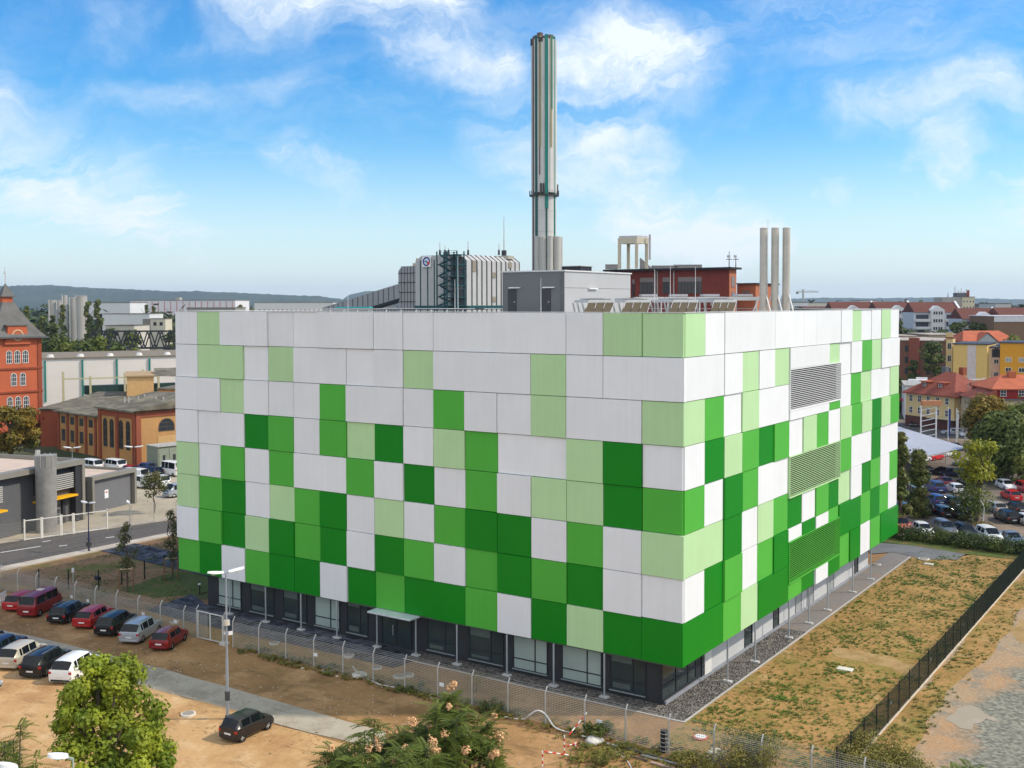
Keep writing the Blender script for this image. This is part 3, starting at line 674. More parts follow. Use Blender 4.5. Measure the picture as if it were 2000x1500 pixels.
def make_car(kind, col, label, x, y, rz, group, name='parked_car', cat='car', rail=False, panel=False):
    K = CARS[kind]; L, W, H = K['L'], K['W']/2, K['H']; h2 = L/2
    t = thing(name, label, cat, (x, y, 0), rz, group, CARSCALE)
    def low(w_, zb, zs, bulge=.05):
        w_ *= W
        return [(0, zb), (w_*.86, zb), (w_*.98, zb+.09), (w_, (zb+zs)/2+.05), (w_*.97, zs-.03), (w_*.93, zs), (w_*.75, zs+bulge*.6), (w_*.5, zs+bulge*.9), (0, zs+bulge)]
    def cab(w_, zb, zs, zr, rw):
        w_ *= W; rw *= W
        return [(0, zb), (w_*.86, zb), (w_*.98, zb+.09), (w_, (zb+zs)/2), (w_*.975, zs-.03), (w_*.94, zs), (rw*.97, zr-.09), (rw*.84, zr-.015), (0, zr+.02)]
    y2 = -h2+max(.05, K['trunk']); y3 = y2+K['tail']; y5 = h2-K['hood']-K['scr']; y6 = h2-K['hood']
    rw = .80 if kind not in ('van', 'boxvan') else .90
    st = [(-h2, low(.86, .42, K['rear']-.22, .02)), (-h2+.05, low(.97, .24, K['rear'], .02))]
    if K['trunk']: st += [(y2, low(.98, .22, K['belt']+.02, .05))]
    st += [(y3, cab(1., .21, K['belt'], H-.05, rw)), ((y3+y5)/2, cab(1., .2, K['belt']-.01, H, rw)), (y5, cab(1., .2, K['belt']-.03, H-.04, rw*.98)),
           (y6, low(.985, .2, K['hh'], .06)), (h2-.32, low(.96, .21, K['hh']-.12, .05)), (h2-.07, low(.90, .25, K['hh']-.30, .03)), (h2, low(.80, .32, K['hh']-.42, .0))]
    def interp(yy):
        for (a, pa), (b, pb) in zip(st, st[1:]):
            if a <= yy <= b: k = (yy-a)/(b-a); return [(p[0]+(q[0]-p[0])*k, p[1]+(q[1]-p[1])*k) for p, q in zip(pa, pb)]
    wr = .33 if H > 1.6 else .31; wy = (-h2+.78 if L > 3.8 else -h2+.55, h2-.86 if L > 3.8 else h2-.68)
    ys = {s_[0] for s_ in st}; pil = []
    bp = (y5-.95, y5-.87) if y5-y3 > 1.2 else (y5-.7, y5-.62)
    dp = (y3+.02, y3+.22) if kind != 'boxvan' else (y3+.02, y3+.3)
    cp_ = ((bp[0]-.95), (bp[0]-.87)) if bp[0]-y3 > 1.35 else None
    for p in (bp, dp, cp_):
        if p: ys |= set(p); pil.append(p)
    arch = []
    for w0 in wy:
        for dy, zz in ((-wr-.09, None), (-wr-.05, .30), (-wr*.62, .56), (0, .68), (wr*.62, .56), (wr+.05, .30), (wr+.09, None)):
            ys.add(w0+dy); arch.append((w0+dy, zz))
    ys = sorted(ys); rings = []
    for yy in ys:
        r = [list(p) for p in interp(yy)]
        for a, zz in arch:
            if abs(a-yy) < 1e-6 and zz:
                for i in (0, 1, 2): r[i][1] = max(r[i][1], zz)
                r[3][1] = max(r[3][1], zz+.06)
        rings.append(r)
    V = []; body = []; glass = {}
    for yy, r in zip(ys, rings):
        V += [(p[0], yy, p[1]) for p in r]+[(-p[0], yy, p[1]) for p in r[-2:0:-1]]
    n = 16
    for k in range(len(ys)-1):
        ym = (ys[k]+ys[k+1])/2
        for i in range(n):
            f = (k*n+i, (k+1)*n+i, (k+1)*n+(i+1) % n, k*n+(i+1) % n)
            seg = i if i < 8 else 15-i; side = 'r' if i < 8 else 'l'; g = None
            if y2 < ym < y3 and seg in (6, 7): g = 'rear_window'
            elif y5 < ym < y6 and seg in (6, 7): g = 'windscreen'
            elif y3 < ym < y5 and seg == 5 and not any(p[0] < ym < p[1] for p in pil) and not (panel and ym < bp[0]):
                g = 'side_window.'+side+('f' if ym > bp[1] else ('m' if not cp_ or ym > cp_[1] else 'b'))
            (glass.setdefault(g, []) if g else body).append(f)
    body += [tuple(range(n)), tuple((len(ys)-1)*n+i for i in range(n))[::-1]]
    mb = MB(); mb.v = V; mb.f = body; o = mb.build('body', col, t); smooth_angle(o, 38)
    bm = bmesh.new(); bm.from_mesh(o.data); bmesh.ops.delete(bm, geom=[v for v in bm.verts if not v.link_faces], context='VERTS'); bm.to_mesh(o.data); bm.free()
    for g, fs in glass.items():
        used = sorted({i for f in fs for i in f}); mp = {i: k for k, i in enumerate(used)}
        mb = MB(); mb.v = [V[i] for i in used]; mb.f = [tuple(mp[i] for i in f) for f in fs]; mb.build(g.split('.')[0], M_carglass, t, smooth=False)
    for w0 in wy:
        for s_ in (1, -1):
            xo = W*.995; xi = W-.22
            tb = MB(); N_ = 18
            rg = [(xi, wr-.03), (xi+.02, wr), (xo-.02, wr), (xo, wr-.03), (xo, .20)]
            tb.v = [(s_*a, w0+r*cos(2*pi*i/N_), wr+r*sin(2*pi*i/N_)) for a, r in rg for i in range(N_)]
            for q in range(len(rg)-1):
                for i in range(N_):
                    f = (q*N_+i, q*N_+(i+1) % N_, (q+1)*N_+(i+1) % N_, (q+1)*N_+i); tb.f.append(f if s_ > 0 else f[::-1])
            tb.f.append(tuple(range(N_)))
            ty = tb.build('wheel', M_tyre, t)
            rb = MB(); c = (s_*(xo-.012), w0, wr); rb.v = [c]+[(s_*(xo-.03), w0+.2*cos(2*pi*i/10), wr+.2*sin(2*pi*i/10)) for i in range(10)]
            rb.v += [(s_*(xo-.03), w0+.07*cos(2*pi*(i+.5)/10), wr+.07*sin(2*pi*(i+.5)/10)) for i in range(10)]
            rb.f = [(0, 1+i, 11+i) if i % 2 == 0 else (0, 1+i, 1+(i+1) % 10) for i in range(10)]+[(0, 11+(i-1) % 10, 1+i) for i in range(10)]
            rb.build('rim', M_rim, ty)
    zt = K['rear']
    for s_ in (1, -1):
        MB().box(min(s_*W*.72, s_*W*.95), max(s_*W*.72, s_*W*.95), -h2-.012, -h2+.13, zt-.30, zt-.12).build('tail_light', M_red, t, bevel=.015)
        MB().box(min(s_*W*.58, s_*W*.88), max(s_*W*.58, s_*W*.88), h2-.20, h2-.035, K['hh']-.40, K['hh']-.27).build('headlight', M_lamp, t, bevel=.015)
        MB().box(min(s_*W*.97, s_*W*1.12), max(s_*W*.97, s_*W*1.12), y6-.42, y6-.28, K['belt'], K['belt']+.15).build('mirror', col, t, bevel=.02)
    MB().box(-.26, .26, -h2-.02, -h2+.02, .56, .67).build('number_plate', M_plate, t)
    MB().box(-W*.78, W*.78, -h2-.03, -h2+.1, .28, .43).build('bumper', M_trim if kind == 'suv' else col, t, bevel=.02)
    MB().box(-W*.5, W*.5, h2-.05, h2+.012, K['hh']-.56, K['hh']-.44).build('grille', M_trim, t, bevel=.01)
    if rail:
        for s_ in (1, -1): MB().bar((s_*W*.68, y3+.2, H+.04), (s_*W*.68, y5-.1, H+.04), .04).build('roof_rail', M_rim, t)
    return t
# ---------------------------------------------------------------- street lamps
M_pole = mat('grey blue lamp pole', (.33, .38, .44), .4, metal=.4)
M_head = mat('white lamp head', (.8, .8, .78), .4)
M_lens = mat('lamp lens', (.62, .63, .6), .2)
def street_lamp(label, x, y, h, heads=2, r=.07, pole=None, rz=0., hl=.85, group='street lamps'):
    t = thing('street_lamp', label, 'street lamp', (x, y, 0), rz, group)
    pm = pole or M_pole
    MB().cyl(0, 0, 0, h*.42, r, n=12).cyl(0, 0, h*.42+.001, h, r*.75, r*.55, n=12).build('pole', pm, t, smooth=False)
    MB().cyl(0, 0, -.02, .25, r*1.8, r*1.6, n=10).build('base', mat('lamp base', (.06, .06, .07), .7), t)
    for k in range(heads):
        a = pi*k; M = Matrix.Rotation(a, 4, 'Z')
        hb = MB(); n = 12; top = [(.12+hl*(i/n), .16*sin(pi*min(1, (i+.6)/(n+.8)))**.6) for i in range(n+1)]
        o1 = [(p, q) for p, q in top]+[(p, -q) for p, q in reversed(top)]
        vv = [M @ Vector((p*cos(.12), q, h+.02+p*.12)) for p, q in o1]; ww = [M @ Vector((.12+(p-.12)*.96+.01, q*.7, h+.12+p*.12)) for p, q in o1]
        m = len(o1); hb.add(vv+ww, [tuple(range(m))[::-1], tuple(range(m, 2*m))]+[(i, (i+1) % m, m+(i+1) % m, m+i) for i in range(m)])
        hd = hb.build('lamp_head', M_head, t, smooth=False)
        MB().box(.3, hl*.85, -.09, .09, h+.02, h+.045, M).build('lens', M_lens, hd)
        MB().bar(M @ Vector((0, 0, h-.03)), M @ Vector((.22, 0, h+.06)), .06).build('arm', pm, t)
    return t
# ---------------------------------------------------------------- fences of the site
M_galv = mat('galvanised fence steel', (.50, .49, .45), .5, metal=.3)
M_mesh = mat('weathered fence mesh', (.38, .36, .32), .6)
M_gmesh = mat('dark green fence', (.012, .022, .018), .5)
M_sign = mat('white enamel sign', (.78, .78, .77), .5)
wf = thing('wire_fence', 'tall galvanised wire mesh fence with cranked post tops between parking lot and block', 'fence')
FY = -5.45
pmb = MB().cyl(0, 0, -.02, 1.75, .045, n=8).tube([(0, 0, 1.75), (0, .2, 2.08)], .04, 6)
pan = MB(); PW_ = 2.5
for k in range(18): pan.box(.03, PW_-.03, -.008, .008, .06+k*.098, .078+k*.098)
for k in range(24): xx = .06+k*.1035; pan.box(xx-.004, xx+.004, -.012, -.0045, .05, 1.76)
for k in range(3): pan.box(0, PW_, .04+k*.045, .05+k*.045, 1.83+k*.09, 1.84+k*.09)
pob = pmb.build('post', M_galv, wf); pab = pan.build('mesh_panel', M_mesh, wf)
xs = [14.3-2.5*k for k in range(0, 33)]
first = True
for x in xs:
    if -34.4 < x < -31.6: continue
    for src in (pob, pab):
        if src is pab and -34.8 < x-0 < -31.6+2.4 and x < -31.6: continue
        if first: o = src
        else: o = src.copy(); COL.objects.link(o); o.parent = wf
        o.location = (x, FY, 0)
    first = False
M_plank = mat('fence base', (.3, .28, .24), .9)
for (u, v) in ((151, 1160), (193, 1165), (292, 1193), (338, 1213), (450, 1232), (623, 1275), (862, 1337), (1168, 1412)):
    X, Y = at(u, v, .8); s_ = MB().box(-.16, .16, -.012, .012, -.11, .11).build('sign', M_sign, wf, loc=(X, FY-.03, .85))
gt = thing('gate', 'white framed mesh gate set in the wire fence', 'gate', (-34.2, FY, 0))
g = MB()
for x in (0, 1.25, 2.5): g.box(x-.035, x+.035, -.035, .035, .08, 2.0)
g.box(.035, 2.465, -.03, .03, 1.93, 1.99).box(.035, 2.465, -.03, .03, .1, .16)
g.build('frame', mat('pale gate steel', (.62, .61, .57), .5), gt)
gm = MB()
for k in range(17): gm.box(.04, 2.46, -.008, .008, .2+k*.1, .21+k*.1)
gm.build('mesh_panel', M_mesh, gt)
MB().box(2.35, 2.95, -.2, .2, -.02, .22).build('footing', mat('pale footing', (.55, .53, .48), .9), gt)
for x in (-.14, 2.64): MB().cyl(x, 0, -.02, 2.1, .04, n=8).tube([(x, 0, 2.1), (x, .2, 2.3)], .035, 6).build('post', M_galv, gt)
# dark mesh fence on the right
df = thing('mesh_fence', 'dark green double bar mesh fence standing on a pale kerb', 'fence')
dp = MB().box(-.03, .03, -.03, .03, -.02, 1.85).build('post', M_gmesh, df)
dm = MB()
for k in range(44): yy = .05+k*.0505; dm.box(-.004, .004, yy-.0035, yy+.0035, .12, 1.78)
for k in range(9): dm.box(.0045, .0125, .03, 2.22, .15+k*.2, .162+k*.2)
dm = dm.build('mesh_panel', M_gmesh, df)
for k in range(28):
    for src in (dp, dm):
        o = src if k == 0 else src.copy()
        if k: COL.objects.link(o); o.parent = df
        o.location = (10.12, -4.2+2.25*k, 0)
for (u, v) in ((1738, 1376), (1816, 1291), (1879, 1223), (1931, 1169), (1974, 1127)):
    X, Y = at(u, v, 1.0); 
    r = raydir(u, v); k = (10.1-CAMX)/r.x
    MB().box(-.012, .012, -.13, .13, -.1, .1).build('sign', M_sign, df, loc=(10.08, CAMY+r.y*k, CH+r.z*k))
bf_ = thing('mesh_fence', 'thin dark green fence on the earth patch left of the block', 'fence')
pts = [(-66, -5.2), (-61, -4.4), (-56, -3.4), (-53.6, -2.3), (-51.6, -.9), (-51.3, 1.1), (-51.2, 3.3), (-51.5, 5.6), (-51.6, 7.4), (-51.7, 9.8)]
for i, p in enumerate(pts):
    MB().box(p[0]-.04, p[0]+.04, p[1]-.04, p[1]+.04, -.02, 1.62).build('post', M_gmesh, bf_)
    if i+1 < len(pts):
        q = pts[i+1]; mb = MB()
        for k in range(8): mb.bar((*p, .15+.2*k), (*q, .15+.2*k), .008)
        for k in range(1, 20): a = k/20; x, y = p[0]+(q[0]-p[0])*a, p[1]+(q[1]-p[1])*a; mb.bar((x, y, .1), (x, y, 1.56), .005)
        mb.build('mesh_panel', M_gmesh, bf_)
# ---------------------------------------------------------------- cars on the sandy lot
GA, GB = 'cars parked along the wire fence', 'cars parked in the second row of the sandy lot'
HR = .45; HX, HY = -sin(HR), cos(HR)
def front_car(kind, col, label, rx, ry, group, rz=HR, **k):
    W2, L2 = CARS[kind]['W']/2*CARSCALE, CARS[kind]['L']/2*CARSCALE
    c, s_ = cos(rz), sin(rz)
    return make_car(kind, PAINT[col], label, rx+W2*c-L2*s_, ry+W2*s_+L2*c, rz, group, **k)
front_car('hatch', 'darkred', 'dark red hatchback, last car of the row along the wire fence and nearest the gate', -34.7, -9.25, GA)
front_car('mpv', 'silver', 'silver compact people carrier between the dark red hatchback and a black car', -37.7, -9.4, GA, rail=True)
front_car('mpv', 'black', 'black people carrier parked between the silver car and the red estate', -40.6, -9.3, GA)
front_car('estate', 'red', 'bright red low car between two black cars by the fence', -43.5, -9.0, GA)
front_car('estate', 'black', 'black estate car parked right beside the red camper van', -46.1, -9.3, GA, rail=True)
tv = front_car('van', 'darkred', 'old dark red camper van with a roof vent parked by the fence', -49.5, -9.5, GA, name='camper_van', cat='van')
MB().box(-.3, .3, -.2, .35, 1.96, 2.03).build('roof_vent', mat('pale roof vent', (.6, .55, .5), .6), tv, bevel=.02)
front_car('hatch', 'red', 'red and black small car half hidden left of the camper van', -51.9, -9.2, GA)
front_car('suv', 'white', 'white sport utility car behind the yellow green tree, end of the second row', -34.4, -16.9, GB)
front_car('suv', 'black', 'black sport utility car between the white and the beige cars', -36.9, -17.3, GB, rail=True)
front_car('mpv', 'beige', 'beige people carrier beside the black sport utility car', -39.6, -17.2, GB)
front_car('estate', 'navy', 'dark blue estate car behind the beige people carrier', -42.4, -16.9, GB)
front_car('hatch', 'black', 'black hatchback at the left edge of the second row', -45.2, -16.5, GB)
make_car('hatch', PAINT['silver'], 'silver white hatchback cut off by the left edge of the picture', -37.0, -20.3, -.95, 'cars in the lot')
front_car('small', 'black', 'small black hatchback parked alone at the foot of the tall lamp post', -18.95, -17.1, 'cars in the lot', rz=.08)
# ---------------------------------------------------------------- lamp posts
lp = street_lamp('tall double headed lamp post rising behind the lone small black car', -20.9, -14.7, 8.25, 2, .085, rz=ANG+.6, hl=.95)
MB().cyl(0, 0, 5.35, 5.62, .20, .17, n=12).build('loudspeaker', mat('beige housing', (.5, .46, .38), .6), lp)
MB().box(.1, .34, -.03, .03, 4.75, 4.95).build('sign', M_sign, lp)
MB().box(-.11, .11, -.10, .10, 1.1, 1.6).build('service_box', mat('dark box', (.05, .05, .05), .6), lp)
M_bluepole = mat('dark blue lamp pole', (.02, .03, .09), .5)
sl_ = street_lamp('dark blue post with two small lamp heads at the edge of the street', at(172, 1075)[0], at(172, 1075)[1], 4.6, 2, .07, M_bluepole, rz=.2, hl=.75)
MB().box(-.17, .17, -.17, .17, .55, .95).build('service_box', mat('dark box', (.05, .05, .05), .6), sl_)
street_lamp('slim grey lamp post across the street with one pale head', at(252, 1052)[0], at(252, 1052)[1], 3.6, 1, .04, M_pole, rz=2.7, hl=.9)
street_lamp('dark lamp post with wide twin arms in front of the brick hall vans', at(261, 951)[0], at(261, 951)[1], 5.2, 2, .06, mat('black pole', (.02, .02, .025), .5), rz=ANG, hl=1.1)
street_lamp('twin armed lamp post behind the grey workshop roof', *far(140, 872, 150)[:2], far(140, 872, 150).z, 2, .06, M_galv, rz=ANG, hl=1.1)
nl = street_lamp('pale green lamp post with an oval white head in front of the yellow green tree', *far(139, 1470, 32)[:2], far(139, 1477, 32).z, 1, .055, mat('pale green pole', (.36, .42, .33), .6), rz=ANG+pi+.25, hl=.58)
street_lamp('white lamp head just entering the bottom left corner', *far(38, 1500, 32)[:2], far(30, 1500, 32).z, 1, .055, mat('pale green pole', (.36, .42, .33), .6), rz=ANG+pi-.1, hl=.6)
bl = thing('bollard_lamp', 'small bollard lamp on the thin lawn by the left end of the block', 'bollard lamp', (*at(388, 1160), 0))
MB().cyl(0, 0, -.02, .85, .045, n=8).build('post', mat('black pole', (.02, .02, .025), .5), bl); MB().cyl(0, 0, .86, .95, .13, .1, n=12).build('head', M_head, bl)
bb = thing('cable_box', 'small green and white marker post standing by the back fence', 'marker post', (*at(141, 1135), 0))
MB().cyl(0, 0, -.02, .9, .05, n=8).build('post', M_galv, bb); MB().cyl(0, 0, .901, 1.25, .12, .1, n=10).build('cap', M_sign, bb)
eb = thing('meter_box', 'small black box on a short post left of the young tree', 'box', (*at(189, 1132), 0))
MB().box(-.3, .3, -.12, .12, .12, .42).build('case', mat('black pole', (.02, .02, .025), .5), eb, bevel=.02); MB().cyl(0, 0, -.02, .12, .05, n=8).build('foot', M_galv, eb)
# ---------------------------------------------------------------- bits and pieces on the ground
M_mh = mat('manhole concrete', (.62, .58, .50), .9, var=.15, vscale=3)
def manhole(u, v, label, r=.4, red=False, sq=False):
    X, Y = at(u, v, .05); t = thing('manhole_cover', label, 'manhole cover', (X, Y, 0))
    if sq: MB().box(-r*1.3, r*1.3, -r*.8, r*.8, 0, .14).build('slab', M_mh, t, bevel=.01)
    else:
        MB().cyl(0, 0, 0, .13, r, n=20).build('ring', mat('red brick ring', (.5, .12, .06), .9) if red else M_mh, t)
        MB().cyl(0, 0, .131, .16, r*.75, n=20).build('lid', M_sign if red else mat('iron lid', (.3, .27, .23), .7), t)
manhole(1648, 1311, 'white square concrete slab lying in the weeds', .38, sq=True)
manhole(1365, 1443, 'red ringed white manhole cover in front of the block corner', .42, red=True)
manhole(1803, 1096, 'pale round cover in the grass at the far path', .5)
manhole(1812, 1106, 'white slab next to the round cover at the far path', .3, sq=True)
manhole(1711, 1106, 'white round cover on the paved strip', .35)
manhole(778, 1321, 'pair of pale concrete rings on earth inside the fence', .42)
manhole(795, 1318, 'second pale concrete ring beside the first inside the fence', .36)
manhole(678, 1280, 'pale round cover at the edge of the slate paving', .38)
manhole(533, 1255, 'pale round cover on the slate paving near a steel column', .35)
manhole(338, 1213, 'pale cover on the slate paving left of the gate', .35)
manhole(733, 1304, 'pale cover at the corner of the slate paving', .33)
manhole(365, 1393, 'brown round manhole cover in the pale sand', .42)
M_pipe = mat('white plastic hose', (.68, .68, .66), .5)
def line_thing(nm, lab, cat, pxs, r, m, z=.08, sub=8):
    P = [Vector((*at(u, v, zz), zz)) for u, v, zz in pxs]
    # smooth path
    Q = []
    for i in range(len(P)-1):
        p0, p1, p2, p3 = P[max(0, i-1)], P[i], P[i+1], P[min(len(P)-1, i+2)]
        for k in range(sub):
            t = k/sub; Q.append(.5*((2*p1)+(p2-p0)*t+(2*p0-5*p1+4*p2-p3)*t*t+(3*p1-p0-3*p2+p3)*t**3))
    Q.append(P[-1]); o = MB().tube(Q, r, 6).build(nm, m, smooth=True); return tag(o, lab, cat)
line_thing('hose', 'white hose lying along the fence left of the flowering tree', 'hose', [(686, 1300, .3), (700, 1316, .1), (735, 1334, .05), (770, 1342, .05), (806, 1351, .05), (835, 1360, .05), (866, 1371, .05)], .035, M_pipe)
line_thing('hose', 'white hose arching over the fence base near the block corner', 'hose', [(982, 1400, .05), (1018, 1405, .05), (1032, 1396, .6), (1046, 1388, .9), (1062, 1395, .8), (1080, 1420, .3), (1105, 1430, .05), (1122, 1431, .05)], .04, M_pipe)
line_thing('hose', 'thin pale hose curling through the weeds', 'hose', [(1190, 1466, .03), (1208, 1476, .03), (1222, 1488, .03), (1230, 1502, .03)], .03, M_pipe)
M_dpipe = mat('dark pipe', (.10, .09, .08), .7)
pg = 'pipes lying along the fence base'
for k, (a, b, m_, lb) in enumerate((((1130, 1437), (1205, 1459), M_pipe, 'white pipe lying under the fence by a lump of concrete'), ((1180, 1462), (1262, 1487), M_dpipe, 'dark pipe behind the red and white poles'), ((1250, 1476), (1390, 1512), mat('steel pipe', (.3, .3, .28), .5, metal=.5), 'long grey pipe leaving through the bottom edge'),
                                   ((1268, 1490), (1330, 1508), mat('red white pipe', (.5, .35, .3), .6), 'short reddish pipe beside the long grey pipe'), ((1222, 1463), (1300, 1485), M_dpipe, 'dark pipe nearest the rolled black mesh'))):
    p, q = at(*a, .08), at(*b, .08); tag(MB().tube([(*p, .08), (*q, .08)], .07 if k > 1 else .05, 8).build('pipe', m_), lb, 'pipe', pg)
def rock(u, v, s_, label, m=None):
    R = random.Random(u); mb = bmesh.new(); bmesh.ops.create_icosphere(mb, subdivisions=2, radius=s_)
    for q in mb.verts: q.co *= R.uniform(.8, 1.15); q.co.z *= .5
    me = bpy.data.meshes.new('rock'); mb.to_mesh(me); mb.free(); me.materials.append(m or M_mh)
    o = bpy.data.objects.new('rock', me); COL.objects.link(o); o.location = (*at(u, v, .05), .1*s_); return tag(o, label, 'rock')
rock(1158, 1449, .55, 'pale broken lump of concrete in the weeds under the fence')
rock(1396, 1473, .5, 'white lump of rubble at the foot of a fence post')
rock(640, 1309, .22, 'small pale stone on the sand beside the fence'); rock(629, 1308, .16, 'smaller pale stone left of its twin by the fence')
rock(700, 1318, .5, 'flat pale stone slab under the fence by the hose')
for (u, v, s_) in ((588, 1302, .1), (655, 1318, .1), (1440, 1180, 0)):
    if s_: rock(u, v, s_, 'tiny white stone lying on the sand at column %s' % ('left' if u < 600 else 'right')).__setitem__('label', 'tiny white pebble left of the pale stones by the fence' if u < 600 else 'tiny white pebble right of the pale stones by the fence')
M_rw = mat('red white paint', (.8, .78, .74), .6); M_rr = mat('signal red paint', (.62, .03, .02), .6)
def rwpole(p, q, label, r=.032, grp='red and white barrier poles'):
    t = thing('barrier_pole', label, 'barrier pole', p, 0, grp); P, Q = Vector(p), Vector(q); n = 6
    MB().tube([(0, 0, 0), tuple(Q-P)], r, 8).build('pole', M_rw, t)
    for k in range(0, n, 2): MB().tube([tuple((Q-P)*(k/n)), tuple((Q-P)*((k+1)/n))], r*1.08, 8).build('red_band', M_rr, t)
a1, a2 = at(1056, 1505), at(1099, 1472)
rwpole((*a1, 0), (*a1, 1.0), 'upright red and white pole at the bottom edge'); rwpole((*a2, 0), (*a2, .95), 'upright red and white pole further back near the fence')
rwpole((a1[0]+.05, a1[1]+.05, .95), (a2[0]+.7, a2[1]-.8, .35), 'red and white pole laid across between the two uprights')
rwpole((*at(1108, 1436, .3), .3), (*at(1143, 1417, .3), 1.0), 'leaning red and white pole against the fence'); rwpole((*at(1104, 1460), .06), (*at(1132, 1452), .1), 'red and white pole lying flat in the sand')
rwpole((*at(1118, 1455), .06), (*at(1130, 1472), .06), 'short red and white pole lying on the sand')
rm = thing('rolled_mesh', 'black roll of fence mesh leaning on a fence post', 'mesh roll', (*at(1294, 1470), 0))
MB().cyl(0, 0, 0, 1.15, .2, .2, n=14).build('roll', mat('black roll', (.015, .015, .015), .9), rm)
for k in range(5): MB().cyl(0, 0, .1+.22*k, .14+.22*k, .215, n=14).build('wire_ring', M_mesh, rm)
# barrier by the camper van
br = thing('plastic_barrier', 'white lattice site barrier with a red and white striped board at the left edge', 'barrier', (-53.2, -8.6, 0), -1.0)
b = MB()
for k in range(9): b.box(-1.2+k*.3, -1.15+k*.3, -.02, .02, .1, 1.0)
for k in range(4): b.box(-1.2, 1.25, -.015, .015, .12+k*.28, .16+k*.28)
b.build('lattice', M_sign, br); MB().box(-1.3, 1.3, -.03, -.021, .82, 1.05).build('board', M_sign, br)
for k in range(5): MB().box(-1.25+k*.55, -1.0+k*.55, -.035, -.0305, .825, 1.045).build('red_stripe', M_rr, br)
# two wooden stakes and benches are part of the young trees' frames
M_wood = mat('tree stake wood', (.22, .12, .06), .8)
LM_young = leafmat('young tree leaves', (.075, .105, .028), (.19, .16, .07), 2.)
for i, (u, v, h, lb) in enumerate(((246, 1152, 5.6, 'young staked tree with a narrow crown on the earth patch'), (333, 1130, 5.9, 'young staked tree touching the left edge of the block'))):
    X, Y = at(u, v)
    tree('young_tree', lb, X, Y, h, .95, LM_young, 11+i, 'column', .14, 16, 75, .17, .3, group='young staked trees', cr=.42)
    st_ = thing('tree_stakes', ('brown stake frame around the young tree on the earth patch', 'brown stake frame around the young tree by the block edge')[i], 'tree stakes', (X, Y, 0), .3, 'tree stakes')
    for k in range(3): a = k*2.1; MB().cyl(.6*cos(a), .6*sin(a), -.02, 1.95, .05, n=7).build('stake', M_wood, st_)
    for k in range(3):
        a, b_ = k*2.1, (k+1)*2.1; MB().bar((.6*cos(a), .6*sin(a), 1.9), (.6*cos(b_), .6*sin(b_), 1.9), .06, .1).build('rail', mat('pale rail wood', (.5, .38, .24), .8), st_)
X, Y = at(300, 1000); tree('street_tree', 'small airy tree at the kerb across the street', X, Y, 4.6, 1.9, LM_young, 14, 'round', .16, 20, 90, .22, .38)
# ---------------------------------------------------------------- near trees at the bottom edge
LM_maple = leafmat('yellow green maple leaves', (.34, .38, .03), (.13, .20, .02), .9, .35)
def near(u, D): p = far(u, 1400, D); return p.x, p.y
X, Y = near(214, 41)
tree('maple_tree', 'bushy yellow green maple at the bottom left edge', X, Y, 10.05, 2.4, LM_maple, 5, 'round', .32, 95, 330, .18, .30, cr=.20)
LM_pin = leafmat('feathery green leaflets', (.15, .19, .03), (.08, .11, .02), 2.)
def pinnate_tree(label, x, y, h, rw, seed, nf=420, flower=0, z0=.45, ll=.8, group='feathery leaved trees', lm=None, narrow=1.):
    R = random.Random(seed); t = thing('feathery_tree', label, 'tree', (x, y, 0), R.uniform(0, 6), group)
    tr, cw = MB(), MB(); tips = []
    tr.tube([(0, 0, 0), (.1, .05, h*.35), (0, .1, h*z0)], .16, 8, .1)
    nb = max(5, int(nf/26))
    for i in range(nb):
        a = R.uniform(0, 6.28); rr = rw*sqrt(R.random())*narrow; zz = h*(z0+.1+(1-z0-.14)*(1-(rr/rw)**2*.6)*R.uniform(.55, 1))
        e = Vector((rr*cos(a), rr*sin(a), zz)); s_ = Vector((0, .1, h*z0*.9)); m_ = (s_+e)/2+Vector((rr*.25*cos(a), rr*.25*sin(a), -.1)); tr.tube([s_, m_, e], .05, 5, .018); tips.append((e, (e-m_).normalized()))
        if R.random() < .5: tips.append((m_*.4+e*.6, (e-m_).normalized()))
    per = int(nf/len(tips))
    for e, dd in tips:
        for k in range(per):
            a = R.uniform(0, 6.28); el = R.uniform(-.2, .75); d = Vector((cos(a)*cos(el), sin(a)*cos(el), sin(el)))
            L_ = ll*R.uniform(.7, 1.2); p0 = e-dd*R.uniform(0, .45)
            side = d.cross(Vector((0, 0, 1))).normalized(); upv = side.cross(d)
            for q in range(1, 10):
                f = q/9; p = p0+d*L_*f+Vector((0, 0, -.35*L_*f*f)); wl = .17*(1-.45*f)*ll/.8*1.15
                for sg in (1, -1):
                    tip = p+side*sg*wl+d*.05-upv*.04; ax = d*.022*ll/.8*1.5
                    k0 = len(cw.v); cw.v += [tuple(p-ax), tuple((p+tip)/2-ax*1.1+upv*.01), tuple(tip), tuple((p+tip)/2+ax*1.1)]; cw.f.append((k0, k0+1, k0+2, k0+3))
    tr.build('trunk', M_greybark, t, smooth=True); cw.build('crown', lm or LM_pin, t)
    if flower:
        FM = mat('orange seed clusters', (.70, .41, .20), .7, var=.3, vscale=6)
        for k in range(flower):
            e, dd = tips[R.randrange(len(tips))]; fb = MB(); c = e+Vector((R.uniform(-.3, .3), R.uniform(-.3, .3), .15+R.random()*.3)); leafcloud(fb, R, Vector((0, 0, 0)), R.uniform(.11, .19), 70, .09, 1.)
            fb.build('seed_cluster', FM, t, loc=tuple(c))
    return t
X, Y = near(722, 40); pinnate_tree('feathery tree with few orange seed clusters, left of the pair at bottom centre', X, Y, 8.7, 2.2, 3, 1100, 18)
X, Y = near(868, 41); pinnate_tree('feathery tree full of orange seed clusters at the bottom centre', X, Y, 9.3, 2.2, 4, 1400, 34)
X, Y = near(800, 38); pinnate_tree('lower feathery tree filling the gap between the two seeding trees', X, Y, 8.5, 1.9, 9, 1000, 10)
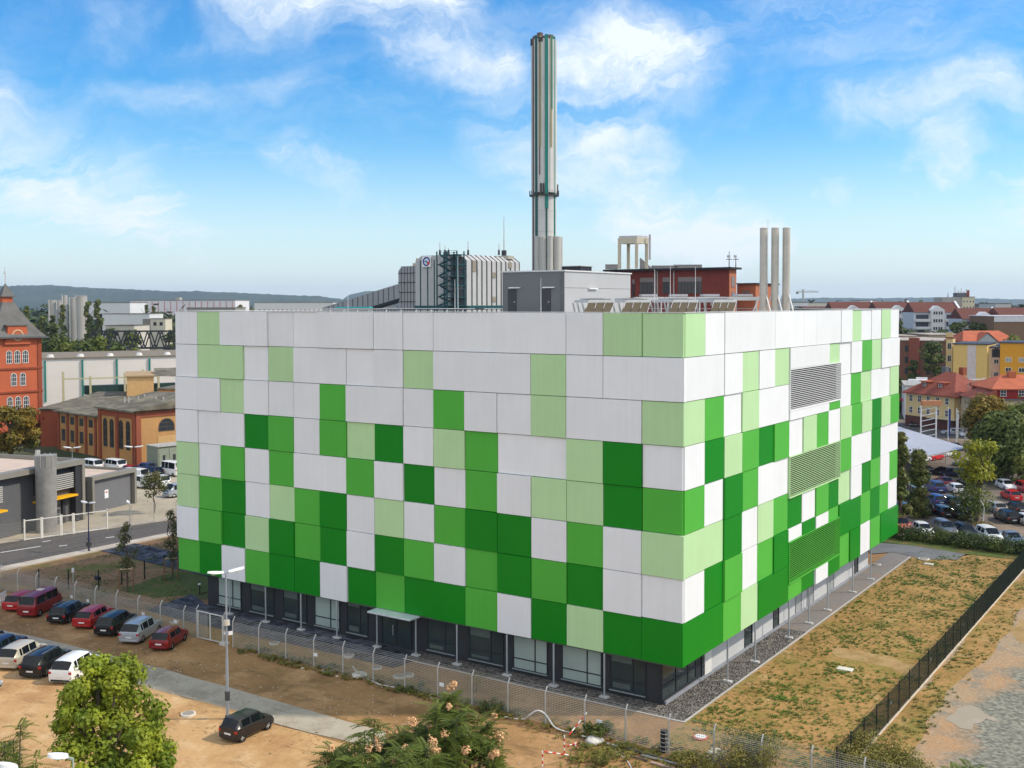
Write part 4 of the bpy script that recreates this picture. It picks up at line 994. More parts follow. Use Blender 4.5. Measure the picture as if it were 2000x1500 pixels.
X, Y = near(8, 38); pinnate_tree('feathery tree in the bottom left corner', X, Y, 9.3, 1.3, 6, 520, 0, ll=.62)
X, Y = near(1915, 36); pinnate_tree('feathery tree in the bottom right corner below the puddle', X, Y, 8.7, 1.8, 7, 700, 0)
X, Y = near(1992, 34); pinnate_tree('feathery tree cut by the right edge', X, Y, 8.5, 1.3, 8, 420, 0)
# shrubs and tall weeds
LM_weed = leafmat('yellowish weeds', (.26, .22, .05), (.12, .14, .03), 1.5)
LM_shrub = leafmat('green shrub leaves', (.07, .115, .02), (.16, .165, .04), 1.5)
def shrub(name, label, x, y, w_, h, lm, seed, n=9, leaf=.1, per=160, group=None, cat='shrub', sy=1., rz=0):
    R = random.Random(seed); cw = MB(); st2 = MB(); t = thing(name, label, cat, (x, y, 0), rz, group)
    for i in range(n):
        a = R.uniform(0, 6.28); rr = w_*sqrt(R.random())*.8; c = Vector((rr*cos(a), rr*sin(a)*sy, h*R.uniform(.3, .72))); leafcloud(cw, R, c, h*.33, per, leaf, .9); st2.tube([(rr*.3*cos(a), rr*.3*sin(a)*sy, 0), c], .02, 5, .008)
    cw.build('foliage', lm, t); st2.build('stem', M_bark, t); return t
shrub('bush', 'large yellow green bush at the bottom edge right of the block corner', *at(1445, 1512), 1.9, 1.9, LM_weed, 21, 16, .12, 260)
shrub('bush', 'green bush growing behind the yellowish one at the bottom edge', *at(1475, 1495), 1.1, 1.9, LM_shrub, 22, 9, .12, 220)
shrub('bush', 'low yellowish bush beside a white fence post at the bottom', *at(1352, 1512), 1.1, 1.1, LM_weed, 23, 9, .1, 200)
shrub('bush', 'straw coloured bush at the near end of the dark mesh fence', *at(1690, 1512), 2.2, 1.8, LM_weed, 24, 18, .12, 260)
shrub('bush', 'dry bush beside the feathery tree in the bottom right', *at(1765, 1530), 1.7, 1.5, LM_weed, 25, 12, .12, 240)
shrub('bush', 'dark broad leaved plant growing through the fence by the concrete lump', *at(1165, 1440), .9, .9, LM_shrub, 26, 8, .18, 90)
shrub('bush', 'weed clump at the fence base left of the arching hose', *at(960, 1392), .8, .8, LM_shrub, 27, 7, .1, 120)
shrub('bush', 'tall dry weed inside the fence behind the seeding tree', *at(925, 1352), .45, 1.5, LM_weed, 28, 5, .08, 90)
shrub('bush', 'yellow weed clump among the pipes at the bottom edge', *at(1180, 1490), .9, .7, LM_weed, 29, 7, .09, 120)
shrub('bush', 'green weed clump at the fence foot in front of the long hose', *at(812, 1350), .9, .55, LM_shrub, 30, 7, .08, 110)
# weeds as ground cover
def tufts(name, label, area, n, hmin, hmax, m, seed, dens=None, keep=None):
    R = random.Random(seed); mb = MB(); k = 0; cl_ = [(R.uniform(area[0], area[1]), R.uniform(area[2], area[3]), R.uniform(.4, 1.8)) for _ in range(dens or 60)]
    while k < n:
        if R.random() < .75: cx_, cy_, cr_ = R.choice(cl_); x, y = R.gauss(cx_, cr_*.5), R.gauss(cy_, cr_*.5)
        else: x, y = R.uniform(area[0], area[1]), R.uniform(area[2], area[3])
        if not (area[0] < x < area[1] and area[2] < y < area[3]) or (keep and not keep(x, y)): continue
        k += 1; h = R.uniform(hmin, hmax)
        for _ in range(6):
            a = R.uniform(0, 6.28); d = Vector((cos(a), sin(a), 0)); w2 = Vector((-d.y, d.x, 0))*h*.22; b0 = Vector((x, y, .0)); m1 = b0+d*h*.45+Vector((0, 0, h*.7)); e = b0+d*h*1.0+Vector((0, 0, h*.75))
            k0 = len(mb.v); mb.v += [tuple(b0), tuple(m1-w2), tuple(e), tuple(m1+w2)]; mb.f.append((k0, k0+1, k0+2, k0+3))
    o = mb.build(name, m); return tag(o, label, 'weeds', kind='stuff')
LM_tuft = leafmat('weed tufts', (.10, .17, .018), (.16, .17, .03), 1., .25)
tufts('weeds', 'green weed tufts scattered over the orange earth', (.9, 9.9, -4.5, 50), 4200, .06, .2, LM_tuft, 31, 190, lambda x, y: not (13.6 < y < 17 and x > 3.5))
tufts('weeds', 'sparse weeds along the foot of the wire fence', (-30, 12, -6.3, -4.6), 900, .08, .3, LM_weed, 32, 60)
tufts('weeds', 'weeds on the verge outside the dark fence', (10.4, 12.4, -8, 52), 900, .06, .22, LM_weed, 33, 60)
tufts('weeds', 'rough weeds between the fence and the bottom edge', (-6, 12, -10, -5.6), 900, .08, .25, LM_weed, 34, 40, lambda x, y: x > -2.5 or y > -7)

LM_straw = leafmat('dry straw grass', (.31, .22, .085), (.20, .175, .05), 1., .25)
tufts('weeds', 'short dry straw coloured grass over the earth right of the block', (.9, 9.9, -4.5, 51), 9000, .04, .11, LM_straw, 35, 300, lambda x, y: not (13.6 < y < 17 and x > 3.5))
tufts('weeds', 'dry grass along both sides of the concrete path', (-50, 2, -17, -9), 700, .03, .09, LM_straw, 36, 90)
tufts('weeds', 'thin grass on the earth patch by the street', (-62, -43, -4, 20), 2200, .05, .14, LM_tuft, 37, 60, lambda x, y: x > -64+y*.1)
def pebbles(name, label, area, n, s0, s1, m, seed):
    R = random.Random(seed); mb = MB()
    for _ in range(n):
        x, y, r = R.uniform(*area[:2]), R.uniform(*area[2:]), R.uniform(s0, s1); a = [R.uniform(0, 1)+i*1.57 for i in range(4)]
        k0 = len(mb.v); mb.v += [(x+r*cos(t_), y+r*sin(t_)*.8, .0) for t_ in a]+[(x+r*.6*cos(t_), y+r*.6*sin(t_), r*.6) for t_ in a]; mb.f += [(k0+i, k0+(i+1) % 4, k0+4+(i+1) % 4, k0+4+i) for i in range(4)]+[(k0+4, k0+5, k0+6, k0+7)]
    return tag(mb.build(name, m), label, 'gravel', kind='stuff')
pebbles('gravel_stones', 'loose stones scattered over the sandy lot', (-60, 12, -28, -4.6), 2600, .02, .07, mat('stones', (.42, .36, .28), .9, var=.3, vscale=2), 38)
pebbles('gravel_stones', 'loose stones on the gravel track at the right', (11, 32, -8, 40), 2500, .02, .08, mat('stones', (.42, .36, .28), .9), 39)
pebbles('gravel_stones', 'ballast stones heaped in the bed around the block', (-1.45, .5, -.95, 19.1), 5200, .03, .07, mat('ballast stone', (.24, .22, .19), .9, var=.5, vscale=3), 40)
pebbles('gravel_stones', 'ballast stones in front of the long shady glazing', (-19.3, -1.5, -.95, .65), 5200, .03, .07, mat('ballast stone', (.24, .22, .19), .9), 41)
# ---------------------------------------------------------------- workshop across the street
def mk(name, m, parent, *boxes, bevel=0.):
    mb = MB()
    for b in boxes: mb.box(*b)
    return mb.build(name, m, parent, bevel=bevel)
M_dgrey = mat('dark grey cladding', (.115, .118, .125), .6, var=.06)
M_dgrey2 = mat('charcoal cladding', (.035, .036, .04), .6)
M_taupe = mat('taupe metal edge', (.24, .225, .19), .55, var=.05)
M_pinkroof = mat('pinkish gravel roof', (.55, .43, .34), .95, var=.12, vscale=.8)
M_yellow = mat('yellow awning', (.85, .45, .01), .5)
M_shut = mat('roller shutter', (.10, .10, .11), .5)
p0 = Vector((*at(153, 1010), 0)); p1 = Vector((*at(97, 1022), 0)); dv = (p0-p1).normalized()*.5+Vector((-.345, .94, 0)).normalized()*.5; dv.normalize()
rz = atan2(dv.y, dv.x); o_ = p0-dv*19
ws = thing('workshop', 'low dark grey workshop with roller doors and yellow awning strips', 'workshop', tuple(o_), rz)
Wd, Hh, Dp = 19., 6.6, 22.
mk('wall', M_dgrey, ws, (0, Wd-.4, 0, Dp, 0, Hh-.5), )
mk('roof', M_pinkroof, ws, (.05, Wd-.05, .2, Dp, Hh-.499, Hh-.4))
mk('roof_edge', M_taupe, ws, (-.2, Wd, -.9, .2, Hh-.55, Hh), (Wd-.3, Wd, .2, Dp, Hh-.55, Hh+.02), (-.2, Wd, Dp, Dp+.3, Hh-.5, Hh), (Wd-.398, Wd+.003, -.9, -.003, 0, Hh-.55))
mk('column', M_dgrey2, ws, (Wd-1.3, Wd-.402, -.75, -.003, 0, Hh-.552))
def shopfront(x0, x1):
    for k in range(8):
        z = 3.75+k*.21; mk('louvre_slat', mat('pale slat', (.55, .54, .5), .5, metal=.3), ws, (x0, x1, -.6, -.5, z, z+.11))
    mk('dark_band', M_dgrey2, ws, (x0, x1, -.25, -.003, 3.6, 5.6))
    mk('awning', M_yellow, ws, (x0-.1, x1+.1, -1.1, -.003, 2.85, 3.02))
    d = mk('roller_door', M_shut, ws, (x0+.4, x0+(x1-x0)*.72, -.08, -.002, 0, 2.7))
    mb = MB()
    for k in range(4): mb.box(x0+.42, x0+(x1-x0)*.72-.02, -.11, -.081, .5+k*.6, .54+k*.6)
    mb.box(x0+(x1-x0)*.36-.03, x0+(x1-x0)*.36+.03, -.112, -.0805, .02, 2.65); mb.build('rail', M_galv, d)
    mk('door_window', M_dwin, ws, (x0+.5, x0+(x1-x0)*.68, -.1, -.0825, 1.12, 1.6))
    mk('side_frame', M_dgrey2, ws, (x0+(x1-x0)*.76, x0+(x1-x0)*.84, -.2, -.002, 0, 2.84))
shopfront(Wd-6.6, Wd-1.4); shopfront(1.5, Wd-11.2)
for k in range(7): MB().cyl(2+k*2.6, Dp-1.2, Hh-.4, Hh+.1, .12, n=8).build('roof_vent', M_galv, ws)
MB().cyl(5, 12, Hh-.4, Hh-.1, 1.3, n=18).build('skylight', mat('rust skylight', (.45, .2, .1), .7), ws)
cc = at(78, 1033); cy = thing('concrete_silo', 'round ribbed concrete drum in front of the workshop', 'concrete tower', (cc[0]+.9, cc[1]+.1, 0))
MB().cyl(0, 0, 0, 7.9, 1.02, n=28).build('drum', mat('raw concrete', (.27, .26, .24), .8, var=.18, vscale=1.2, bump=.2, bscale=4), cy, smooth=False)
mb = MB()
for k in range(12): a = k*pi/6; mb.cyl(1.05*cos(a), 1.05*sin(a), 6.7, 8.0, .03, n=5)
mb.build('railing', M_galv, cy); MB().box(-1.5, -1.2, -.2, .2, 3, 8.3).build('ladder', M_galv, cy)
anx = thing('workshop_annex', 'dark grey windowless shed with a taupe frame beside the workshop', 'shed', tuple(Vector((*at(173, 1001), 0))), rz)
aw = 7.4; mk('wall', mat('mid grey cladding', (.165, .165, .17), .6, var=.05), anx, (.35, aw-.35, 0, 10, 0, 3.7))
mk('roof', M_pinkroof, anx, (.1, aw-.1, .3, 10.2, 3.701, 3.8)); mk('frame', M_taupe, anx, (0, aw, -.5, .3, 3.71, 4.15), (0, .34, -.5, .3, 0, 3.709), (aw-.34, aw, -.5, .3, 0, 3.709), (aw-.3, aw, .3, 10.4, 3.7, 4.1), (0, .3, .3, 10.4, 3.7, 4.1))
mk('notice', M_sign, anx, (2.5, 3.1, -.03, -.003, 1.35, 2.3)); mk('notice_mark', mat('red mark', (.6, .08, .05), .6), anx, (2.62, 2.98, -.036, -.0305, 1.95, 2.1))
lk = mk('link_wall', M_dgrey2, anx, (-2.6, -.003, 1.2, 1.6, 0, 3.9))
# sliding gates and fence along the far pavement
sf = thing('sliding_gate', 'white tubular sliding gates and mesh fence in front of the workshop', 'gate')
ga = Vector((*at(45, 1052), 0)); gb = Vector((*at(209, 1030), 0)); gd = (gb-ga).normalized(); glen = (gb-ga).length
M_wh = mat('white gate paint', (.72, .69, .62), .5)
def gpt(s_, z): q = ga+gd*s_; return (q.x, q.y, z)
for us in ((45, 80), (80, 118), (118, 142), (142, 209)):
    def sof(u):
        lo, hi = -40., 60.
        for _ in range(50):
            m = (lo+hi)/2; q = ga+gd*m
            if project(q.x, q.y, 0)[0] < u: lo = m
            else: hi = m
        return lo
    s0, s1 = sof(us[0]), sof(us[1]); mb = MB()
    mb.bar(gpt(s0, .1), gpt(s1, .1), .09).bar(gpt(s0, 1.95), gpt(s1, 1.95), .09); mb.bar(gpt(s0+.06, .02), gpt(s0+.06, 2.1), .13).bar(gpt(s1-.06, .02), gpt(s1-.06, 2.1), .13)
    mb.build('gate_frame', M_wh, sf); mm_ = MB()
    for k in range(12): mm_.bar(gpt(s0, .25+k*.14), gpt(s1, .25+k*.14), .015)
    mm_.build('mesh_panel', M_mesh, sf)
wf2 = thing('wire_fence', 'grey wire fence continuing both sides of the sliding gates across the street', 'fence')
for s0, n in ((sof(209), 14), (sof(45)-2.5*12, 12)):
    for k in range(n):
        a, b = s0+k*2.5, s0+(k+1)*2.5
        MB().cyl(*gpt(a, 0)[:2], 0, 1.9, .04, n=6).tube([gpt(a, 1.9), (gpt(a, 0)[0]+.25, gpt(a, 0)[1], 2.2)], .035, 5).build('post', M_galv, wf2)
        mb = MB()
        for q in range(13): mb.bar(gpt(a, .12+q*.145), gpt(b, .12+q*.145), .011)
        mb.build('mesh_panel', M_mesh, wf2)
# parked vans and cars on the far street
GC = 'vehicles parked beyond the street on the left'
def car_at(kind, col, label, u, v, rz, group, **k): X, Y = at(u, v); return make_car(kind, PAINT[col], label, X, Y, rz, group, **k)
RC = ANG+.9
car_at('boxvan', 'white', 'white panel van with wide windows in front of the grey green shed', 333, 925, RC-pi*0, GC, name='van', cat='van')
car_at('van', 'white', 'white van between the street lamp and the white minibus', 306, 948, RC, GC, name='van', cat='van')
car_at('boxvan', 'white', 'white van standing directly right of the grey shed', 258, 940, RC+.2, GC, name='van', cat='van', panel=True)
car_at('van', 'white', 'windowless white van right beside the dark twin armed lamp post', 286, 950, RC+.3, GC, name='van', cat='van', panel=True)
car_at('van', 'silver', 'silver van cut by the left edge of the block', 349, 966, RC+pi/2, GC, name='van', cat='van')
car_at('hatch', 'blue', 'blue car with its boot open under the brick gable', 283, 917, RC, GC)
car_at('hatch', 'navy', 'dark blue car behind the white vans', 297, 925, RC, GC)
car_at('hatch', 'red', 'red car by the brick hall wall', 250, 922, RC, GC)
car_at('van', 'white', 'white car at the foot of the arched windows', 223, 915, RC, GC, name='van', cat='van')
car_at('van', 'white', 'white car nearest the workshop roof edge', 178, 915, RC, GC, name='van', cat='van')
car_at('estate', 'blue', 'blue estate car between the red car and the white vans', 268, 930, RC+.2, GC)
# ---------------------------------------------------------------- old brick hall
def brickmat(name, c1, c2, mortar, scale=5., w_=.6, h_=.25):
    m = mat(name, c1, .9, var=.2, vscale=.5); t = m.node_tree; b = t.nodes['Principled BSDF']
    tc_ = t.nodes.new('ShaderNodeTexCoord'); mp = t.nodes.new('ShaderNodeMapping'); br_ = t.nodes.new('ShaderNodeTexBrick')
    t.links.new(tc_.outputs['Object'], mp.inputs[0]); mp.inputs['Rotation'].default_value = (radians(90), 0, 0)
    t.links.new(mp.outputs[0], br_.inputs['Vector']); br_.inputs['Scale'].default_value = scale
    br_.inputs['Color1'].default_value = (*c1, 1); br_.inputs['Color2'].default_value = (*c2, 1); br_.inputs['Mortar'].default_value = (*mortar, 1)
    mu = t.nodes.new('ShaderNodeMix'); mu.data_type = 'RGBA'; mu.inputs['Factor'].default_value = .5
    old = b.inputs['Base Color'].links[0].from_socket; t.links.new(old, mu.inputs[6]); t.links.new(br_.outputs[0], mu.inputs[7]); t.links.new(mu.outputs[2], b.inputs['Base Color'])
    return m
M_ochre = brickmat('ochre brick', (.50, .25, .08), (.38, .17, .05), (.42, .28, .14))
M_redbr = brickmat('red brick', (.30, .065, .025), (.22, .045, .018), (.25, .12, .08))
M_felt = mat('grey felt roof', (.125, .11, .08), .95, var=.25, vscale=.6, col2=(.19, .17, .12), c2scale=.3)
C0 = Vector((*at(265, 906), 0)); rzb = -.16
bh = thing('brick_hall', 'old hall of ochre brick with red brick piers and tall arched windows', 'brick hall', tuple(C0), rzb)
xL = -11.; Hb = 7.9     # local: front faces -y, gable side faces +x
mk('wall', M_ochre, bh, (xL, 0, 0, 30, 0, Hb))
mk('low_wall', M_ochre, bh, (xL-15.5, xL-.002, .8, 22, 0, 6.3))
MB().add([(xL-.5, -.6, Hb), (.6, -.6, Hb), (.6, 31, Hb+.1), (xL-.5, 31, Hb+.1), (xL-.5, 9, Hb+1.7), (.6, 9, Hb+1.7), (xL-.5, -.6, Hb-.25), (.6, -.6, Hb-.25)], [(0, 1, 5, 4), (4, 5, 2, 3), (1, 2, 5), (0, 4, 3), (6, 7, 1, 0), (6, 7, 2, 3)]).build('roof', M_felt, bh)
MB().add([(xL-16, .2, 6.3), (xL-.51, .2, 6.3), (xL-.51, 23, 8.2), (xL-16, 23, 8.2), (xL-16, .2, 6.05), (xL-.51, .2, 6.05)], [(0, 1, 2, 3), (4, 5, 1, 0)]).build('low_roof', M_felt, bh)
prs = MB()
for x in (xL, xL/2-.2, -.75): prs.box(x, x+.75, -.22, -.003, 0, Hb-.27)
prs.box(.003, .2, 0, .75, 0, Hb-.27)
for y in (9.2, 18.5): prs.box(.003, .2, y, y+.75, 0, Hb-.05)
for pb_ in range(0, len(prs.v), 8):
    q = MB(); q.v = prs.v[pb_:pb_+8]; q.f = prs.f[:6]; q.build('pier', M_redbr, bh)
mk('cornice', M_redbr, bh, (xL+.75, -.9, -.15, -.004, Hb-1.2, Hb-.26)); mk('cornice', M_redbr, bh, (.004, .15, .8, 29, Hb-1.0, Hb-.1))
for k in range(5): mk('pier', M_redbr, bh, (xL-15.4+k*3.1, xL-14.8+k*3.1, .62, .797, 0, 6.0))
for x in (xL+1.9, xL+3.9, xL+6.7, xL+8.8): win(bh, x, 0, 2.0, 1.25, 4.3, 0, 'arch', M_bframe, M_dwin, bars=1, sub=True)
for k in range(5):
    win(bh, xL-13.6+k*3.1, .8, 1.5, 1.2, 1.9, 0, 'cross', M_bframe, M_dwin); win(bh, xL-13.6+k*3.1, .8, 4.3, 1.3, 1.2, 0, 'plain', M_bframe, M_dwin)
win(bh, 0, 4.9, 4.6, 2.6, 1.9, pi/2, 'arch', M_bframe, M_dwin, sub=True); win(bh, 0, 14.5, 4.6, 2.6, 1.9, pi/2, 'arch', M_bframe, M_dwin, sub=True); win(bh, 0, 14.5, 2.9, 2.2, 1.0, pi/2, 'cross', M_bframe, M_dwin)
mk('blind_panel', mat('pale brick infill', (.55, .34, .14), .9, var=.1), bh, (.003, .07, 3.4, 6.4, .8, 3.9))
for q in ((225, 797), (317, 772)):
    pass
for k in range(9): r = random.Random(k); MB().cyl(xL+r.uniform(1, 10), r.uniform(2, 7), Hb+.4, Hb+1.3+r.random()*.3, .1, n=6).build('roof_vent', M_galv, bh)
gs = thing('site_shed', 'grey green double door shed against the brick gable', 'shed', (*at(345, 912), 0), rzb+pi/2)
mk('wall', mat('grey green metal', (.22, .24, .17), .6), gs, (-3, 4, 0, 3, 0, 3.3)); mk('roof', M_galv, gs, (-3.1, 4.1, -.2, 3.1, 3.301, 3.42))
for x in (-2.8, -1.2): d = mk('door', mat('door green', (.25, .27, .2), .6), gs, (x, x+1.5, -.05, -.003, .1, 3.0)); mk('door_window', M_dwin, d, (x+.55, x+.95, -.07, -.052, 1.3, 2.1))
# further low brick buildings behind
def far_box(name, label, cat, u0, u1, vtop, D, depth, wallm, roofm=None, vbot=None, ang=0., parapet=.0, h=None, z0=0.):
    """box whose front edge spans photo columns u0..u1 at distance D; local x along the front"""
    a = far(u0, vtop, D); b = far(u1, vtop, D+math.tan(ang)*(u1-u0)*pxm(D)); z = a.z if h is None else h
    d = Vector((b.x-a.x, b.y-a.y)); w_ = d.length; t = thing(name, label, cat, (a.x, a.y, 0), atan2(d.y, d.x))
    mk('wall', wallm, t, (0, w_, 0, depth, z0, z)); mk('roof', roofm or M_felt, t, (-.25, w_+.25, -.25, depth+.25, z+.003, z+.25))
    t['w'] = w_; t['h'] = z; return t
l1 = far_box('brick_shed', 'long low shed with a weathered grey roof behind the brick hall', 'shed', 78, 285, 800, 182, 26, M_redbr, M_felt, h=6.)
w_ = l1['w']; MB().add([(-.5, -.5, 6.26), (w_+.5, -.5, 6.26), (w_-2, 26, 7.0), (0, 26, 7.0)], [(0, 1, 2, 3)]).build('upper_roof', M_felt, l1)
ob = far_box('ochre_house', 'plain ochre yellow gable building behind the brick hall', 'building', 247, 300, 738, 200, 14, mat('ochre render', (.62, .38, .16), .85, var=.08), mat('ochre coping', (.4, .28, .15), .9), ang=.3, h=10.2)
MB().add([(ob['w']+.2, -.3, 10.3), (ob['w']+9, -.3, 9.9), (ob['w']+9, 10, 11.2), (ob['w']+.2, 10, 11.2)], [(0, 1, 2, 3)]).build('side_roof', M_felt, ob)
o2 = far_box('orange_building', 'rust orange building with a flat grey canopy beside the block', 'building', 308, 375, 752, 190, 12, mat('rust orange render', (.55, .20, .035), .8), mat('grey felt roof', (.17, .155, .12)), ang=-.1, h=8.7)
for x in (1.5, 3.6): win(o2, x, 0, 5, 1.0, 2.6, 0, 'plain', M_bframe, M_dwin)
# long cream hall with green downpipes
M_cream = mat('cream wall', (.72, .66, .60), .85, var=.05, vscale=.2)
ch = far_box('cream_hall', 'long cream coloured hall with green downpipes behind the brick sheds', 'industrial hall', 60, 420, 703, 231, 30, M_cream, mat('brown felt roof', (.22, .18, .13), .9), ang=.42, h=11.9)
M_teal = mat('teal paint', (.01, .19, .15), .5)
for u in (88, 161, 228, 292):
    lo, hi = 0., ch['w']
    for _ in range(40):
        m = (lo+hi)/2; q = ch.location+Vector((cos(ch.rotation_euler.z)*m, sin(ch.rotation_euler.z)*m, 0))
        if project(q.x, q.y, 8)[0] < u: lo = m
        else: hi = m
    mk('downpipe', M_teal, ch, (lo-.17, lo+.17, -.3, -.003, 3, 11.6))
for x0 in (24, 32): 
    d = mk('dormer', mat('blue grey metal', (.16, .19, .22), .6), ch, (x0+10, x0+16.5, -1.5, -.004, 7.0, 9.2)); mk('glazing', mat('pale glazing', (.34, .38, .40), .3), d, (x0+10.4, x0+16.1, -1.55, -1.502, 7.3, 8.9))
for k in range(8): MB().cyl(4+k*6, 3, 12.15, 12.75, .8, .5, n=10).build('roof_vent', mat('pale vent', (.6, .58, .55), .6), ch)
pf = thing('pipe_rack', 'pale yellow steel pipe rack standing before the cream hall', 'pipe rack', tuple(Vector((*far(80, 760, 215)[:2], 0))), ch.rotation_euler.z)
M_py = mat('pale yellow steel', (.50, .45, .27), .6)
for x in (4, 9, 15.5, 19, 22, 26): mk('post', M_py, pf, (x-.2, x+.2, 0, .4, 0, 9.2+(x % 3)))
mk('beam', M_py, pf, (4, 22, .05, .35, 8.6, 8.85)); mk('tank', mat('dark green tank', (.02, .05, .04), .6), pf, (8, 26, .5, 3, 5.5, 7.2))
# ---------------------------------------------------------------- red brick tower at the left edge
D = 188; cF = far(36, 860, D); rt = ANG+.80
M_tbrick = brickmat('orange red brick', (.50, .115, .045), (.42, .09, .035), (.42, .16, .10), 4.)
M_slate2 = mat('slate roof', (.12, .115, .105), .7, var=.2, vscale=.5)
tw = thing('brick_tower', 'orange red brick tower with arched windows and a slate spire at the left edge', 'tower', (cF.x, cF.y, 0), rt)
w2 = 4.1; He = zat(659, D)
mk('wall', M_tbrick, tw, (-w2, w2, 0, 9, 0, He)); 
for x in (w2-.7, -w2): mk('pilaster', M_redbr, tw, (x, x+.7, -.12, -.003, 0, He-.3))
for z in (zat(718, D), zat(764, D)): mk('cornice', M_redbr, tw, (-w2-.1, w2+.1, -.2, -.004, z-.15, z+.15))
mk('eave', mat('dark gutter', (.10, .10, .10), .6), tw, (-w2-1., w2+1., -.9, 9.9, He+.003, He+.28))
rf = MB(); prof = [(He+.28, 4.7, 5.3), (He+1.2, 3.9, 4.4), (He+2.6, 2.9, 3.3), (He+4.6, 1.7, 2.0), (He+6.1, 1.0, 1.2)]
rings_ = [[(-a, 4.5-b, z), (a, 4.5-b, z), (a, 4.5+b, z), (-a, 4.5+b, z)] for z, a, b in prof]
for r in rings_: rf.v += r
for k in range(4):
    for i in range(4): rf.f.append((k*4+i, k*4+(i+1) % 4, k*4+4+(i+1) % 4, k*4+4+i))
rf.f.append((16, 17, 18, 19)); ro_ = rf.build('roof', M_slate2, tw)
ln = mk('lantern', M_tbrick, ro_, (-.85, .85, 3.65, 5.35, He+6.101, He+7.0)); mk('lantern_eave', M_slate2, ln, (-1.15, 1.15, 3.35, 5.65, He+7.001, He+7.15))
MB().add([(-1.1, 3.4, He+7.152), (1.1, 3.4, He+7.152), (1.1, 5.6, He+7.152), (-1.1, 5.6, He+7.152), (0, 4.5, He+9.4)], [(0, 1, 4), (1, 2, 4), (2, 3, 4), (3, 0, 4), (3, 2, 1, 0)]).build('spire', M_slate2, ro_)
MB().cyl(0, 4.5, He+9.3, He+12.2, .08, .04, n=6).cyl(0, 4.5, He+11.0, He+11.5, .28, .1, n=8).build('finial', M_galv, ro_)
gp_ = [(-2.2, He-1.0), (2.2, He-1.0), (1.75, He+.4), (1.5, He+2.1), (-1.5, He+2.1), (-1.75, He+.4)]
gb_ = MB(); gb_.add([(x, -.35, z) for x, z in gp_]+[(x, 2.5, z) for x, z in gp_], [tuple(range(6)), tuple(range(6, 12))[::-1]]+[(i, 6+i, 6+(i+1) % 6, (i+1) % 6) for i in range(6)]); gbo = gb_.build('gable', M_tbrick, tw)
mk('gable_cap', M_slate2, gbo, (-1.8, 1.8, -.5, 2.4, He+2.103, He+2.3))
rg_ = MB(); n = 24
for i in range(n):
    a, b = 2*pi*i/n, 2*pi*(i+1)/n; c_ = He+.55
    rg_.add([(.95*cos(a), -.42, c_+.95*sin(a)), (.95*cos(b), -.42, c_+.95*sin(b)), (.75*cos(b), -.42, c_+.75*sin(b)), (.75*cos(a), -.42, c_+.75*sin(a)), (.95*cos(a), -.351, c_+.95*sin(a)), (.95*cos(b), -.351, c_+.95*sin(b))], [(0, 1, 2, 3), (0, 4, 5, 1)])
rg_.build('roundel', mat('sand stone ring', (.62, .45, .26), .8), gbo)
for row, xs_ in ((zat(708, D), (-1.35, 0, 1.35)), (zat(752, D), (-.65, .85)), (zat(798, D), (-1.35, 0, 1.35))):
    for x in xs_: win(tw, x-.0, 0, row, 1.0, 2.2, 0, 'arch', M_wframe, M_dwin, bars=2)
LM_autumn = leafmat('autumn leaves', (.26, .17, .02), (.10, .12, .02), .4); LM_ivy = leafmat('red ivy', (.28, .03, .02), (.10, .07, .02), .6)
a = far(22, 870, 168); tree('autumn_tree', 'tree turning yellow in front of the brick tower', a.x, a.y, 7.6, 4.2, LM_autumn, 41, 'round', .5, 26, 170, .55, .2)
a = far(70, 870, 184); shrub('ivy', 'red ivy climbing the foot of the brick tower', a.x, a.y, 2.2, 6.5, LM_ivy, 42, 14, .4, 110, cat='ivy')
# ---------------------------------------------------------------- middle distance on the left
M_dsteel = mat('dark bridge steel', (.035, .035, .035), .7)
D = 400; a = far(178, 665, D); tb = thing('truss_bridge', 'dark steel truss bridge in front of the trees left of the block', 'bridge', (a.x, a.y, 0), ANG+.05)
zt_, zb_ = zat(646, D), zat(679, D); Lb = 48
for y in (0, 4):
    mb = MB(); mb.bar((0, y, zt_), (Lb, y, zt_), .5).bar((4, y, zb_), (Lb, y, zb_), .6); n = 12
    for k in range(n): x = Lb*k/n; mb.bar((x, y, zt_), (x+Lb/n/2+(1.2 if k == 0 else 0), y, zb_), .38).bar((x+Lb/n/2, y, zb_), (x+Lb/n, y, zt_), .38)
    mb.build('girder', M_dsteel, tb)
mk('deck', M_dsteel, tb, (3, Lb, .5, 3.5, zb_-.2, zb_+.3)); 
for x in (6, 26, 44): mk('pier', mat('bridge pier', (.2, .2, .2), .8), tb, (x-.6, x+.6, .5, 3.5, 0, zb_-.203))
LM_dk = leafmat('dark green woodland leaves', (.075, .115, .022), (.14, .15, .03), .10, .2); LM_pop = leafmat('poplar leaves', (.10, .135, .025), (.17, .17, .04), .3, .2); LM_mid = leafmat('mid green leaves', (.12, .155, .022), (.21, .20, .04), .25, .25)
R = random.Random(77)
trees_l = []
GT = 'broad trees behind the cream hall'
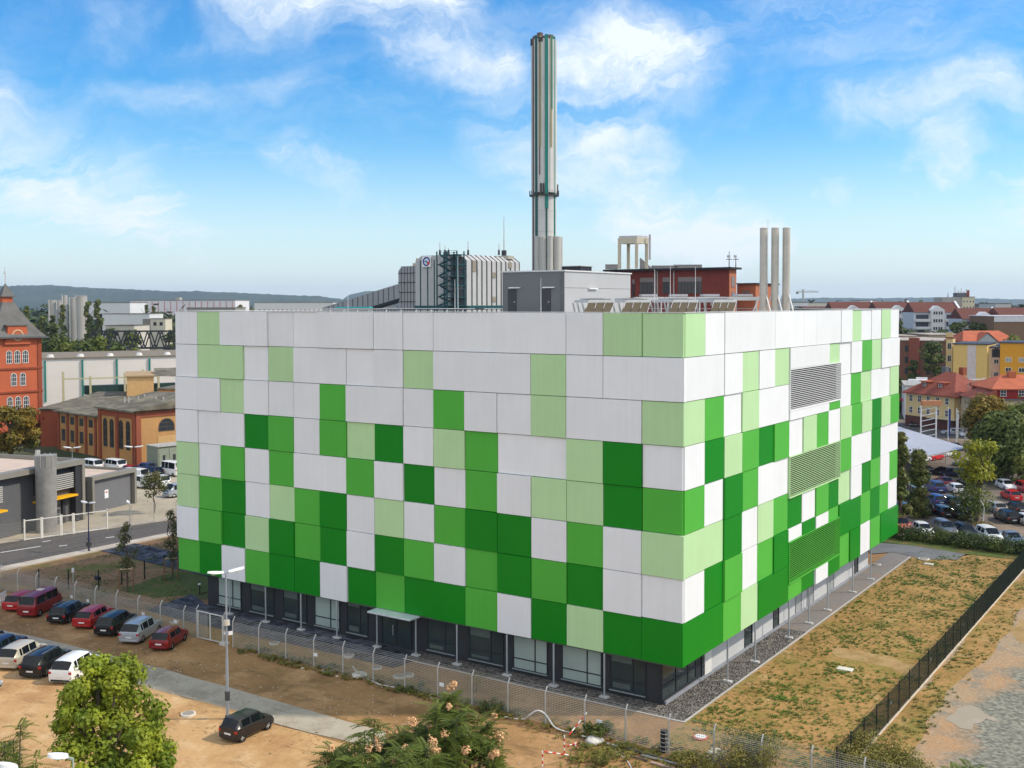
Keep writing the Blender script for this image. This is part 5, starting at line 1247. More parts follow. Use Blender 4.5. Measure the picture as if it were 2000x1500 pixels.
for i, (u, v, w_, D) in enumerate(((95, 655, 52, 300), (125, 668, 50, 285), (160, 660, 50, 290), (195, 655, 44, 300), (228, 672, 46, 280), (262, 678, 40, 280), (298, 682, 42, 285), (332, 684, 40, 290), (100, 628, 40, 420), (135, 640, 46, 400), (215, 640, 40, 460), (262, 640, 34, 470), (330, 640, 34, 460), (60, 628, 30, 430))):
    a = far(u, v, D); h = a.z
    lab = ('bushy dark tree right beside the brick tower', 'olive green tree above the left end of the cream hall', 'tree above the second green downpipe', 'tree below the pair of poplars', 'low tree under the left end of the truss bridge', 'low bright tree under the middle of the truss bridge', 'low tree under the right half of the truss bridge', 'tree under the bridge touching the block edge', 'tree in front of the left silos', 'tree below the gap between the silos', 'tree right of the tallest poplar', 'tree in front of the house with two windows', 'tree right of the house with two windows', 'tree peeping out behind the tower roof')[i]
    trees_l.append(tree('broad_tree', lab, a.x, a.y, h, w_*pxm(D)*.55, (LM_dk, LM_mid)[i % 2], 50+i, 'round', .5, 12, 90, 1.1 if D < 350 else 1.4, .12, group=GT, cr=.42))
for i, (u, v, w_, lab) in enumerate(((52, 594, 13, 'poplar just right of the tower spire'), (103, 612, 12, 'short poplar in front of the left silo'), (122, 592, 14, 'poplar between the two silo groups'), (171, 586, 17, 'poplar right of the tall silos'), (191, 583, 20, 'tallest poplar, right one of the pair by the silos'), (82, 615, 16, 'blunt poplar left of the silos'), (286, 592, 9, 'left small poplar before the red striped hall'), (300, 595, 9, 'right small poplar before the red striped hall'))):
    D = 440 if u < 250 else 620; a = far(u, v, D); tree('poplar_tree', lab, a.x, a.y, a.z, w_*pxm(D)*.5, LM_pop, 80+i, 'column', .6, 16, 60, 1.3, .08, group='poplars on the left', cr=.5)
M_silo = mat('pale silo metal', (.40, .37, .33), .5, var=.08, vscale=.1)
for i, (u0, u1, v, lab) in enumerate(((96, 109, 582, 'left silo of the group behind the poplars'), (111, 121, 583, 'second silo of the group behind the poplars'), (122, 132, 573, 'narrow tall silo in the middle of the group'), (136, 151, 577, 'broad silo in front of the right pair'), (148, 170, 574, 'broadest silo at the right end of the group'))):
    D = 560+(i % 2)*12; a = far((u0+u1)/2, v, D); t = thing('silo', lab, 'silo', (a.x, a.y, 0), 0, 'silos on the left')
    r = (u1-u0)/2*pxm(D); MB().cyl(0, 0, 0, a.z-.4, r, n=20).build('shell', M_silo, t, smooth=False); MB().cyl(0, 0, a.z-.399, a.z, r*1.04, r*.9, n=20).build('cap', mat('silo cap', (.28, .26, .24), .6), t)
    mk('ladder', M_galv, t, (-.3, .3, -r-.5, -r-.02, 2, a.z))
M_whw = mat('white wall', (.66, .65, .63), .8, var=.06, vscale=.1)
def winrow(t, n, x0, x1, z, w_, h, **k):
    for i in range(n): win(t, x0+(x1-x0)*(i+.5)/n, 0, z, w_, h, **k)
def farw(name, label, cat, u0, u1, vt, D, depth=25, m=None, ang=0., rm=None): return far_box(name, label, cat, u0, u1, vt, D, depth, m or M_whw, rm or M_felt, ang=ang)
b = farw('white_factory', 'white office block with long window bands right of the silos', 'building', 173, 254, 588, 640, 30)
for k in range(3): 
    for x0, x1 in ((4, 11), (15, 22)): mk('window', M_dwin, b, (x0, x1, -.1, -.003, 8+k*4.2, 9.7+k*4.2))
b = farw('dock_hall', 'white hall with dark loading doors in front of the white factory', 'industrial hall', 200, 292, 610, 560, 22)
for k, x in enumerate((3, 7, 11)): mk('loading_door', M_dwin if k < 2 else mat('blue door', (.15, .3, .45), .6), b, (x, x+2, -.1, -.003, 0, 11+0*k))
b = farw('striped_hall', 'long white hall with thin red vertical stripes on the skyline', 'industrial hall', 255, 460, 584, 760, 40, mat('white ribbed wall', (.72, .67, .66), .8))
Mrs = mat('red stripe', (.5, .10, .08), .7)
for k in range(17): mk('stripe', Mrs, b, (2+k*b['w']/17, 2.35+k*b['w']/17, -.15, -.003, 3, b['h']-.6))
mk('rooftop_box', M_silo, b, (b['w']*.42, b['w']*.46, 2, 8, b['h']+.26, b['h']+2.2))
b = farw('cream_house', 'small cream flat roofed house with two dark windows', 'house', 294, 323, 620, 500, 10, mat('cream house wall', (.60, .54, .42), .85)); mk('side_wall', mat('grey render', (.22, .2, .17), .9), b, (-3.5, -.003, 0, 9, 0, b['h']))
for x in (2., 4.8): win(b, x, 0, b['h']-3, 1.4, 1.6, 0, 'plain', M_bframe, M_dwin)
b = farw('pale_hall', 'pale flat hall behind the cream house', 'industrial hall', 206, 262, 633, 470, 20, mat('pale wall', (.55, .50, .42), .9)); 
b = farw('office_terrace', 'long grey office terrace with many small windows just above the roof edge', 'building', 365, 460, 599, 520, 20, mat('grey office wall', (.30, .28, .25), .8)); winrow(b, 12, 1, b['w']-1, b['h']-2.0, 1.2, .9, bars=0)
b = farw('long_white_building', 'long white building with tiny windows left of the conveyor', 'building', 497, 651, 589, 700, 30, mat('off white wall', (.70, .66, .62), .8))
for k in range(2): winrow(b, 16, 2, b['w']-2, 15+k*4.0, 1.6, 1.3, gm=mat('pink glass', (.35, .26, .26), .3), bars=0)
for i, (u, v, lab) in enumerate(((471, 592, 'dark tree between the striped hall and the long white building'), (492, 597, 'rusty little tree left of the long white building'), (355, 597, 'small tree at the left end of the office terrace'))): a = far(u, v, 560); tree('round_tree', lab, a.x, a.y, a.z, 2.6, LM_mid if i != 1 else LM_autumn, 95+i, 'round', .4, 8, 60, 1.2, .1, cr=.5)
# ---------------------------------------------------------------- on the roof of the block
ZR = ZT-.45
def site_corner(u, D): p = far(u, 600, D); return Vector((p.x, p.y, 0))
def site_block(name, label, cat, uc, D, ul, ur, z0, z1, m, rm=None, wname='wall', depth_extra=0):
    """box aligned with the site: corner edge at column uc, shady front to column ul, sunny side to column ur"""
    c = site_corner(uc, D); w_ = reach(c, (-1, 0), ul, z1); d = reach(c, (0, 1), ur, z1) if ur else depth_extra
    t = thing(name, label, cat, (c.x, c.y, 0)); mk(wname, m, t, (-w_, 0, 0, d, z0, z1))
    if rm: mk('roof', rm, t, (-w_-.1, .1, -.1, d+.1, z1+.003, z1+.12))
    t['w'] = w_; t['d'] = d; return t
M_pent = mat('grey sandwich panel', (.42, .42, .42), .6, var=.05, vscale=.3)
pt = site_block('roof_plant_room', 'grey metal plant room with two dark doors on the roof of the block', 'plant room', 1103, 95, 982, 1232, ZR, zat(530.5, 95), M_pent, mat('pale coping', (.6, .6, .58), .6))
pw, pd, pz = pt['w'], pt['d'], zat(530.5, 95); mk('front_sheet', mat('dark grey front sheet', (.15, .15, .155), .6, var=.05, vscale=.3), pt, (-pw, -.46, -.0025, -.0005, ZR, pz))  # thin sheet makes the front darker grey than the side
for (u0, u1) in ((993, 1009), (1059, 1076)):
    c = pt.location; a = -reach(c, (-1, 0), u0, 24); b = -reach(c, (-1, 0), u1, 24)
    d = mk('door', mat('anthracite door', (.05, .05, .055), .5), pt, (a, b, -.06, -.003, ZR+.1, zat(565, 95))); mk('handle', M_galv, d, (b-.2, b-.1, -.12, -.061, ZR+1.1, ZR+1.2))
    mk('lamp_bar', M_head, pt, (a+.2, a+1.3, -.25, -.003, zat(562.5, 95), zat(560.5, 95)))
mk('joint', mat('panel joint', (.16, .16, .165), .7), pt, (-pw, 0, -.012, -.003, zat(563, 95)-.03, zat(563, 95)))
mk('joint', mat('panel joint', (.16, .16, .165), .7), pt, (.003, .012, 0, pd, zat(562, 95)-.03, zat(562, 95))); mk('corner_post', mat('dark corner post', (.12, .12, .125), .6), pt, (-.45, -.02, -.05, -.003, ZR, pz))
mk('lamp_bar', M_head, pt, (.003, .2, 4, 5.5, zat(565, 97), zat(563, 97)))
rb = thing('roof_duct', 'flat black duct box on top of the plant room roof', 'duct', (pt.location.x-.2, pt.location.y+3, pz+.12)); mk('box', mat('black duct', (.02, .02, .025), .6), rb, (-1.9, 0, 0, 2, .002, .4)); mk('flange', M_galv, rb, (-2, .1, -.1, 2.1, .401, .46))
# dry coolers: white A shaped units with tan finned faces
M_cool = mat('white cooler casing', (.66, .65, .62), .5, var=.06); M_fin = mat('tan cooler fins', (.11, .085, .05), .6, var=.15, vscale=6)
def dry_cooler(label, uc, D, w_, h, hi=1.25, dep=7.):
    c = far(uc, 600, D); t = thing('dry_cooler', label, 'cooling unit', (c.x, c.y, 0), ANG+.10, 'dry coolers on the roof'); z0 = ZR+.0
    n = 3; zt_ = z0+h
    mk('casing', M_cool, t, (-w_/2+.3, w_/2+.3, .0, dep, zt_+.005, zt_+.2))
    for k in range(n):
        x0, x1 = -w_/2+w_*k/n+.02, -w_/2+w_*(k+1)/n-.02
        fn2 = MB(); fn2.add([(x0-.2, -.5, z0+.25), (x1-.2, -.5, z0+.25), (x1+.25, .0, zt_-.02), (x0+.25, .0, zt_-.02), (x0-.2, -.3, z0+.25), (x1-.2, -.3, z0+.25), (x1+.25, .2, zt_-.02), (x0+.25, .2, zt_-.02)], [(0, 1, 2, 3), (7, 6, 5, 4), (0, 4, 5, 1), (1, 5, 6, 2), (2, 6, 7, 3), (3, 7, 4, 0)])
        fn2.build('fin_panel', M_fin, t)
    for k in range(n+1):
        x = -w_/2+w_*k/n; MB().bar((x-.2, -.52, z0), (x+.27, 0, zt_+.1), .035).build('leg', M_cool, t)
    for y in (2.2, 4.6, dep-.1):
        for s2 in (-1, 1): MB().bar((s2*w_*.3, y, z0), (s2*w_*.42, y, zt_), .12).build('leg', M_cool, t)
    for k in range(4): MB().cyl(0+.3, .9+k*(dep-1.4)/3.4, zt_+.201, zt_+.34, .7, n=14).build('fan', mat('fan ring', (.42, .42, .41), .5), t)
    mk('side_plate', M_cool, t, (w_/2+.15, w_/2+.2, .3, dep-.3, z0+.8, zt_-.0)); mk('pipe', mat('grey pipe', (.25, .24, .23), .6), t, (-w_/2, w_/2, .02, .14, zt_+.204, zt_+.28))
for i, (u, D, w_, lab) in enumerate(((1168, 84, 2.0, 'first dry cooler from the plant room with tan fin panels'), (1240, 84, 1.9, 'second dry cooler from the plant room with tan fin panels'), (1332, 83.5, 1.9, 'third dry cooler from the plant room with tan fin panels'), (1410, 84, 1.75, 'fourth dry cooler, nearest the three flues'))): dry_cooler(lab, u, D, w_, zat(589, 84)-ZR-.1)
for i, (u, D) in enumerate(((1269, 104), (1328, 104), (1390, 104), (1455, 104))):
    c = far(u, 600, D); t = thing('rooftop_chiller', ('pale box chiller behind the first two dry coolers', 'pale box chiller behind the third dry cooler', 'pale box chiller behind the fourth dry cooler', 'pale box chiller on a white frame nearest the flues')[i], 'chiller', (c.x, c.y, 0), ANG, 'box chillers on the roof')
    mk('housing', mat('lilac grey housing', (.48, .46, .47), .5), t, (-.75, .75, 0, 2, zat(580, D), zat(575.5, D))); mk('hood', M_cool, t, (-1.3, 1.3, -.2, 2.4, zat(588, D), zat(581, D)))
    for sx in (-1.1, 1.1): mk('leg', M_cool, t, (sx-.06, sx+.06, 0, .12, ZR, zat(588, D)-.003))
# thin rods, railing
M_rod = mat('white rod', (.75, .75, .73), .5)
for i, (u, v, D, lab) in enumerate(((1279, 527, 88, 'thin white lightning rod nearest the plant room'), (1310, 521, 86, 'tall white lightning rod over the second dry cooler'), (1359, 522, 86, 'tall white lightning rod over the third dry cooler'), (1057, 543, 90, 'short white rod in front of the plant room door'), (889, 545, 85, 'white rod left of the plant room'), (895, 500, 88, 'taller white rod beside the one left of the plant room'), (680, 572, 82, 'thin rod over the left half of the roof'))):
    a = far(u, v, D); t = thing('lightning_rod', lab, 'lightning rod', (a.x, a.y, ZR)); MB().cyl(0, 0, .2, a.z-ZR, .028, .012, n=5).build('rod', M_rod, t); MB().cyl(0, 0, 0, .199, .22, .15, n=8).build('base', M_mh, t)
rl = thing('roof_railing', 'low dark roof railing along the left half of the roof edge', 'railing')
for (x0, x1) in ((-LX+14, -LX+28), (-LX+28.1, -15.5)):
    mk('rail', mat('dark rail', (.03, .03, .03), .6), rl, (x0, x1, 1.6, 1.65, ZT+.16, ZT+.21)); mk('white_rail', M_rod, rl, (x0, x1, 1.6, 1.66, ZT+.22, ZT+.25))
for k in range(11): mk('post', M_rod, rl, (-LX+14.5+k*1.3*1.0, -LX+14.56+k*1.3, 1.66, 1.7, ZR, ZT+.25))
# three exhaust flues
M_flue = mat('brushed flue steel', (.50, .45, .38), .45, metal=.25, var=.12, vscale=.8)
for i, u in enumerate((1492.5, 1515, 1537)):
    D = 101; a = far(u, 448, D); t = thing('exhaust_flue', ('left flue of the three on the roof, rod behind it', 'middle flue of the three on the roof', 'right flue of the three on the roof')[i], 'flue', (a.x, a.y, 0), 0, 'exhaust flues on the roof'); r = 7.2*pxm(D)
    n = 6; 
    for k in range(n):
        z0, z1 = ZR+.6+(a.z-ZR-.6)*k/n, ZR+.6+(a.z-ZR-.6)*(k+1)/n
        MB().cyl(0, 0, z0, z1-.04, r, n=18).cyl(0, 0, z1-.04, z1, r*1.05, n=18).build('pipe_section', M_flue, t)
    MB().cyl(0, 0, a.z+.002, a.z+.06, r*1.02, r*.8, n=18).build('rim', M_flue, t)
    for s_ in (-1, 1): MB().bar((s_*.9, -.4, ZR), (s_*.2, 0, ZR+2.0), .1).build('strut', M_cool, t)
    MB().cyl(0, 0, ZR, ZR+.598, r*1.15, n=12).build('foot', M_flue, t)
a = far(1501, 429, 103); t = thing('lightning_rod', 'thin rod rising between the left and middle flue', 'lightning rod', (a.x, a.y, ZR)); MB().cyl(0, 0, 0, a.z-ZR, .03, .015, n=5).build('rod', M_galv, t)
# ---------------------------------------------------------------- the tall chimney
D = 330; a = far(1065, 75, D); R0 = 25*pxm(D)
M_chw = mat('pale chimney panel', (.60, .58, .55), .6, var=.10, vscale=.15); M_chd = mat('dark chimney seam', (.16, .10, .09), .7); M_ol = mat('olive seam', (.30, .27, .12), .7)
cm = thing('chimney', 'very tall fluted pale chimney with teal stripes', 'chimney', (a.x, a.y, 0), ANG)
ztop = a.z; z383 = zat(383, D); z360 = zat(345, D)
n = 16; mb = MB(); pts = []
for i in range(n):
    a0 = 2*pi*i/n
    for da, rr in ((.0, .955), (.07, 1.0), (2*pi/n-.07, 1.0)): pts.append((R0*rr*cos(a0+da), R0*rr*sin(a0+da)))
mb.prism(pts, z383+.6, ztop-.8).build('upper_shell', M_chw, cm)
lm_ = MB().cyl(0, 0, 0, z383-.3, R0*.955, n=32); lm_.build('lower_shell', M_chw, cm)
for i in range(8):
    a0 = 2*pi*i/8+.2; MB().cyl(R0*.58*cos(a0), R0*.58*sin(a0), ztop-2, ztop+.1+.5*(i % 3), R0*.24, n=10).build('flue_mouth', M_chd, cm)
def stripe(ang_px, z0, z1, w_, m, rr=1.0, nm='stripe'):
    """vertical strip on the shell at the given horizontal offset in photo pixels"""
    s_ = max(-.98, min(.98, ang_px/25)); aa = -pi/2+math.asin(s_); t_ = MB()
    M = Matrix.Rotation(aa, 4, 'Z'); t_.box(R0*rr-.25, R0*rr+.16, -w_/2, w_/2, z0, z1, M); t_.build(nm, m, cm)
stripe(4, zat(410, D), ztop+.3, .95, M_teal); stripe(4, 20, zat(410, D), .5, mat('dark teal', (.01, .09, .08), .6), .955)
stripe(-15.5, 15, ztop, .7, mat('dark teal', (.01, .09, .08), .6)); stripe(-8, z360+8, ztop, .45, M_ol); stripe(-21, z383, ztop, .5, M_chd); stripe(13, z360+8, ztop, .45, M_ol); stripe(14, zat(220, D), ztop, .4, M_teal, 1.02)
stripe(20.5, 15, ztop, .5, M_teal, .96); stripe(-22, 15, z383, .6, M_chd, .955); stripe(-9, z360, ztop, .3, M_chd, .99)
for k in range(12): MB().cyl(0, 0, z383*.25+k*6.1, z383*.25+k*6.1+.12, R0*.962, n=32).build('band', mat('band shade', (.44, .42, .39), .7), cm) if z383*.25+k*6.1 < z383 else None
MB().cyl(0, 0, z383-.295, z383+.05, R0*1.16, n=32).build('platform', mat('dark platform', (.05, .045, .04), .7), cm)
rg = MB()
for k in range(24): aa = 2*pi*k/24; rg.cyl(R0*1.14*cos(aa), R0*1.14*sin(aa), z383+.05, z383+1.3, .07, n=4)
rg.build('railing', mat('dark platform', (.05, .045, .04), .7), cm)
for px_off in (-7, -2, 26): M = px_off*pxm(D); MB().cyl(M, -R0*1.05 if abs(px_off) < 20 else 0, z383, z383+3.2, .25, n=6).build('antenna', mat('dark platform', (.05, .045, .04), .7), cm)
for (dx, dyy, r, zt__) in ((-14, -18, 5.5, 463), (-3, -24, 6, 465), (10, -24, 6, 463), (24, -14, 8, 464), (31, 0, 5, 464), (-17, 3, 6, 470)): MB().cyl(dx*pxm(D), dyy*pxm(D), 0, zat(zt__, D), r*pxm(D), n=16).build('side_flue', mat('side flue', (.47, .45, .41), .6, var=.1, vscale=.2), cm)
mk('hatch', mat('dark platform', (.05, .045, .04), .7), cm, (-7.5*pxm(D)-.6, -7.5*pxm(D)+.6, -R0*1.03, -R0*.7, zat(92, D), zat(84, D))); mk('hatch', mat('dark platform', (.05, .045, .04), .7), cm, (-23*pxm(D)-.5, -23*pxm(D)+.4, -R0*.5, 0, zat(95, D), zat(84, D)))
# ---------------------------------------------------------------- power station
M_ps = mat('ribbed pale sheet', (.47, .46, .45), .6, var=.06, vscale=.2); M_psg = mat('ribbed grey sheet', (.30, .30, .31), .6, var=.06, vscale=.2); M_tl = mat('dark teal steel', (.008, .07, .075), .5)
D = 300; c = site_corner(912, D); wA = reach(c, (-1, 0), 812, 30); dB = reach(c, (0, 1), 1015, 30)
ps = thing('power_station', 'tall pale power station block with chamfered roof, dark ribs and teal stair tower', 'power station', (c.x, c.y, 0))
zA = zat(497, D); zc = zat(508, D)
v = [(-wA, 0, 0), (0, 0, 0), (0, 0, zc), (-2.2, 0, zA), (-wA+2.2, 0, zA), (-wA, 0, zc)]; v2 = [(x, dB, z) for x, _, z in v]
MB().add(v+v2, [(0, 1, 2, 3, 4, 5), (11, 10, 9, 8, 7, 6)]+[(i, 6+i, 6+(i+1) % 6, (i+1) % 6) for i in range(6)]).build('wall', M_ps, ps)
for u in (822, 836, 849, 896):
    x = -reach(c, (-1, 0), u, 30); mk('rib', M_tl, ps, (x-.14, x+.14, -.14, -.003, 8, zA-1.2))
mk('rib', M_tl, ps, (-.25, .02, -.14, -.003, 8, zc))
ny = 11
for k in range(1, ny+1):
    y = dB*k/ny; mk('rib', mat('dark rib', (.06, .07, .07), .6), ps, (.003, .15, y-.18, y+.18 if k < ny else y, 8, zc)); MB().bar((0.05, y-.1, zc), (-2.15, y-.1, zA+.05), .36, .16).build('roof_rib', mat('dark rib', (.06, .07, .07), .6), ps)
for (k, z) in ((1.4, zat(530, D)), (1.4, zat(519, D)), (5.4, zat(541, D)), (5.4, zat(590, D)), (8.9, zat(520, D))): mk('window', mat('brown grille', (.28, .24, .18), .6), ps, (.003, .2, dB*(k-.35)/ny, dB*(k+.35)/ny, z, z+1.5))
mk('base_band', M_tl, ps, (-wA-.2, .2, -.3, -.145, zat(602, D), zat(597, D))); mk('base_band', M_tl, ps, (.16, .4, 0, dB, zat(602, D), zat(597, D)))
# round emblem: blue ring, light blue middle, red wedge on a white board
x0 = -reach(c, (-1, 0), 835.5, 30); zl = zat(509, D); r = 1.28
sgn = thing('logo_sign', 'white board with a round blue and red emblem on the power station', 'sign', (c.x+x0, c.y, 0))
mk('board', mat('white sign board', (.8, .8, .8), .5), sgn, (-1.5, 1.5, -.45, -.15, zl-1.5, zl+1.5))
def ringpart(nm, m, r0, r1, a0, a1, y): 
    t_ = MB(); n_ = 20; P = [(r1*cos(a0+(a1-a0)*i/n_), r1*sin(a0+(a1-a0)*i/n_)) for i in range(n_+1)]; Q = [(r0*cos(a0+(a1-a0)*i/n_), r0*sin(a0+(a1-a0)*i/n_)) for i in range(n_+1)]
    for i in range(n_): t_.add([(P[i][0], y, zl+P[i][1]), (P[i+1][0], y, zl+P[i+1][1]), (Q[i+1][0], y, zl+Q[i+1][1]), (Q[i][0], y, zl+Q[i][1])], [(3, 2, 1, 0)])
    t_.build(nm, m, sgn)
M_lb = mat('emblem blue', (.01, .03, .22), .5); M_lr = mat('emblem red', (.60, .02, .03), .5); M_ll = mat('emblem pale blue', (.35, .55, .75), .5)
ringpart('ring', M_lb, .86, r, -.1, 2*pi-1.1, -.46); ringpart('red_wedge', M_lr, .02, r, -1.1, -.1, -.462); ringpart('centre', M_ll, 0.01, .62, 1.0, 2*pi-1.0, -.461); mk('bar', M_lb, sgn, (-.7, .35, -.47, -.463, zl-.12, zl+.12))
# teal stair tower
c2 = Vector((c.x, c.y-3.6, 0)); xs0, xs1 = -reach(c2, (-1, 0), 854, 30), -reach(c2, (-1, 0), 893, 30)
stt = thing('stair_tower', 'dark teal open steel stair tower fixed to the power station front', 'stair tower', (c.x, c.y-3.6, 0))
for x in (xs0, (xs0+xs1)/2, xs1):
    for y in (0, 3.2): mk('post', M_tl, stt, (x-.16, x+.16, y-.12, y+.12, 6, zA+.8))
lev = [zat(v_, D) for v_ in (598, 582, 559, 541, 519, 499)]
for i, z in enumerate(lev):
    mk('landing', M_tl, stt, (xs0+1.2, xs1+.3, -.3, 3.4, z, z+.22)); 
    for q in (.6, 1.1): mk('handrail', M_tl, stt, (xs0+1.2, xs1+.3, -.33, -.25, z+q, z+q+.09))
    if i+1 < len(lev): MB().bar((xs0+.2, .4, z+.2), ((xs0+xs1)/2, .4, (z+lev[i+1])/2), .9, .25).bar(((xs0+xs1)/2, 1.6, (z+lev[i+1])/2), (xs0+.2, 1.6, lev[i+1]), .9, .25).build('stair_flight', M_tl, stt)
    mk('recess', mat('recess grey', (.12, .13, .14), .7), stt, (xs0+2.2, xs1-.4, 3.25, 3.55, z+.3, z+2.3)) if i < 5 else None
for i, (u, v_) in enumerate(((860, 473), (870, 480), (877, 484), (915, 471), (975, 477))):
    p = site_corner(u, D+4); t = thing('mast', ('thin mast over the left post of the stair tower', 'thin mast over the middle of the stair tower', 'short mast over the right of the stair tower', 'mast with a thick foot at the corner of the power station', 'short mast beside the tall antenna')[i], 'mast', (p.x, p.y, zA), 0, 'masts on the power station'); MB().cyl(0, 0, 0, zat(v_, D+4)-zA, .16, .08, n=5).build('pole', M_galv, t); MB().cyl(0, 0, 0, 1.4, .35, .25, n=6).build('foot', M_dgrey2, t)
p = site_corner(985, D+20); an = thing('antenna_mast', 'tallest thin antenna mast on the power station roof', 'antenna', (p.x, p.y, zA-.6)); MB().cyl(0, 0, 0, zat(420, D+20)-zA, .22, .08, n=5).build('pole', M_galv, an); mk('cabin', mat('cabin', (.4, .37, .3), .7), an, (-2.4, 2.4, -1.5, 1.5, .0, 1.0)); mk('bracket', M_dgrey2, an, (-.6, .6, -.4, .4, 1.003, 2.6))
lw = thing('bunker_block', 'lower grey ribbed block with a chamfered corner left of the power station', 'industrial building', (c.x-wA, c.y, 0)); wL = reach(lw.location, (-1, 0), 776, 30)
z5 = zat(517, D); z6 = zat(526, D); v = [(-wL, .6, 0), (-.003, .6, 0), (-.003, .6, z5), (-wL+1.3, .6, z5), (-wL, .6, z6)]; v2 = [(x, 12, z) for x, _, z in v]
MB().add(v+v2, [(0, 1, 2, 3, 4), (9, 8, 7, 6, 5)]+[(i, 5+i, 5+(i+1) % 5, (i+1) % 5) for i in range(5)]).build('wall', M_psg, lw)
for k in range(1, 6): mk('rib', M_dgrey2, lw, (-wL+wL*k/6-.05, -wL+wL*k/6+.05, .5, .597, 0, z5))
for v_ in (531, 550, 570, 589): mk('seam', M_dgrey2, lw, (-wL, -.01, .45, .499, zat(v_, D)-.1, zat(v_, D)+.1))
th = thing('top_machinery', 'small cream winch machinery on top of the lower grey block', 'machine', (c.x-wA-2.2, c.y+3, z5)); mk('frame', mat('cream machine', (.5, .42, .28), .6), th, (-1.2, 1.0, 0, 2, 0, .9)); MB().cyl(-.2, 1, .9, 2.3, .45, n=8).build('drum', mat('cream machine', (.5, .42, .28), .6), th); mk('motor', M_dgrey2, th, (.3, .9, .2, 1.4, .902, 1.7))
# conveyor bridge
A = Vector((c.x-wA-wL+.5, c.y+2, zat(567, D))); q = far(655, 608, 310); B = Vector((A.x-40, A.y-3, 0)); Bp = far(640, 612, camdist(A.x-38, A.y)); B = Vector((Bp.x, Bp.y, Bp.z))
cv = thing('conveyor_bridge', 'grey enclosed conveyor bridge sloping up to the lower grey block', 'conveyor'); 
MB().bar(A, B, 3.2, 4.0).build('gallery', M_psg, cv); dn = Vector((0, 0, -2.35)); MB().bar(A+dn, B+dn, 3.0, .7).build('girder', mat('black girder', (.02, .03, .035), .7), cv)
for k in range(1, 15): f = k/15; p = A+(B-A)*f; MB().box(p.x-.1, p.x+.1, p.y-1.68, p.y-1.62, p.z-1.9, p.z+1.9).build('rib', M_dgrey2, cv)
for f in (.42, .47): p = A+(B-A)*f; MB().bar((p.x, p.y, 0), (p.x, p.y, p.z-2.4), .5).build('leg', M_tl, cv)
bk = site_block('lattice_building', 'pale building with a window grid under the conveyor bridge', 'building', 776, 330, 716, 0, 0, zat(571, 330), mat('pale grid wall', (.52, .53, .53), .6), None, depth_extra=10)
for k in range(9):
    for j in range(3): win(bk, -bk['w']+.9+k*(bk['w']-.6)/9, 0, 16.5+j*3.2, .75, 2.4, 0, 'plain', M_wframe, mat('grid glass', (.25, .30, .34), .3), bars=0)
tr_ = thing('teal_roof', 'low turquoise sheet roof peeking over the block edge below the conveyor', 'roof shelter', tuple(Vector((*far(655, 600, 260)[:2], 0))), ANG)
mk('roof', mat('turquoise sheet', (.02, .42, .42), .5), tr_, (0, 8, 0, 6, zat(601.5, 260), zat(599, 260))); mk('wall', M_psg, tr_, (.4, 7.6, .3, 5.7, 0, zat(601.5, 260)-.003))
# ---------------------------------------------------------------- red brick boiler house and concrete frame
M_db = brickmat('dark red brick', (.20, .034, .024), (.16, .028, .018), (.2, .07, .05), 2.)
M_ob = brickmat('orange brick', (.46, .13, .055), (.40, .11, .045), (.4, .2, .12), 2.)
D = 250; c = site_corner(1424, D)
rbh = site_block('boiler_house', 'dark red brick boiler house with tall grey windows and a flat black roof', 'industrial building', 1424, D, 1190, 1438, 0, zat(527, D), M_db)
zt_ = zat(527, D); mk('roof', mat('black roof edge', (.03, .03, .032), .8), rbh, (-rbh['w']-1, 1, -1.2, rbh['d']+1, zt_+.003, zt_+.45))
for (u0, u1, v0, v1) in ((1251, 1277, 541, 580), (1295, 1309, 541, 574), (1325, 1371, 541, 574), (1236, 1240, 544, 580)):
    x0, x1 = -reach(c, (-1, 0), u0, 27), -reach(c, (-1, 0), u1, 27); w_ = mk('window', mat('grey glass brick', (.085, .075, .07), .4), rbh, (x0, x1, -.1, -.003, zat(v1, D), zat(v0+9, D))); mk('upper_pane', mat('pale window band', (.22, .17, .16), .4), w_, (x0, x1, -.11, -.003, zat(v0+9, D)+.003, zat(v0, D)))
    for k in range(1, 7): MB().box(x0+(x1-x0)*k/7-.05, x0+(x1-x0)*k/7+.05, -.16, -.101, zat(v1, D), zat(v0+9, D)).build('mullion', M_dgrey2, w_)
for u in (1281, 1285, 1317): x = -reach(c, (-1, 0), u, 27); mk('drain_pipe', mat('pale pipe', (.4, .36, .34), .6), rbh, (x-.12, x+.12, -.25, -.003, 0, zt_))
mk('sunlit_sheet', M_ob, rbh, (.003, .12, 0, rbh['d'], 0, zt_));  # thin brighter brick sheet, sunlight on this side put into its colour
for z0, z1 in ((zat(562, D), zat(541, D)), (zat(583, D), zat(570, D))): mk('window', mat('pale window band', (.22, .17, .16), .4), rbh, (.121, .22, rbh['d']*.25, rbh['d']*.75, z0, z1))
sb = site_block('brick_annex', 'orange brick annex stepping down right of the boiler house', 'industrial building', 1476, 256, 1440, 0, 0, zat(556, 256), M_ob, None, depth_extra=14)
mk('roof', mat('black roof edge', (.03, .03, .032), .8), sb, (-sb['w']-.3, .5, -.5, 14.3, zat(556, 256)+.003, zat(554, 256))); mk('window', mat('pale window band', (.22, .17, .16), .4), sb, (-sb['w']+1.4, -1.4, -.1, -.003, zat(574, 256), zat(569, 256)))
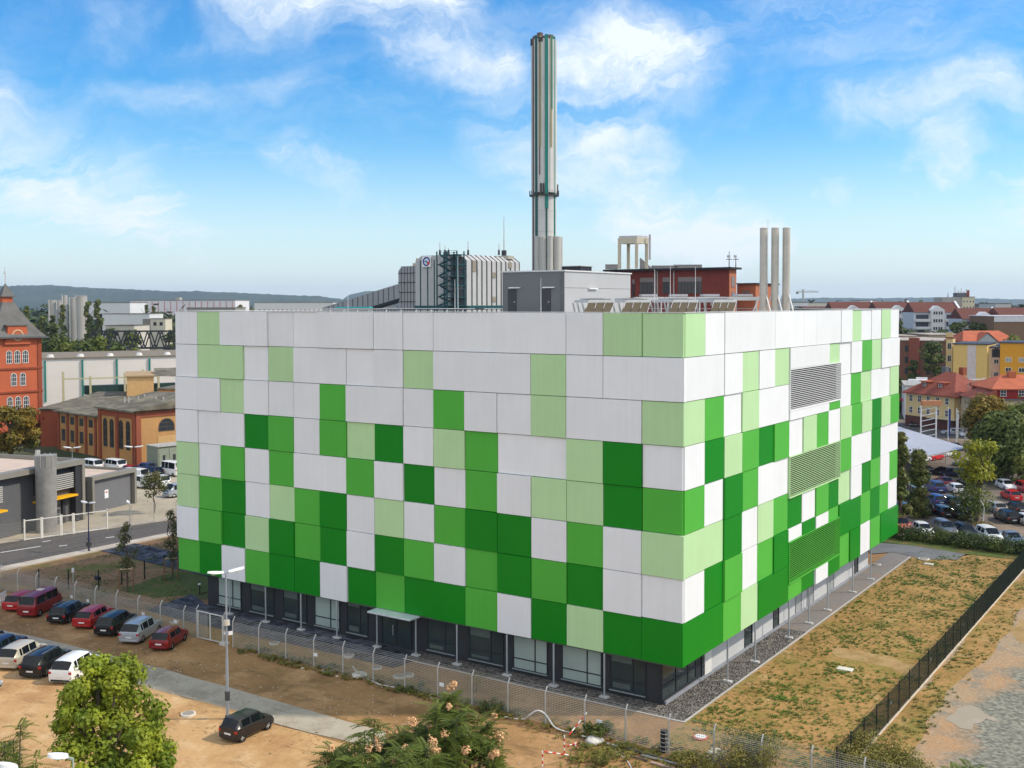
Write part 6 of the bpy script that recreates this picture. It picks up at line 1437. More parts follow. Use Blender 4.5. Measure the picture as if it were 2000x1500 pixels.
for (u0, v0, lab) in ((1424, 492, 'tall mast with a cross arm on the boiler house roof'), (1437, 502, 'short mast with a disc at the right end of the boiler house roof')):
    p = site_corner(u0, D+6); t = thing('antenna_mast', lab, 'antenna', (p.x, p.y, zt_+.45)); MB().cyl(0, 0, 0, zat(v0, D+6)-zt_-.45, .12, .06, n=5).build('pole', M_dgrey2, t); mk('cross_arm', M_dgrey2, t, (-.7, .7, -.05, .05, 1.9, 2.05)); MB().cyl(0, -.3, 2.4, 2.9, .4, n=8).build('dish', M_galv, t)
cf = thing('water_tower', 'cream concrete frame tower standing on the boiler house roof', 'water tower frame', tuple(Vector((*far(1238, 500, D+4)[:2], 0))), ANG-.25)
M_cf = mat('cream concrete', (.56, .50, .38), .85, var=.1); pm_ = pxm(D); ztf = zat(464, D); zb2 = zt_+.3
for (x, y) in ((-28, 0), (-13, 20), (7, -6), (24, 14)): mk('pillar', M_cf, cf, (x*pm_-.35, x*pm_+.35, y*pm_-.3, y*pm_+.3, zb2, ztf-1.3))
MB().prism([(-31*pm_, -2*pm_), (8*pm_, -9*pm_), (28*pm_, 14*pm_), (-12*pm_, 24*pm_)], ztf-1.298, ztf+.0).build('slab', M_cf, cf)
MB().prism([(-29*pm_, 0), (8*pm_, -7*pm_), (26*pm_, 14*pm_), (-12*pm_, 22*pm_)], ztf+.002, ztf+.5).build('parapet', mat('pale lilac parapet', (.5, .47, .48), .7), cf)
mk('ladder', mat('pale lilac ladder', (.5, .46, .46), .7), cf, (29*pm_, 33*pm_, 8*pm_, 10*pm_, zb2+2, ztf+.8))
for i, (u, v0, D2, hh, lab) in enumerate(((1196, 521, 262, 1.0, 'small roof cabin left of the concrete frame'), (1262, 517, 262, 2.6, 'wedge shaped roof hood right of the concrete frame'), (1345, 522, 262, .9, 'low grey box on the middle of the boiler house roof'), (1300, 521, 262, .7, 'long low grey box next to the wedge hood'))):
    p = far(u, v0, D2); t = thing('roof_hood', lab, 'roof hood', (p.x, p.y, zt_+.45), ANG); w_ = (1.4, 1.2, 3.2, 3.)[i]
    if i == 1: MB().add([(-w_, 0, 0), (w_*1.4, 0, 0), (-w_, 0, hh), (-w_, 2, 0), (w_*1.4, 2, 0), (-w_, 2, hh)], [(0, 1, 2), (5, 4, 3), (0, 3, 4, 1), (1, 4, 5, 2), (0, 2, 5, 3)]).build('hood', mat('hood grey', (.32, .29, .27), .7), t)
    else: mk('box', mat('hood grey', (.32, .29, .27), .7), t, (-w_, w_, 0, 2, .002, hh)); mk('lid', M_galv, t, (-w_-.1, w_+.1, -.1, 2.1, hh+.002, hh+.12))
# ---------------------------------------------------------------- car park on the right
GR = 'cars in the car park behind the hedge'
RR = .58
CP = [
 ('mpv', 'salmon', 1756, 1046, pi, 'faded red car half hidden by the corner of the block'), ('small', 'white', 1801, 1057, pi, 'white small car facing the hedge, nearest the block'), ('mpv', 'grey', 1843, 1054, pi, 'grey car behind the hedge between two white cars'),
 ('hatch', 'darkgrey', 1884, 1058, pi, 'dark grey car mostly hidden by the hedge'), ('mpv', 'white', 1930, 1068, pi, 'white people carrier facing the hedge'), ('sedan', 'bluegrey', 1974, 1074, pi, 'blue grey saloon facing the hedge near the right edge'),
 ('estate', 'black', 1759, 1012, 0, 'black estate car touching the block edge in the car park'), ('suv', 'black', 1799, 1014, 0, 'black sport utility car behind the small white car'), ('estate', 'darkgrey', 1838, 1019, 0, 'dark grey estate car left of the one with roof rails'), ('suv', 'black', 1881, 1028, 0, 'large black sport utility car with roof rails'),
 ('mpv', 'black', 1965, 1031, 0, 'black people carrier behind the blue grey saloon'), ('hatch', 'white', 2000, 1036, 0, 'white car cut by the right edge in the near row'),
 ('sedan', 'darkgrey', 1778, 1000, 0, 'low dark saloon behind the black sport utility car'), ('estate', 'blue', 1826, 996, 0, 'blue estate car in the second row'), ('estate', 'darkgrey', 1857, 1000, 0, 'dark estate car right of the blue estate'), ('hatch', 'black', 1895, 1004, 0, 'black hatchback behind the roof railed car'), ('hatch', 'beige', 1943, 1012, 0, 'cream and dark hatchback in the second row right of the tree'), ('hatch', 'black', 1982, 1012, 0, 'black hatchback at the right of the second row'),
 ('van', 'green', 1788, 985, 0, 'grey green van with a white roof near the block'), ('suv', 'blue', 1825, 972, 0, 'blue sport utility car in the third row'), ('hatch', 'white', 1864, 974, 0, 'white hatchback in the third row'), ('estate', 'black', 1887, 964, 0, 'black estate beside the trunk of the yellow green tree'), ('sedan', 'darkred', 1843, 960, 0, 'dark red saloon behind the blue and white pair'), ('hatch', 'brightred', 1973, 988, 0, 'bright red hatchback near the right edge'), ('hatch', 'white', 1964, 968, pi, 'white car behind the bright red hatchback'), ('mpv', 'red', 1996, 972, 0, 'red people carrier cut by the right edge'),
 ('sedan', 'black', 1838, 940, .9, 'black saloon below the steel canopy corner'), ('hatch', 'navy', 1861, 943, .9, 'dark navy car behind the yellow green tree'), ('sedan', 'silver', 1887, 923, .9, 'silver saloon seen through the yellow green tree'), ('sedan', 'silver', 1944, 947, .9, 'silver car in the shade of the big trees'),
 ('hatch', 'brightred', 1824, 910, -.9, 'bright red car under the edge of the steel canopy'), ('hatch', 'white', 1848, 903, -.9, 'white car next to the red one under the canopy'), ('sedan', 'white', 1797, 914, -.9, 'white car just left of the red one by the canopy'), ('mpv', 'darkgrey', 1862, 893, -.9, 'dark car under the right end of the canopy'), ('hatch', 'black', 1838, 903, -.9, 'black car between the red and white cars under the canopy'), ('mpv', 'darkgrey', 1806, 907, -.9, 'dark car left of the bright red one under the canopy'),
]
for (k, c_, u, v, dr_, lab) in CP:
    X, Y = at(u, v-8); make_car(k, PAINT[c_], lab, X, Y, RR+dr_, GR, rail=(k == 'suv'))
GS = 'cars on the street beyond the car park'
for (k, c_, u, v, r_, lab) in (('estate', 'silver', 1860, 853, ANG+1.45, 'silver estate car on the street behind the left flagpoles'), ('estate', 'white', 1897, 857, ANG+1.45, 'white car on the street behind the right flagpoles'), ('hatch', 'black', 1786, 836, ANG+2.6, 'black car at the street corner behind the canopy'), ('sedan', 'navy', 1812, 838, ANG+1.5, 'dark blue car at the foot of the yellow house'), ('sedan', 'silver', 1768, 735, ANG+1.3, 'silver car parked far behind the white modern house'), ('hatch', 'white', 1776, 742, ANG+1.3, 'white car parked far behind, in front of the silver one'), ('estate', 'silver', 1808, 735, ANG+1.4, 'silver estate parked far behind the hipped roof')):
    X, Y = at(u, v); make_car(k, PAINT[c_], lab, X, Y, r_, GS)
# hedge
LM_hedge = leafmat('hedge leaves', (.05, .085, .018), (.13, .155, .03), .8, .2)
hb = MB(); hR = random.Random(5)
P = [Vector((*at(u, v), 0)) for u, v in ((1722, 1052), (1760, 1056), (1800, 1062), (1850, 1068), (1900, 1076), (1950, 1083), (2010, 1090), (2080, 1098))]
hc = []
for a, b in zip(P, P[1:]):
    n = max(1, int((b-a).length/.7))
    for k in range(n): hc.append(a+(b-a)*(k/n))
for p in hc: leafcloud(hb, hR, p+Vector((hR.uniform(-.3, .3), hR.uniform(-.3, .3), .75)), hR.uniform(.8, 1.05), 520, .2, .85)
hg = thing('hedge', 'dark green clipped hedge between the path and the car park', 'hedge'); hb.build('foliage', LM_hedge, hg)
mb = MB()
for p in hc[::2]: mb.tube([tuple(p), tuple(p+Vector((.05, .1, 1.2)))], .04, 5, .02)
mb.build('stem', M_bark, hg)
LM_con = leafmat('cypress green', (.10, .125, .025), (.17, .165, .04), .6, .15)
for (u, v, vt, w_, lab, sd_, lm, sh) in ((1755, 1035, 848, 26, 'tall tapering tree right at the block edge', 61, LM_con, 'cone'), (1792, 1015, 884, 30, 'pointed dense tree in front of the steel canopy', 62, LM_con, 'cone')):
    X, Y = at(u, v); D = camdist(X, Y); tree('conifer_tree', lab, X, Y, zat(vt, D), w_*pxm(D)*.8, lm, sd_, sh, .4, 44, 200, .36, .05, cr=.42)
LM_yg = leafmat('yellowing leaves', (.36, .35, .025), (.18, .22, .025), .5, .35); LM_big = leafmat('dark big tree leaves', (.075, .11, .022), (.15, .17, .03), .35, .25)
X, Y = at(1908, 1022); D = camdist(X, Y); tree('yellow_green_tree', 'thin yellow green tree standing among the parked cars', X, Y, zat(866, D), 55*pxm(D), LM_yg, 63, 'spread', .4, 34, 95, .32, .38, cr=.28)
X, Y = at(1896, 1030); D = camdist(X, Y); shrub('bush', 'dark climbing bush at the trunk of the yellow green tree', X, Y, 1.3, 5.0, LM_big, 64, 10, .28, 150)
X, Y = at(1925, 1040); shrub('bush', 'rusty low bush right of the roof railed car', X, Y, 1.5, .9, LM_autumn, 65, 9, .14, 110)
X, Y = at(1918, 1035); pb = thing('white_post', 'leaning white post by the rusty low bush', 'post', (X, Y, 0)); MB().tube([(0, 0, 0), (.1, 0, 2.2), (-.3, 0, 2.9)], .06, 6).build('post', M_rod, pb); MB().cyl(0, 0, -.02, .1, .14, n=8).build('base', M_mh, pb)
for i, (u, vb, vt, w_, lab, lm) in enumerate(((1965, 950, 812, 62, 'big dark spreading tree at the right edge', LM_big), (1935, 930, 838, 45, 'big dark tree left of the largest one', LM_big), (2005, 945, 795, 50, 'big tree cut by the right edge', LM_mid), (1925, 880, 778, 42, 'yellow brown tree in front of the red house', LM_autumn), (1975, 880, 800, 45, 'bright green tree behind the big dark trees', LM_yg))):
    X, Y = at(u, vb); D = camdist(X, Y); tree('big_tree', lab, X, Y, zat(vt, D), w_*pxm(D), lm, 66+i, 'round', .7, 30, 240, .55, .16, group='big trees at the right edge', cr=.40)
# steel canopy over the parking bays
c4 = [at(1748, 836, 3.2), at(1888, 880, 3.2), at(1795, 898, 3.2), at(1690, 850, 3.2)]
cp = thing('steel_canopy', 'pale corrugated steel canopy over parked cars', 'canopy'); M_cor = mat('corrugated sheet', (.50, .50, .52), .5, metal=.2, var=.08, vscale=.4)
a_, b_, c_, d_ = [Vector((*q, 3.2)) for q in c4]; mb = MB(); n = 24
for k in range(n):
    f0, f1 = k/n, (k+.86)/n; p, q, r_, s_ = a_+(d_-a_)*f0, b_+(c_-b_)*f0, b_+(c_-b_)*f1, a_+(d_-a_)*f1; e = Vector((0, 0, .14)); mb.add([tuple(x) for x in (p, q, r_, s_, p+e, q+e, r_+e, s_+e)], [(3, 2, 1, 0), (4, 5, 6, 7), (0, 1, 5, 4), (1, 2, 6, 5), (2, 3, 7, 6), (3, 0, 4, 7)])
mb.prism([(q.x, q.y) for q in (a_, b_, c_, d_)], 3.12, 3.21).build('roof', M_cor, cp)
for p, q in ((c_, d_), (b_, a_)):
    for k in range(5): r_ = p+(q-p)*(k/4*.96+.02); MB().cyl(r_.x, r_.y, 0, 3.11, .08, n=6).build('post', M_galv, cp)
ge = thing('gantry', 'white and dark lattice gantry standing behind the canopy', 'gantry', (*at(1812, 882, 0), 0), ANG)
for x in (-1.2, 1.2): MB().cyl(x, 0, 0, 7, .12, n=6).build('leg', M_rod, ge)
for k in range(6): MB().bar((-1.2, 0, 2+k*.85), (1.2, 0, 2.5+k*.85), .1).build('brace', M_rod, ge)
mk('cabinet', mat('orange cabinet', (.5, .22, .1), .6), ge, (-1.1, 1.9, -.5, .5, 7.05, 7.8))
fg = 'white flagpoles along the street'
M_red2 = mat('flag blue', (.03, .06, .25), .7)
for i, (u, vt, vb) in enumerate(((1851, 797, 865), (1867, 800, 868), (1884, 800, 872), (1901, 799, 878))):
    X, Y = at(u, vb); D = camdist(X, Y); t = thing('flagpole', ('leftmost white flagpole', 'second white flagpole from the left', 'third white flagpole from the left', 'rightmost white flagpole')[i]+' of the four by the street', 'flagpole', (X, Y, 0), ANG, fg)
    MB().cyl(0, 0, 0, zat(vt, D), .11, .07, n=7).build('pole', M_rod, t); MB().add([(0, -.1, zat(vt, D)-.3), (.35, -.15, zat(vt, D)-.5), (.28, -.1, zat(vt, D)-5), (.02, -.12, zat(vt, D)-5), (0, -.06, zat(vt, D)-.3), (.35, -.1, zat(vt, D)-.5), (.28, -.06, zat(vt, D)-5), (.02, -.08, zat(vt, D)-5)], [(0, 1, 2, 3), (7, 6, 5, 4), (0, 4, 5, 1), (1, 5, 6, 2), (2, 6, 7, 3), (3, 7, 4, 0)]).build('flag', M_rod if i else M_red2, t)
# bare pollarded tree
X, Y = at(1829, 842); D = camdist(X, Y); bt = thing('bare_tree', 'bare light grey pollarded tree in front of the yellow house', 'tree', (X, Y, 0)); R = random.Random(4); mb = MB(); H_ = zat(775, D); cr = MB()
def grow(p, d, L_, r, dep):
    q = p+d*L_; (mb if dep > 3 else cr).tube([tuple(p), tuple((p+q)/2+Vector((R.uniform(-.1, .1), R.uniform(-.1, .1), .1))*L_*.3), tuple(q)], r, 5, r*.65)
    if dep == 0: return
    for _ in range(3 if dep > 1 else 4): e = (d+rsphere(R)*.75+Vector((0, 0, .12))).normalized(); grow(q, e, L_*.68, r*.62, dep-1)
grow(Vector((0, 0, 0)), Vector((0, 0, 1)), H_*.36, .42, 4); mb.build('trunk', M_greybark, bt); cr.build('crown', mat('pale bare branches', (.36, .31, .24), .95), bt)
# ---------------------------------------------------------------- houses on the right
M_tile = mat('red roof tiles', (.24, .065, .04), .85, var=.2, vscale=.6); M_tile2 = mat('orange roof tiles', (.44, .12, .055), .85, var=.15, vscale=.5); M_yel = mat('yellow render', (.62, .46, .22), .85, var=.08, vscale=.3)
def hip(t, x0, x1, y0, y1, z0, z1, m, rx=.5, nm='roof', ov=.6, ridge=None):
    xa, xb = (x0+(y1-y0)/2*rx*1.2, x1-(y1-y0)/2*rx*1.2) if ridge is None else ridge; ym = (y0+y1)/2; x0 -= ov; x1 += ov; y0 -= ov; y1 += ov
    return MB().add([(x0, y0, z0), (x1, y0, z0), (x1, y1, z0), (x0, y1, z0), (xa, ym, z1), (xb, ym, z1), (x0, y0, z0-.18), (x1, y0, z0-.18), (x1, y1, z0-.18), (x0, y1, z0-.18)], [(0, 1, 5, 4), (1, 2, 5), (2, 3, 4, 5), (3, 0, 4), (6, 7, 1, 0), (7, 8, 2, 1), (8, 9, 3, 2), (9, 6, 0, 3), (9, 8, 7, 6)]).build(nm, m, t)
D = 203; cC = far(1862, 845, D-3); yh = thing('hipped_house', 'yellow house with a big hipped red tile roof and scaffolding', 'house', (cC.x, cC.y, 0), ANG-1.12)
# local x along the front-left wall (ends at the corner), side wall along +y
wf_, ds_ = 11.5, 11.0; ze = zat(776, D)
mk('wall', M_yel, yh, (-wf_, 0, 0, ds_, 0, ze)); rf_ = hip(yh, -wf_, 0, 0, ds_, ze+.19, zat(729, D+5), M_tile, .62, ridge=(-7.2, -4.6))
mk('shop_floor', mat('dark shop front', (.10, .035, .025), .6), yh, (-wf_-.05, .05, -.1, -.003, 0, 2.1)); mk('shop_floor', mat('dark shop front', (.10, .035, .025), .6), yh, (.003, .1, 0, ds_, 0, 2.1)); mk('awning', mat('cream awning', (.6, .5, .3), .7), yh, (-5.5, 1.0, -1.0, -.104, 2.11, 2.4))
for z in (2.55, 4.75):
    for x in (-10.2, -8.1, -6, -3.8, -1.6): win(yh, x, 0, z, .9, 1.25, 0, 'cross', M_wframe, M_dwin)
    for y in (1.8, 4.2, 7, 9.5): win(yh, 0, y, z, 1.0, 1.25, pi/2, 'cross', M_wframe, M_dwin)
for x in (-8.2, -4.4):
    dm_ = mk('dormer', M_tile, rf_, (x-.8, x+.8, 1.3, 4, ze+1.0, ze+2.3)); mk('dormer_roof', M_tile2, dm_, (x-1.0, x+1.0, 1.0, 4.2, ze+2.303, ze+2.45)); win(dm_, x, 1.3, ze+1.15, .8, 1.0, 0, 'cross', M_wframe, M_dwin)
mk('chimney_stack', M_redbr, rf_, (-5.4, -4.4, 7, 8, ze+3.5, zat(727, D)+.4)); mk('chimney_stack', M_dgrey, rf_, (-10, -9, 7.5, 8.5, ze+3, zat(727, D)+.3))
sc_ = thing('scaffolding', 'thin steel scaffolding on the sunny side of the hipped roof', 'scaffolding', yh.location, yh.rotation_euler.z)
for y in (2.5, 4.5, 6.5, 8.5, 10.5):
    for x in (.9, 1.9): MB().cyl(x, y, 0, ze+3.6, .05, n=5).build('standard', M_galv, sc_)
for z in (ze-1.2, ze+.8, ze+2.0, ze+3.2): MB().box(.85, 1.95, 2.3, 10.7, z, z+.06).build('deck', mat('scaffold deck', (.5, .45, .42), .7), sc_)
# white modern house
D = 222; a = far(1766, 812, D); wm = thing('white_house', 'white modern house with red trim and a glazed strip beside the block edge', 'house', (a.x, a.y, 0), ANG-.30); mk('wall', mat('white house wall', (.66, .66, .65), .8), wm, (0, 5.2, 0, 14, 0, zat(757, D))); mk('roof', mat('roof clutter', (.4, .38, .34), .9), wm, (-.15, 5.35, -.15, 14, zat(757, D)+.003, zat(757, D)+.3))
mk('red_trim', mat('crimson trim', (.42, .03, .05), .6), wm, (2.0, 2.5, -.12, -.003, .5, zat(762, D))); mk('glazed_strip', M_dwin, wm, (.9, 1.5, -.1, -.003, .5, zat(764, D))); win(wm, 3.9, 0, 4.6, 1.2, 1.6, 0, 'cross', M_wframe, M_dwin)
for k in range(7): r = random.Random(k); mk('roof_unit', M_rod, wm, (r.uniform(.2, 4), r.uniform(4.2, 5), k*1.8+.3, k*1.8+1.2, zat(757, D)+.302, zat(757, D)+.302+r.uniform(.4, 1.1)))
mk('parasol_red', mat('crimson trim', (.42, .03, .05), .6), thing('red_canopy', 'red shop canopy at the street beside the block edge', 'awning', (*far(1757, 812, 228)[:2], 0), ANG-.3), (-2.5, 2.2, 0, 2, 3.2, 3.5))
# yellow gable block and orange flats
D = 262; g = far_box('yellow_flats', 'tall yellow apartment house with a pale central stripe', 'apartment building', 1862, 1928, 676, D, 16, mat('mustard render', (.70, .47, .16), .85, var=.05), mat('dark flat roof', (.06, .07, .09), .8), ang=-.44)
mk('pale_stripe', mat('pale lilac render', (.60, .52, .50), .85), g, (g['w']*.42, g['w']*.68, -.08, -.003, 0, g['h']-.2))
t2 = far_box('cream_flats', 'narrow cream and pink stair wing beside the yellow apartment house', 'apartment building', 1928.5, 1953, 683, D-1, 15, mat('pink render', (.66, .46, .36), .85), mat('dark flat roof', (.06, .07, .09), .8), ang=-.44); mk('cream_edge', mat('cream render', (.74, .62, .36), .85), t2, (0, t2['w']*.28, -.05, -.003, 0, t2['h']-.1))
for k in range(4): win(t2, t2['w']*.72, 0, 3+k*3.0, 1.1, 1.1, 0, 'plain', M_wframe, M_dwin)
mk('glass_top', M_dwin, t2, (t2['w']*.38, t2['w']*1.0, -.1, -.003, t2['h']-2.2, t2['h']-.3))
og = far_box('orange_flats', 'bright orange apartment house cut by the right edge', 'apartment building', 1953.5, 2060, 674, D-4, 14, mat('orange render', (.68, .31, .025), .85, var=.05), mat('dark flat roof', (.06, .07, .09), .8), ang=-.4)
for k in range(4):
    for x in (1.8, 4.6, 8.4): win(og, x, 0, 2.5+k*2.35, 1.3, 1.1, 0, 'plain', M_wframe, mat('pale blind glass', (.35, .33, .30), .3) if (k+int(x)) % 3 else M_dwin)
pk = far_box('ornate_house', 'ornate narrow yellow facade left of the yellow apartment house', 'house', 1848, 1861, 664, 270, 5, M_yel, M_tile, ang=-.42); MB().prism([(0, 0), (pk['w'], 0), (pk['w'], .4), (0, .4)], pk['h']+.26, pk['h']+1.4).build('gable', M_yel, pk); 
for k in range(4): win(pk, pk['w']/2, 0, 3+k*3, .9, 1.6, 0, 'plain', M_wframe, M_dwin)
# red roofs behind them
D = 300; rr_ = far_box('red_roof_house', 'grey gabled house with bright red roofs behind the yellow apartment house', 'house', 1883, 1985, 672, D, 12, mat('grey gable wall', (.42, .43, .44), .85), M_tile2, ang=0., h=zat(672, D))
hip(rr_, 0, rr_['w'], 0, 12, rr_['h']+.45, zat(649, D), M_tile2, .3, 'upper_roof'); xg = rr_['w']*.42; MB().add([(xg-3.6, -.8, rr_['h']-.3), (xg+3.6, -.8, rr_['h']-.3), (xg, -.8, zat(653, D)), (xg-3.6, 3, rr_['h']-.3), (xg+3.6, 3, rr_['h']-.3), (xg, 3, zat(653, D))], [(0, 1, 2), (5, 4, 3), (0, 3, 4, 1)]).build('gable', mat('grey gable wall', (.42, .43, .44), .85), rr_)
MB().add([(xg-4.1, -1.2, rr_['h']-.6), (xg, -1.2, zat(651, D)), (xg, 4, zat(651, D)), (xg-4.1, 4, rr_['h']-.6), (xg+4.1, -1.2, rr_['h']-.6), (xg+4.1, 4, rr_['h']-.6)], [(0, 1, 2, 3), (1, 4, 5, 2)]).build('gable_roof', M_tile2, rr_)
# mansard house right
D = 190; a = far(1917, 845, D); mh = thing('mansard_house', 'cream house with a dark red mansard storey and orange hipped roof at the right edge', 'house', (a.x, a.y, 0), ANG-.05)
zE, zM = zat(784, D), zat(764, D); mk('wall', mat('beige house wall', (.52, .42, .29), .85), mh, (0, 14, 0, 11, 0, zE)); mk('mansard', mat('dark red shingle', (.26, .02, .018), .8), mh, (2.0, 13.8, .2, 10.8, zE+.203, zM)); mk('eave', M_dgrey, mh, (-.4, 14.4, -.5, 11.4, zE+.003, zE+.2))
hip(mh, 2, 13.8, .2, 10.8, zM+.2, zat(738, D), M_tile2, .5); MB().add([(-1.2, -.8, zE+.205), (2.2, -.8, zE+.205), (2.2, 6, zM+.4), (2.2, -.6, zM+.1), (-1.2, 8, zE+.205)], [(0, 1, 3), (0, 3, 2, 4)]).build('side_roof', M_tile, mh)
for x in (3.6, 6.6, 10.2): win(mh, x, .2, zE+.6, 1.0, 1.1, 0, 'cross', M_wframe, M_dwin)
for x in (6., 9.4, 12.2): win(mh, x, 0, zE-3.2, 1.3, 2.4, 0, 'plain', mat('shutter', (.56, .50, .42), .8), M_dwin)
mk('chimney_stack', M_ob, mh, (6.0, 7.2, 4, 5.2, zM+1.8, zat(734, D)+.3))
# brick works and flat roofs behind
D = 330; bw = far_box('brick_works', 'dark brown brick works with flat pale roofs beside the block edge', 'industrial building', 1730, 1850, 668, D, 24, mat('brown brick', (.20, .09, .055), .9, var=.15), mat('pale felt edge', (.42, .36, .3), .8), ang=-.42)
for k in range(3):
    for x in (6.0, 9.0, 12., 15.): win(bw, x, 0, 4.5-2.2+k*3.3, 1.2, 1.9, 0, 'plain', M_bframe, M_dwin, bars=0)
mk('tower', mat('red brown brick', (.24, .07, .045), .9), bw, (6.7+0, 9.6+0, -1.2, -.003, 0, bw['h']+.9))
for (u0, u1, v, D_, lab) in ((1800, 1852, 667, 345, 'long low flat roof with a pale edge behind the brick works'), (1815, 1885, 658, 370, 'flat factory roof with small dark windows below the apartments'), (1752, 1790, 660, 360, 'low dark flat roof right at the block edge')):
    b = far_box('flat_roof_works', lab, 'industrial building', u0, u1, v, D_, 20, mat('tan factory wall', (.34, .27, .19), .9), mat('pale felt edge', (.42, .36, .3), .8)); winrow(b, 9, .5, b['w']-.5, b['h']-1.5, .7, .7, bars=0)
for (u, v, w_, lab, sd_, D) in ((1822, 672, 26, 'large round dark tree in front of the brick works', 71, 290), (1785, 708, 10, 'small dark tree left of the large one by the brick works', 72, 290), (1873, 632, 22, 'left of three dark trees under the apartments', 73, 380), (1893, 628, 22, 'middle of three dark trees under the apartments', 74, 385), (1920, 634, 24, 'right of three dark trees under the apartments', 75, 380), (1756, 628, 12, 'dark tree against the block edge under the apartments', 76, 380), (1985, 660, 22, 'tree in front of the red roofs at the right edge', 77, 285), (1758, 742, 10, 'dark tree behind the white modern house', 78, 250), (1760, 780, 9, 'narrow dark tree left of the white modern house', 79, 235)):
    a = far(u, v, D); tree('dark_tree', lab, a.x, a.y, a.z, w_*pxm(D), LM_dk if u < 1980 else LM_mid, sd_, 'round', .5, 20, 110, .8, .12, cr=.42)
# long apartment row with red roofs
M_apt = mat('white apartment wall', (.55, .56, .60), .8, var=.05); M_apr = mat('brown red tiled roof', (.13, .045, .03), .85, var=.12, vscale=.2); M_pane = mat('apartment glass', (.06, .065, .08), .2)
GP_ = 'apartment houses with brown red roofs on the skyline'
def apartment(u0, u1, vt, ve, D, lab, gab=None, nfl=5, gw=26):
    a, b = far(u0, 600, D), far(u1, 600, D); d = b-a; w_ = Vector((d.x, d.y)).length; t = thing('apartment_house', lab, 'apartment building', (a.x, a.y, 0), atan2(d.y, d.x), GP_); ze_, zr_ = zat(ve, D), zat(vt, D)
    mk('wall', M_apt, t, (0, w_, 0, 12, 0, ze_)); MB().add([(0, -.6, ze_), (w_, -.6, ze_), (w_, 6, zr_), (0, 6, zr_), (0, 12.6, ze_), (w_, 12.6, ze_)], [(0, 1, 2, 3), (3, 2, 5, 4), (0, 3, 4), (1, 5, 2)]).build('roof', M_apr, t); mk('party_wall', M_whw, t, (w_-.5, w_+.3, -.9, 6, ze_-1, ze_+.3)); MB().bar((w_, -.7, ze_+.1), (w_, 6, zr_+.2), .8, .5).build('verge', M_whw, t)
    for k in range(nfl):
        z = ze_-2.6-k*2.9
        if z < 1: break
        for x0, x1 in ((w_*.03, w_*.33), (w_*.68, w_*.93)): q = mk('balcony', M_whw, t, (x0, x1, -1.4, -.003, z-.9, z+.1)); mk('recess', M_pane, q, (x0+.3, x1-.3, -.12, -.004, z+.103, z+1.7))
    if gab:
        gx = Vector((far(gab, 600, D)-a)[:2]).length if gab > u0 else 0; hw = gw/2*pxm(D); zg = zat(vt+7, D); MB().add([(gx-hw, -1.8, 0), (gx+hw, -1.8, 0), (gx+hw, -1.8, zg-1.6), (gx, -1.8, zg), (gx-hw, -1.8, zg-1.6), (gx-hw, 5, 0), (gx+hw, 5, 0), (gx+hw, 5, zg-1.6), (gx, 5, zg), (gx-hw, 5, zg-1.6)], [(0, 1, 2, 3, 4), (0, 5, 6, 1), (1, 6, 7, 2), (4, 9, 5, 0), (2, 7, 8, 3), (3, 8, 9, 4)]).build('gable_bay', M_whw, t)
        for k in range(nfl+1):
            z = zg-3.4-k*2.9
            if z > 1:
                for s_ in (-.55, -.2, .2, .55): win(t, gx+s_*hw, -1.8, z, .8, 1.3, 0, 'plain', M_wframe, M_pane, bars=0)
apartment(1570, 1625, 600, 604, 520, 'low dark red roof at the left end of the apartment row', None, 2)
apartment(1626, 1711, 591, 608, 455, 'apartment house whose gable shows above the roof edge, leftmost with a gable', 1666, 3)
apartment(1713, 1783, 591, 608, 440, 'apartment house straddling the right edge of the block', 1753, 6)
apartment(1785, 1877, 592, 612, 420, 'apartment house with a tall white windowed bay right of the block', 1829, 6)
apartment(1879, 1952, 604, 625, 395, 'lower apartment house with a rounded white bay', 1921, 4, 30)
apartment(1954, 2040, 603, 620, 390, 'apartment house with brown roof cut by the right edge', None, 1)
wb = far_box('supermarket_hall', 'flat white roofed brick hall right of the rounded white bay', 'building', 1942, 2040, 622, 372, 20, mat('brown hall wall', (.2, .12, .07), .9), mat('white fascia', (.62, .60, .62), .7)); mk('fascia', mat('white fascia', (.62, .60, .62), .7), wb, (0, wb['w'], -.2, -.003, wb['h']-1.8, wb['h']))
# office tower with antennas, crane, further skyline
D = 620; ot = far_box('antenna_building', 'cream flat roofed tower block full of antennas on the skyline', 'tower block', 1880, 1904, 584, D, 14, mat('cream tower wall', (.62, .52, .36), .85), M_felt); mk('grey_wing', mat('grey wing', (.36, .33, .30), .85), ot, (-11, -.003, 1, 13, 0, ot['h'])); 
for k in range(2):
    for j in range(4): win(ot, 1+j*1.7, 0, ot['h']-3-k*3.2, .8, 1.1, 0, 'plain', M_wframe, M_dwin, bars=0)
for i, (u, v) in enumerate(((1852, 575), (1866, 563), (1872, 570), (1878, 567), (1883, 572), (1888, 568))): a = far(u, v, D+4); t = thing('rooftop_antenna', ('lone antenna at the left of the cream tower block', 'tallest antenna of the cluster on the cream tower block', 'antenna right of the tallest one', 'middle antenna of the cluster', 'short antenna of the cluster', 'rightmost antenna of the cluster')[i], 'antenna', (a.x, a.y, ot['h']), 0, 'antennas on the cream tower block'); MB().cyl(0, 0, 0, a.z-ot['h'], .22, .12, n=5).build('pole', M_dgrey, t); mk('panel', M_rod, t, (-.4, .4, -.3, .3, (a.z-ot['h'])*.55, (a.z-ot['h'])*.85))
a = far(1882, 575, D+2); t = thing('rooftop_room', 'grey equipment room under the antenna cluster', 'plant room', (a.x, a.y, ot['h']), ANG); mk('walls', M_dgrey, t, (-3.4, 3, 0, 6, .26, 2.4)); mk('stack', M_redbr, t, (2.0, 3.2, -.5, -.003, .26, 3.9))
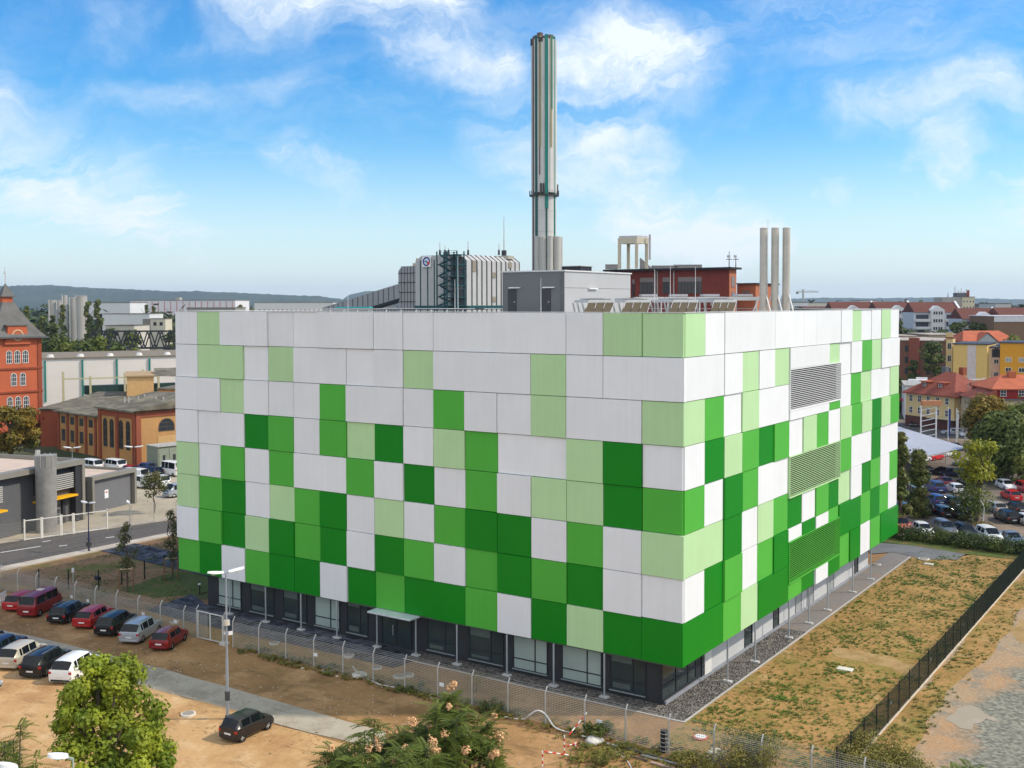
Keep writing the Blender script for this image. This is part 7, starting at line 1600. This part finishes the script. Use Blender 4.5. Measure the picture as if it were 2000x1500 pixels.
D = 1300; a = far(1569, 571, D); cr_ = thing('tower_crane', 'pale tower crane far away on the skyline', 'crane', (a.x, a.y, 0), ANG); M_crn = mat('pale crane', (.45, .45, .40), .7); mk('mast', M_crn, cr_, (-.9, .9, -.9, .9, 0, a.z+2)); mk('jib', M_crn, cr_, (-.9*9, 18, -.5, .5, a.z-1.5, a.z-.4)); MB().bar((0, 0, a.z+2), (16, 0, a.z-.4), .3).bar((0, 0, a.z+2), (-8, 0, a.z-.4), .3).build('tie', M_crn, cr_); mk('counterweight', M_dgrey, cr_, (-8.2, -5.5, -.6, .6, a.z-3.2, a.z-1.503))
for (u0, u1, v, D_, m_, lab) in ((1548, 1580, 593, 560, M_whw, 'pale flat building left of the apartment row on the skyline'), (1581, 1624, 594, 620, mat('cream wall far', (.62, .56, .46), .85), 'cream long building behind the low dark red roof'), (1680, 1713, 590, 700, M_whw, 'thin white building peeping over the apartment roofs'), (1903, 1950, 598, 640, M_dgrey, 'dark factory roof behind the lower apartment house'), (1945, 1975, 597, 560, mat('pale frame', (.5, .48, .45), .8), 'pale frame like building on the skyline at the right'), (1560, 1610, 606, 380, M_dgrey2, 'black roofed hall just above the block edge')):
    b = far_box('skyline_building', lab, 'building', u0, u1, v, D_, 20, m_, M_felt); winrow(b, 6, 1, b['w']-1, b['h']-2.8, 1.0, 1.0, bars=0)
# filler woodland and roofs seen between things
LMf = leafmat('distant woodland', (.045, .065, .022), (.08, .09, .03), .05, .1)
def wood(name, label, regs, seed, s_=2.6, n=500):
    R = random.Random(seed); mb = MB()
    for (u0, v0, D0, u1, v1, D1, k) in regs:
        for i in range(k):
            f = (i+R.random())/k; D = D0+(D1-D0)*f+R.uniform(-15, 15); a = far(u0+(u1-u0)*f, v0+(v1-v0)*f, D); h = max(3, a.z)*R.uniform(.75, 1.0)
            leafcloud(mb, R, Vector((a.x, a.y, h*.55)), h*.55, n, s_, .95)
    return tag(mb.build(name, LMf), label, 'woodland', kind='stuff')
wood('woodland', 'far belt of trees across the plain on the left', [(40, 600, 900, 620, 600, 1100, 60), (10, 612, 640, 200, 620, 600, 16), (250, 612, 660, 420, 606, 760, 18), (20, 606, 1300, 460, 600, 1500, 50)], 91, 5., 260)
wood('woodland', 'far belt of trees across the plain on the right', [(1545, 601, 800, 2040, 606, 760, 44), (1540, 596, 1500, 2050, 598, 1500, 50), (1730, 650, 420, 2030, 650, 430, 18)], 92, 5., 260)
# ---------------------------------------------------------------- hills
M_hill = world_noise_mat('wooded hill', [((.035, .05, .02), 1, 0, 1), ((.06, .075, .03), .006, .45, .6), ((.30, .27, .24), .035, .70, .76)], bump=0)
def hills(name, label, pts, D, depth, seed):
    R = random.Random(seed); mb = MB(); n = len(pts); V = []
    P = []
    for (u0, v0), (u1, v1) in zip(pts, pts[1:]):
        m = max(2, int((u1-u0)/6))
        for k in range(m): f = k/m; P.append((u0+(u1-u0)*f, v0+(v1-v0)*f+R.uniform(-.7, .7)))
    rows = 7
    for r in range(rows):
        f = r/(rows-1); Dr = D-depth*(1-f)*.6
        for (u, v) in P:
            a = far(u, 600, Dr); hh = (CH+(594-v)/F*D)*(sin(f*pi/2)**1.3)*(1+.06*R.uniform(-1, 1)*(f < .99)); V.append((a.x, a.y, hh if r else -5))
    m = len(P); fs = [(r*m+i, r*m+i+1, (r+1)*m+i+1, (r+1)*m+i) for r in range(rows-1) for i in range(m-1)]
    for (u, v) in P: a = far(u, 600, D+depth*.5); V.append((a.x, a.y, -5))
    fs += [((rows-1)*m+i, (rows-1)*m+i+1, rows*m+i+1, rows*m+i) for i in range(m-1)]
    mb.v = V; mb.f = fs; return tag(mb.build(name, M_hill, smooth=True), label, kind='structure')
hills('hills', 'long wooded ridge on the left skyline', [(-300, 553), (-60, 556), (30, 557), (95, 555), (150, 559), (210, 562), (260, 564), (330, 568), (380, 568), (440, 570), (500, 573), (560, 576), (620, 578), (680, 585), (740, 594)], 6200, 2200, 1)
hills('hills', 'low hill behind the conveyor bridge', [(660, 592), (685, 574), (720, 568), (760, 569), (820, 574), (900, 584), (980, 594)], 7500, 1500, 2)
hills('hills', 'faint low ridge on the right skyline', [(1380, 594), (1450, 589), (1540, 585), (1600, 583), (1700, 584), (1800, 583), (1900, 585), (2000, 587), (2200, 586), (2400, 588)], 8200, 1800, 3)
# ---------------------------------------------------------------- air
HAZE = 7.5e-5
hx = MB().box(-10300, 10300, -10300, 10300, -7, 185, Matrix.Translation((CAMX, CAMY, 0)) @ Matrix.Rotation(ANG, 4, "Z"))
hm = bpy.data.materials.new('haze air'); hm.use_nodes = True; t = hm.node_tree; t.nodes.clear(); o = t.nodes.new('ShaderNodeOutputMaterial'); pv = t.nodes.new('ShaderNodeVolumePrincipled')
pv.inputs['Density'].default_value = HAZE; pv.inputs['Color'].default_value = (.66, .82, 1., 1); pv.inputs['Anisotropy'].default_value = .2
t.links.new(pv.outputs[0], o.inputs['Volume']); ho = hx.build('haze', hm); tag(ho, 'thin bluish air', kind='stuff')
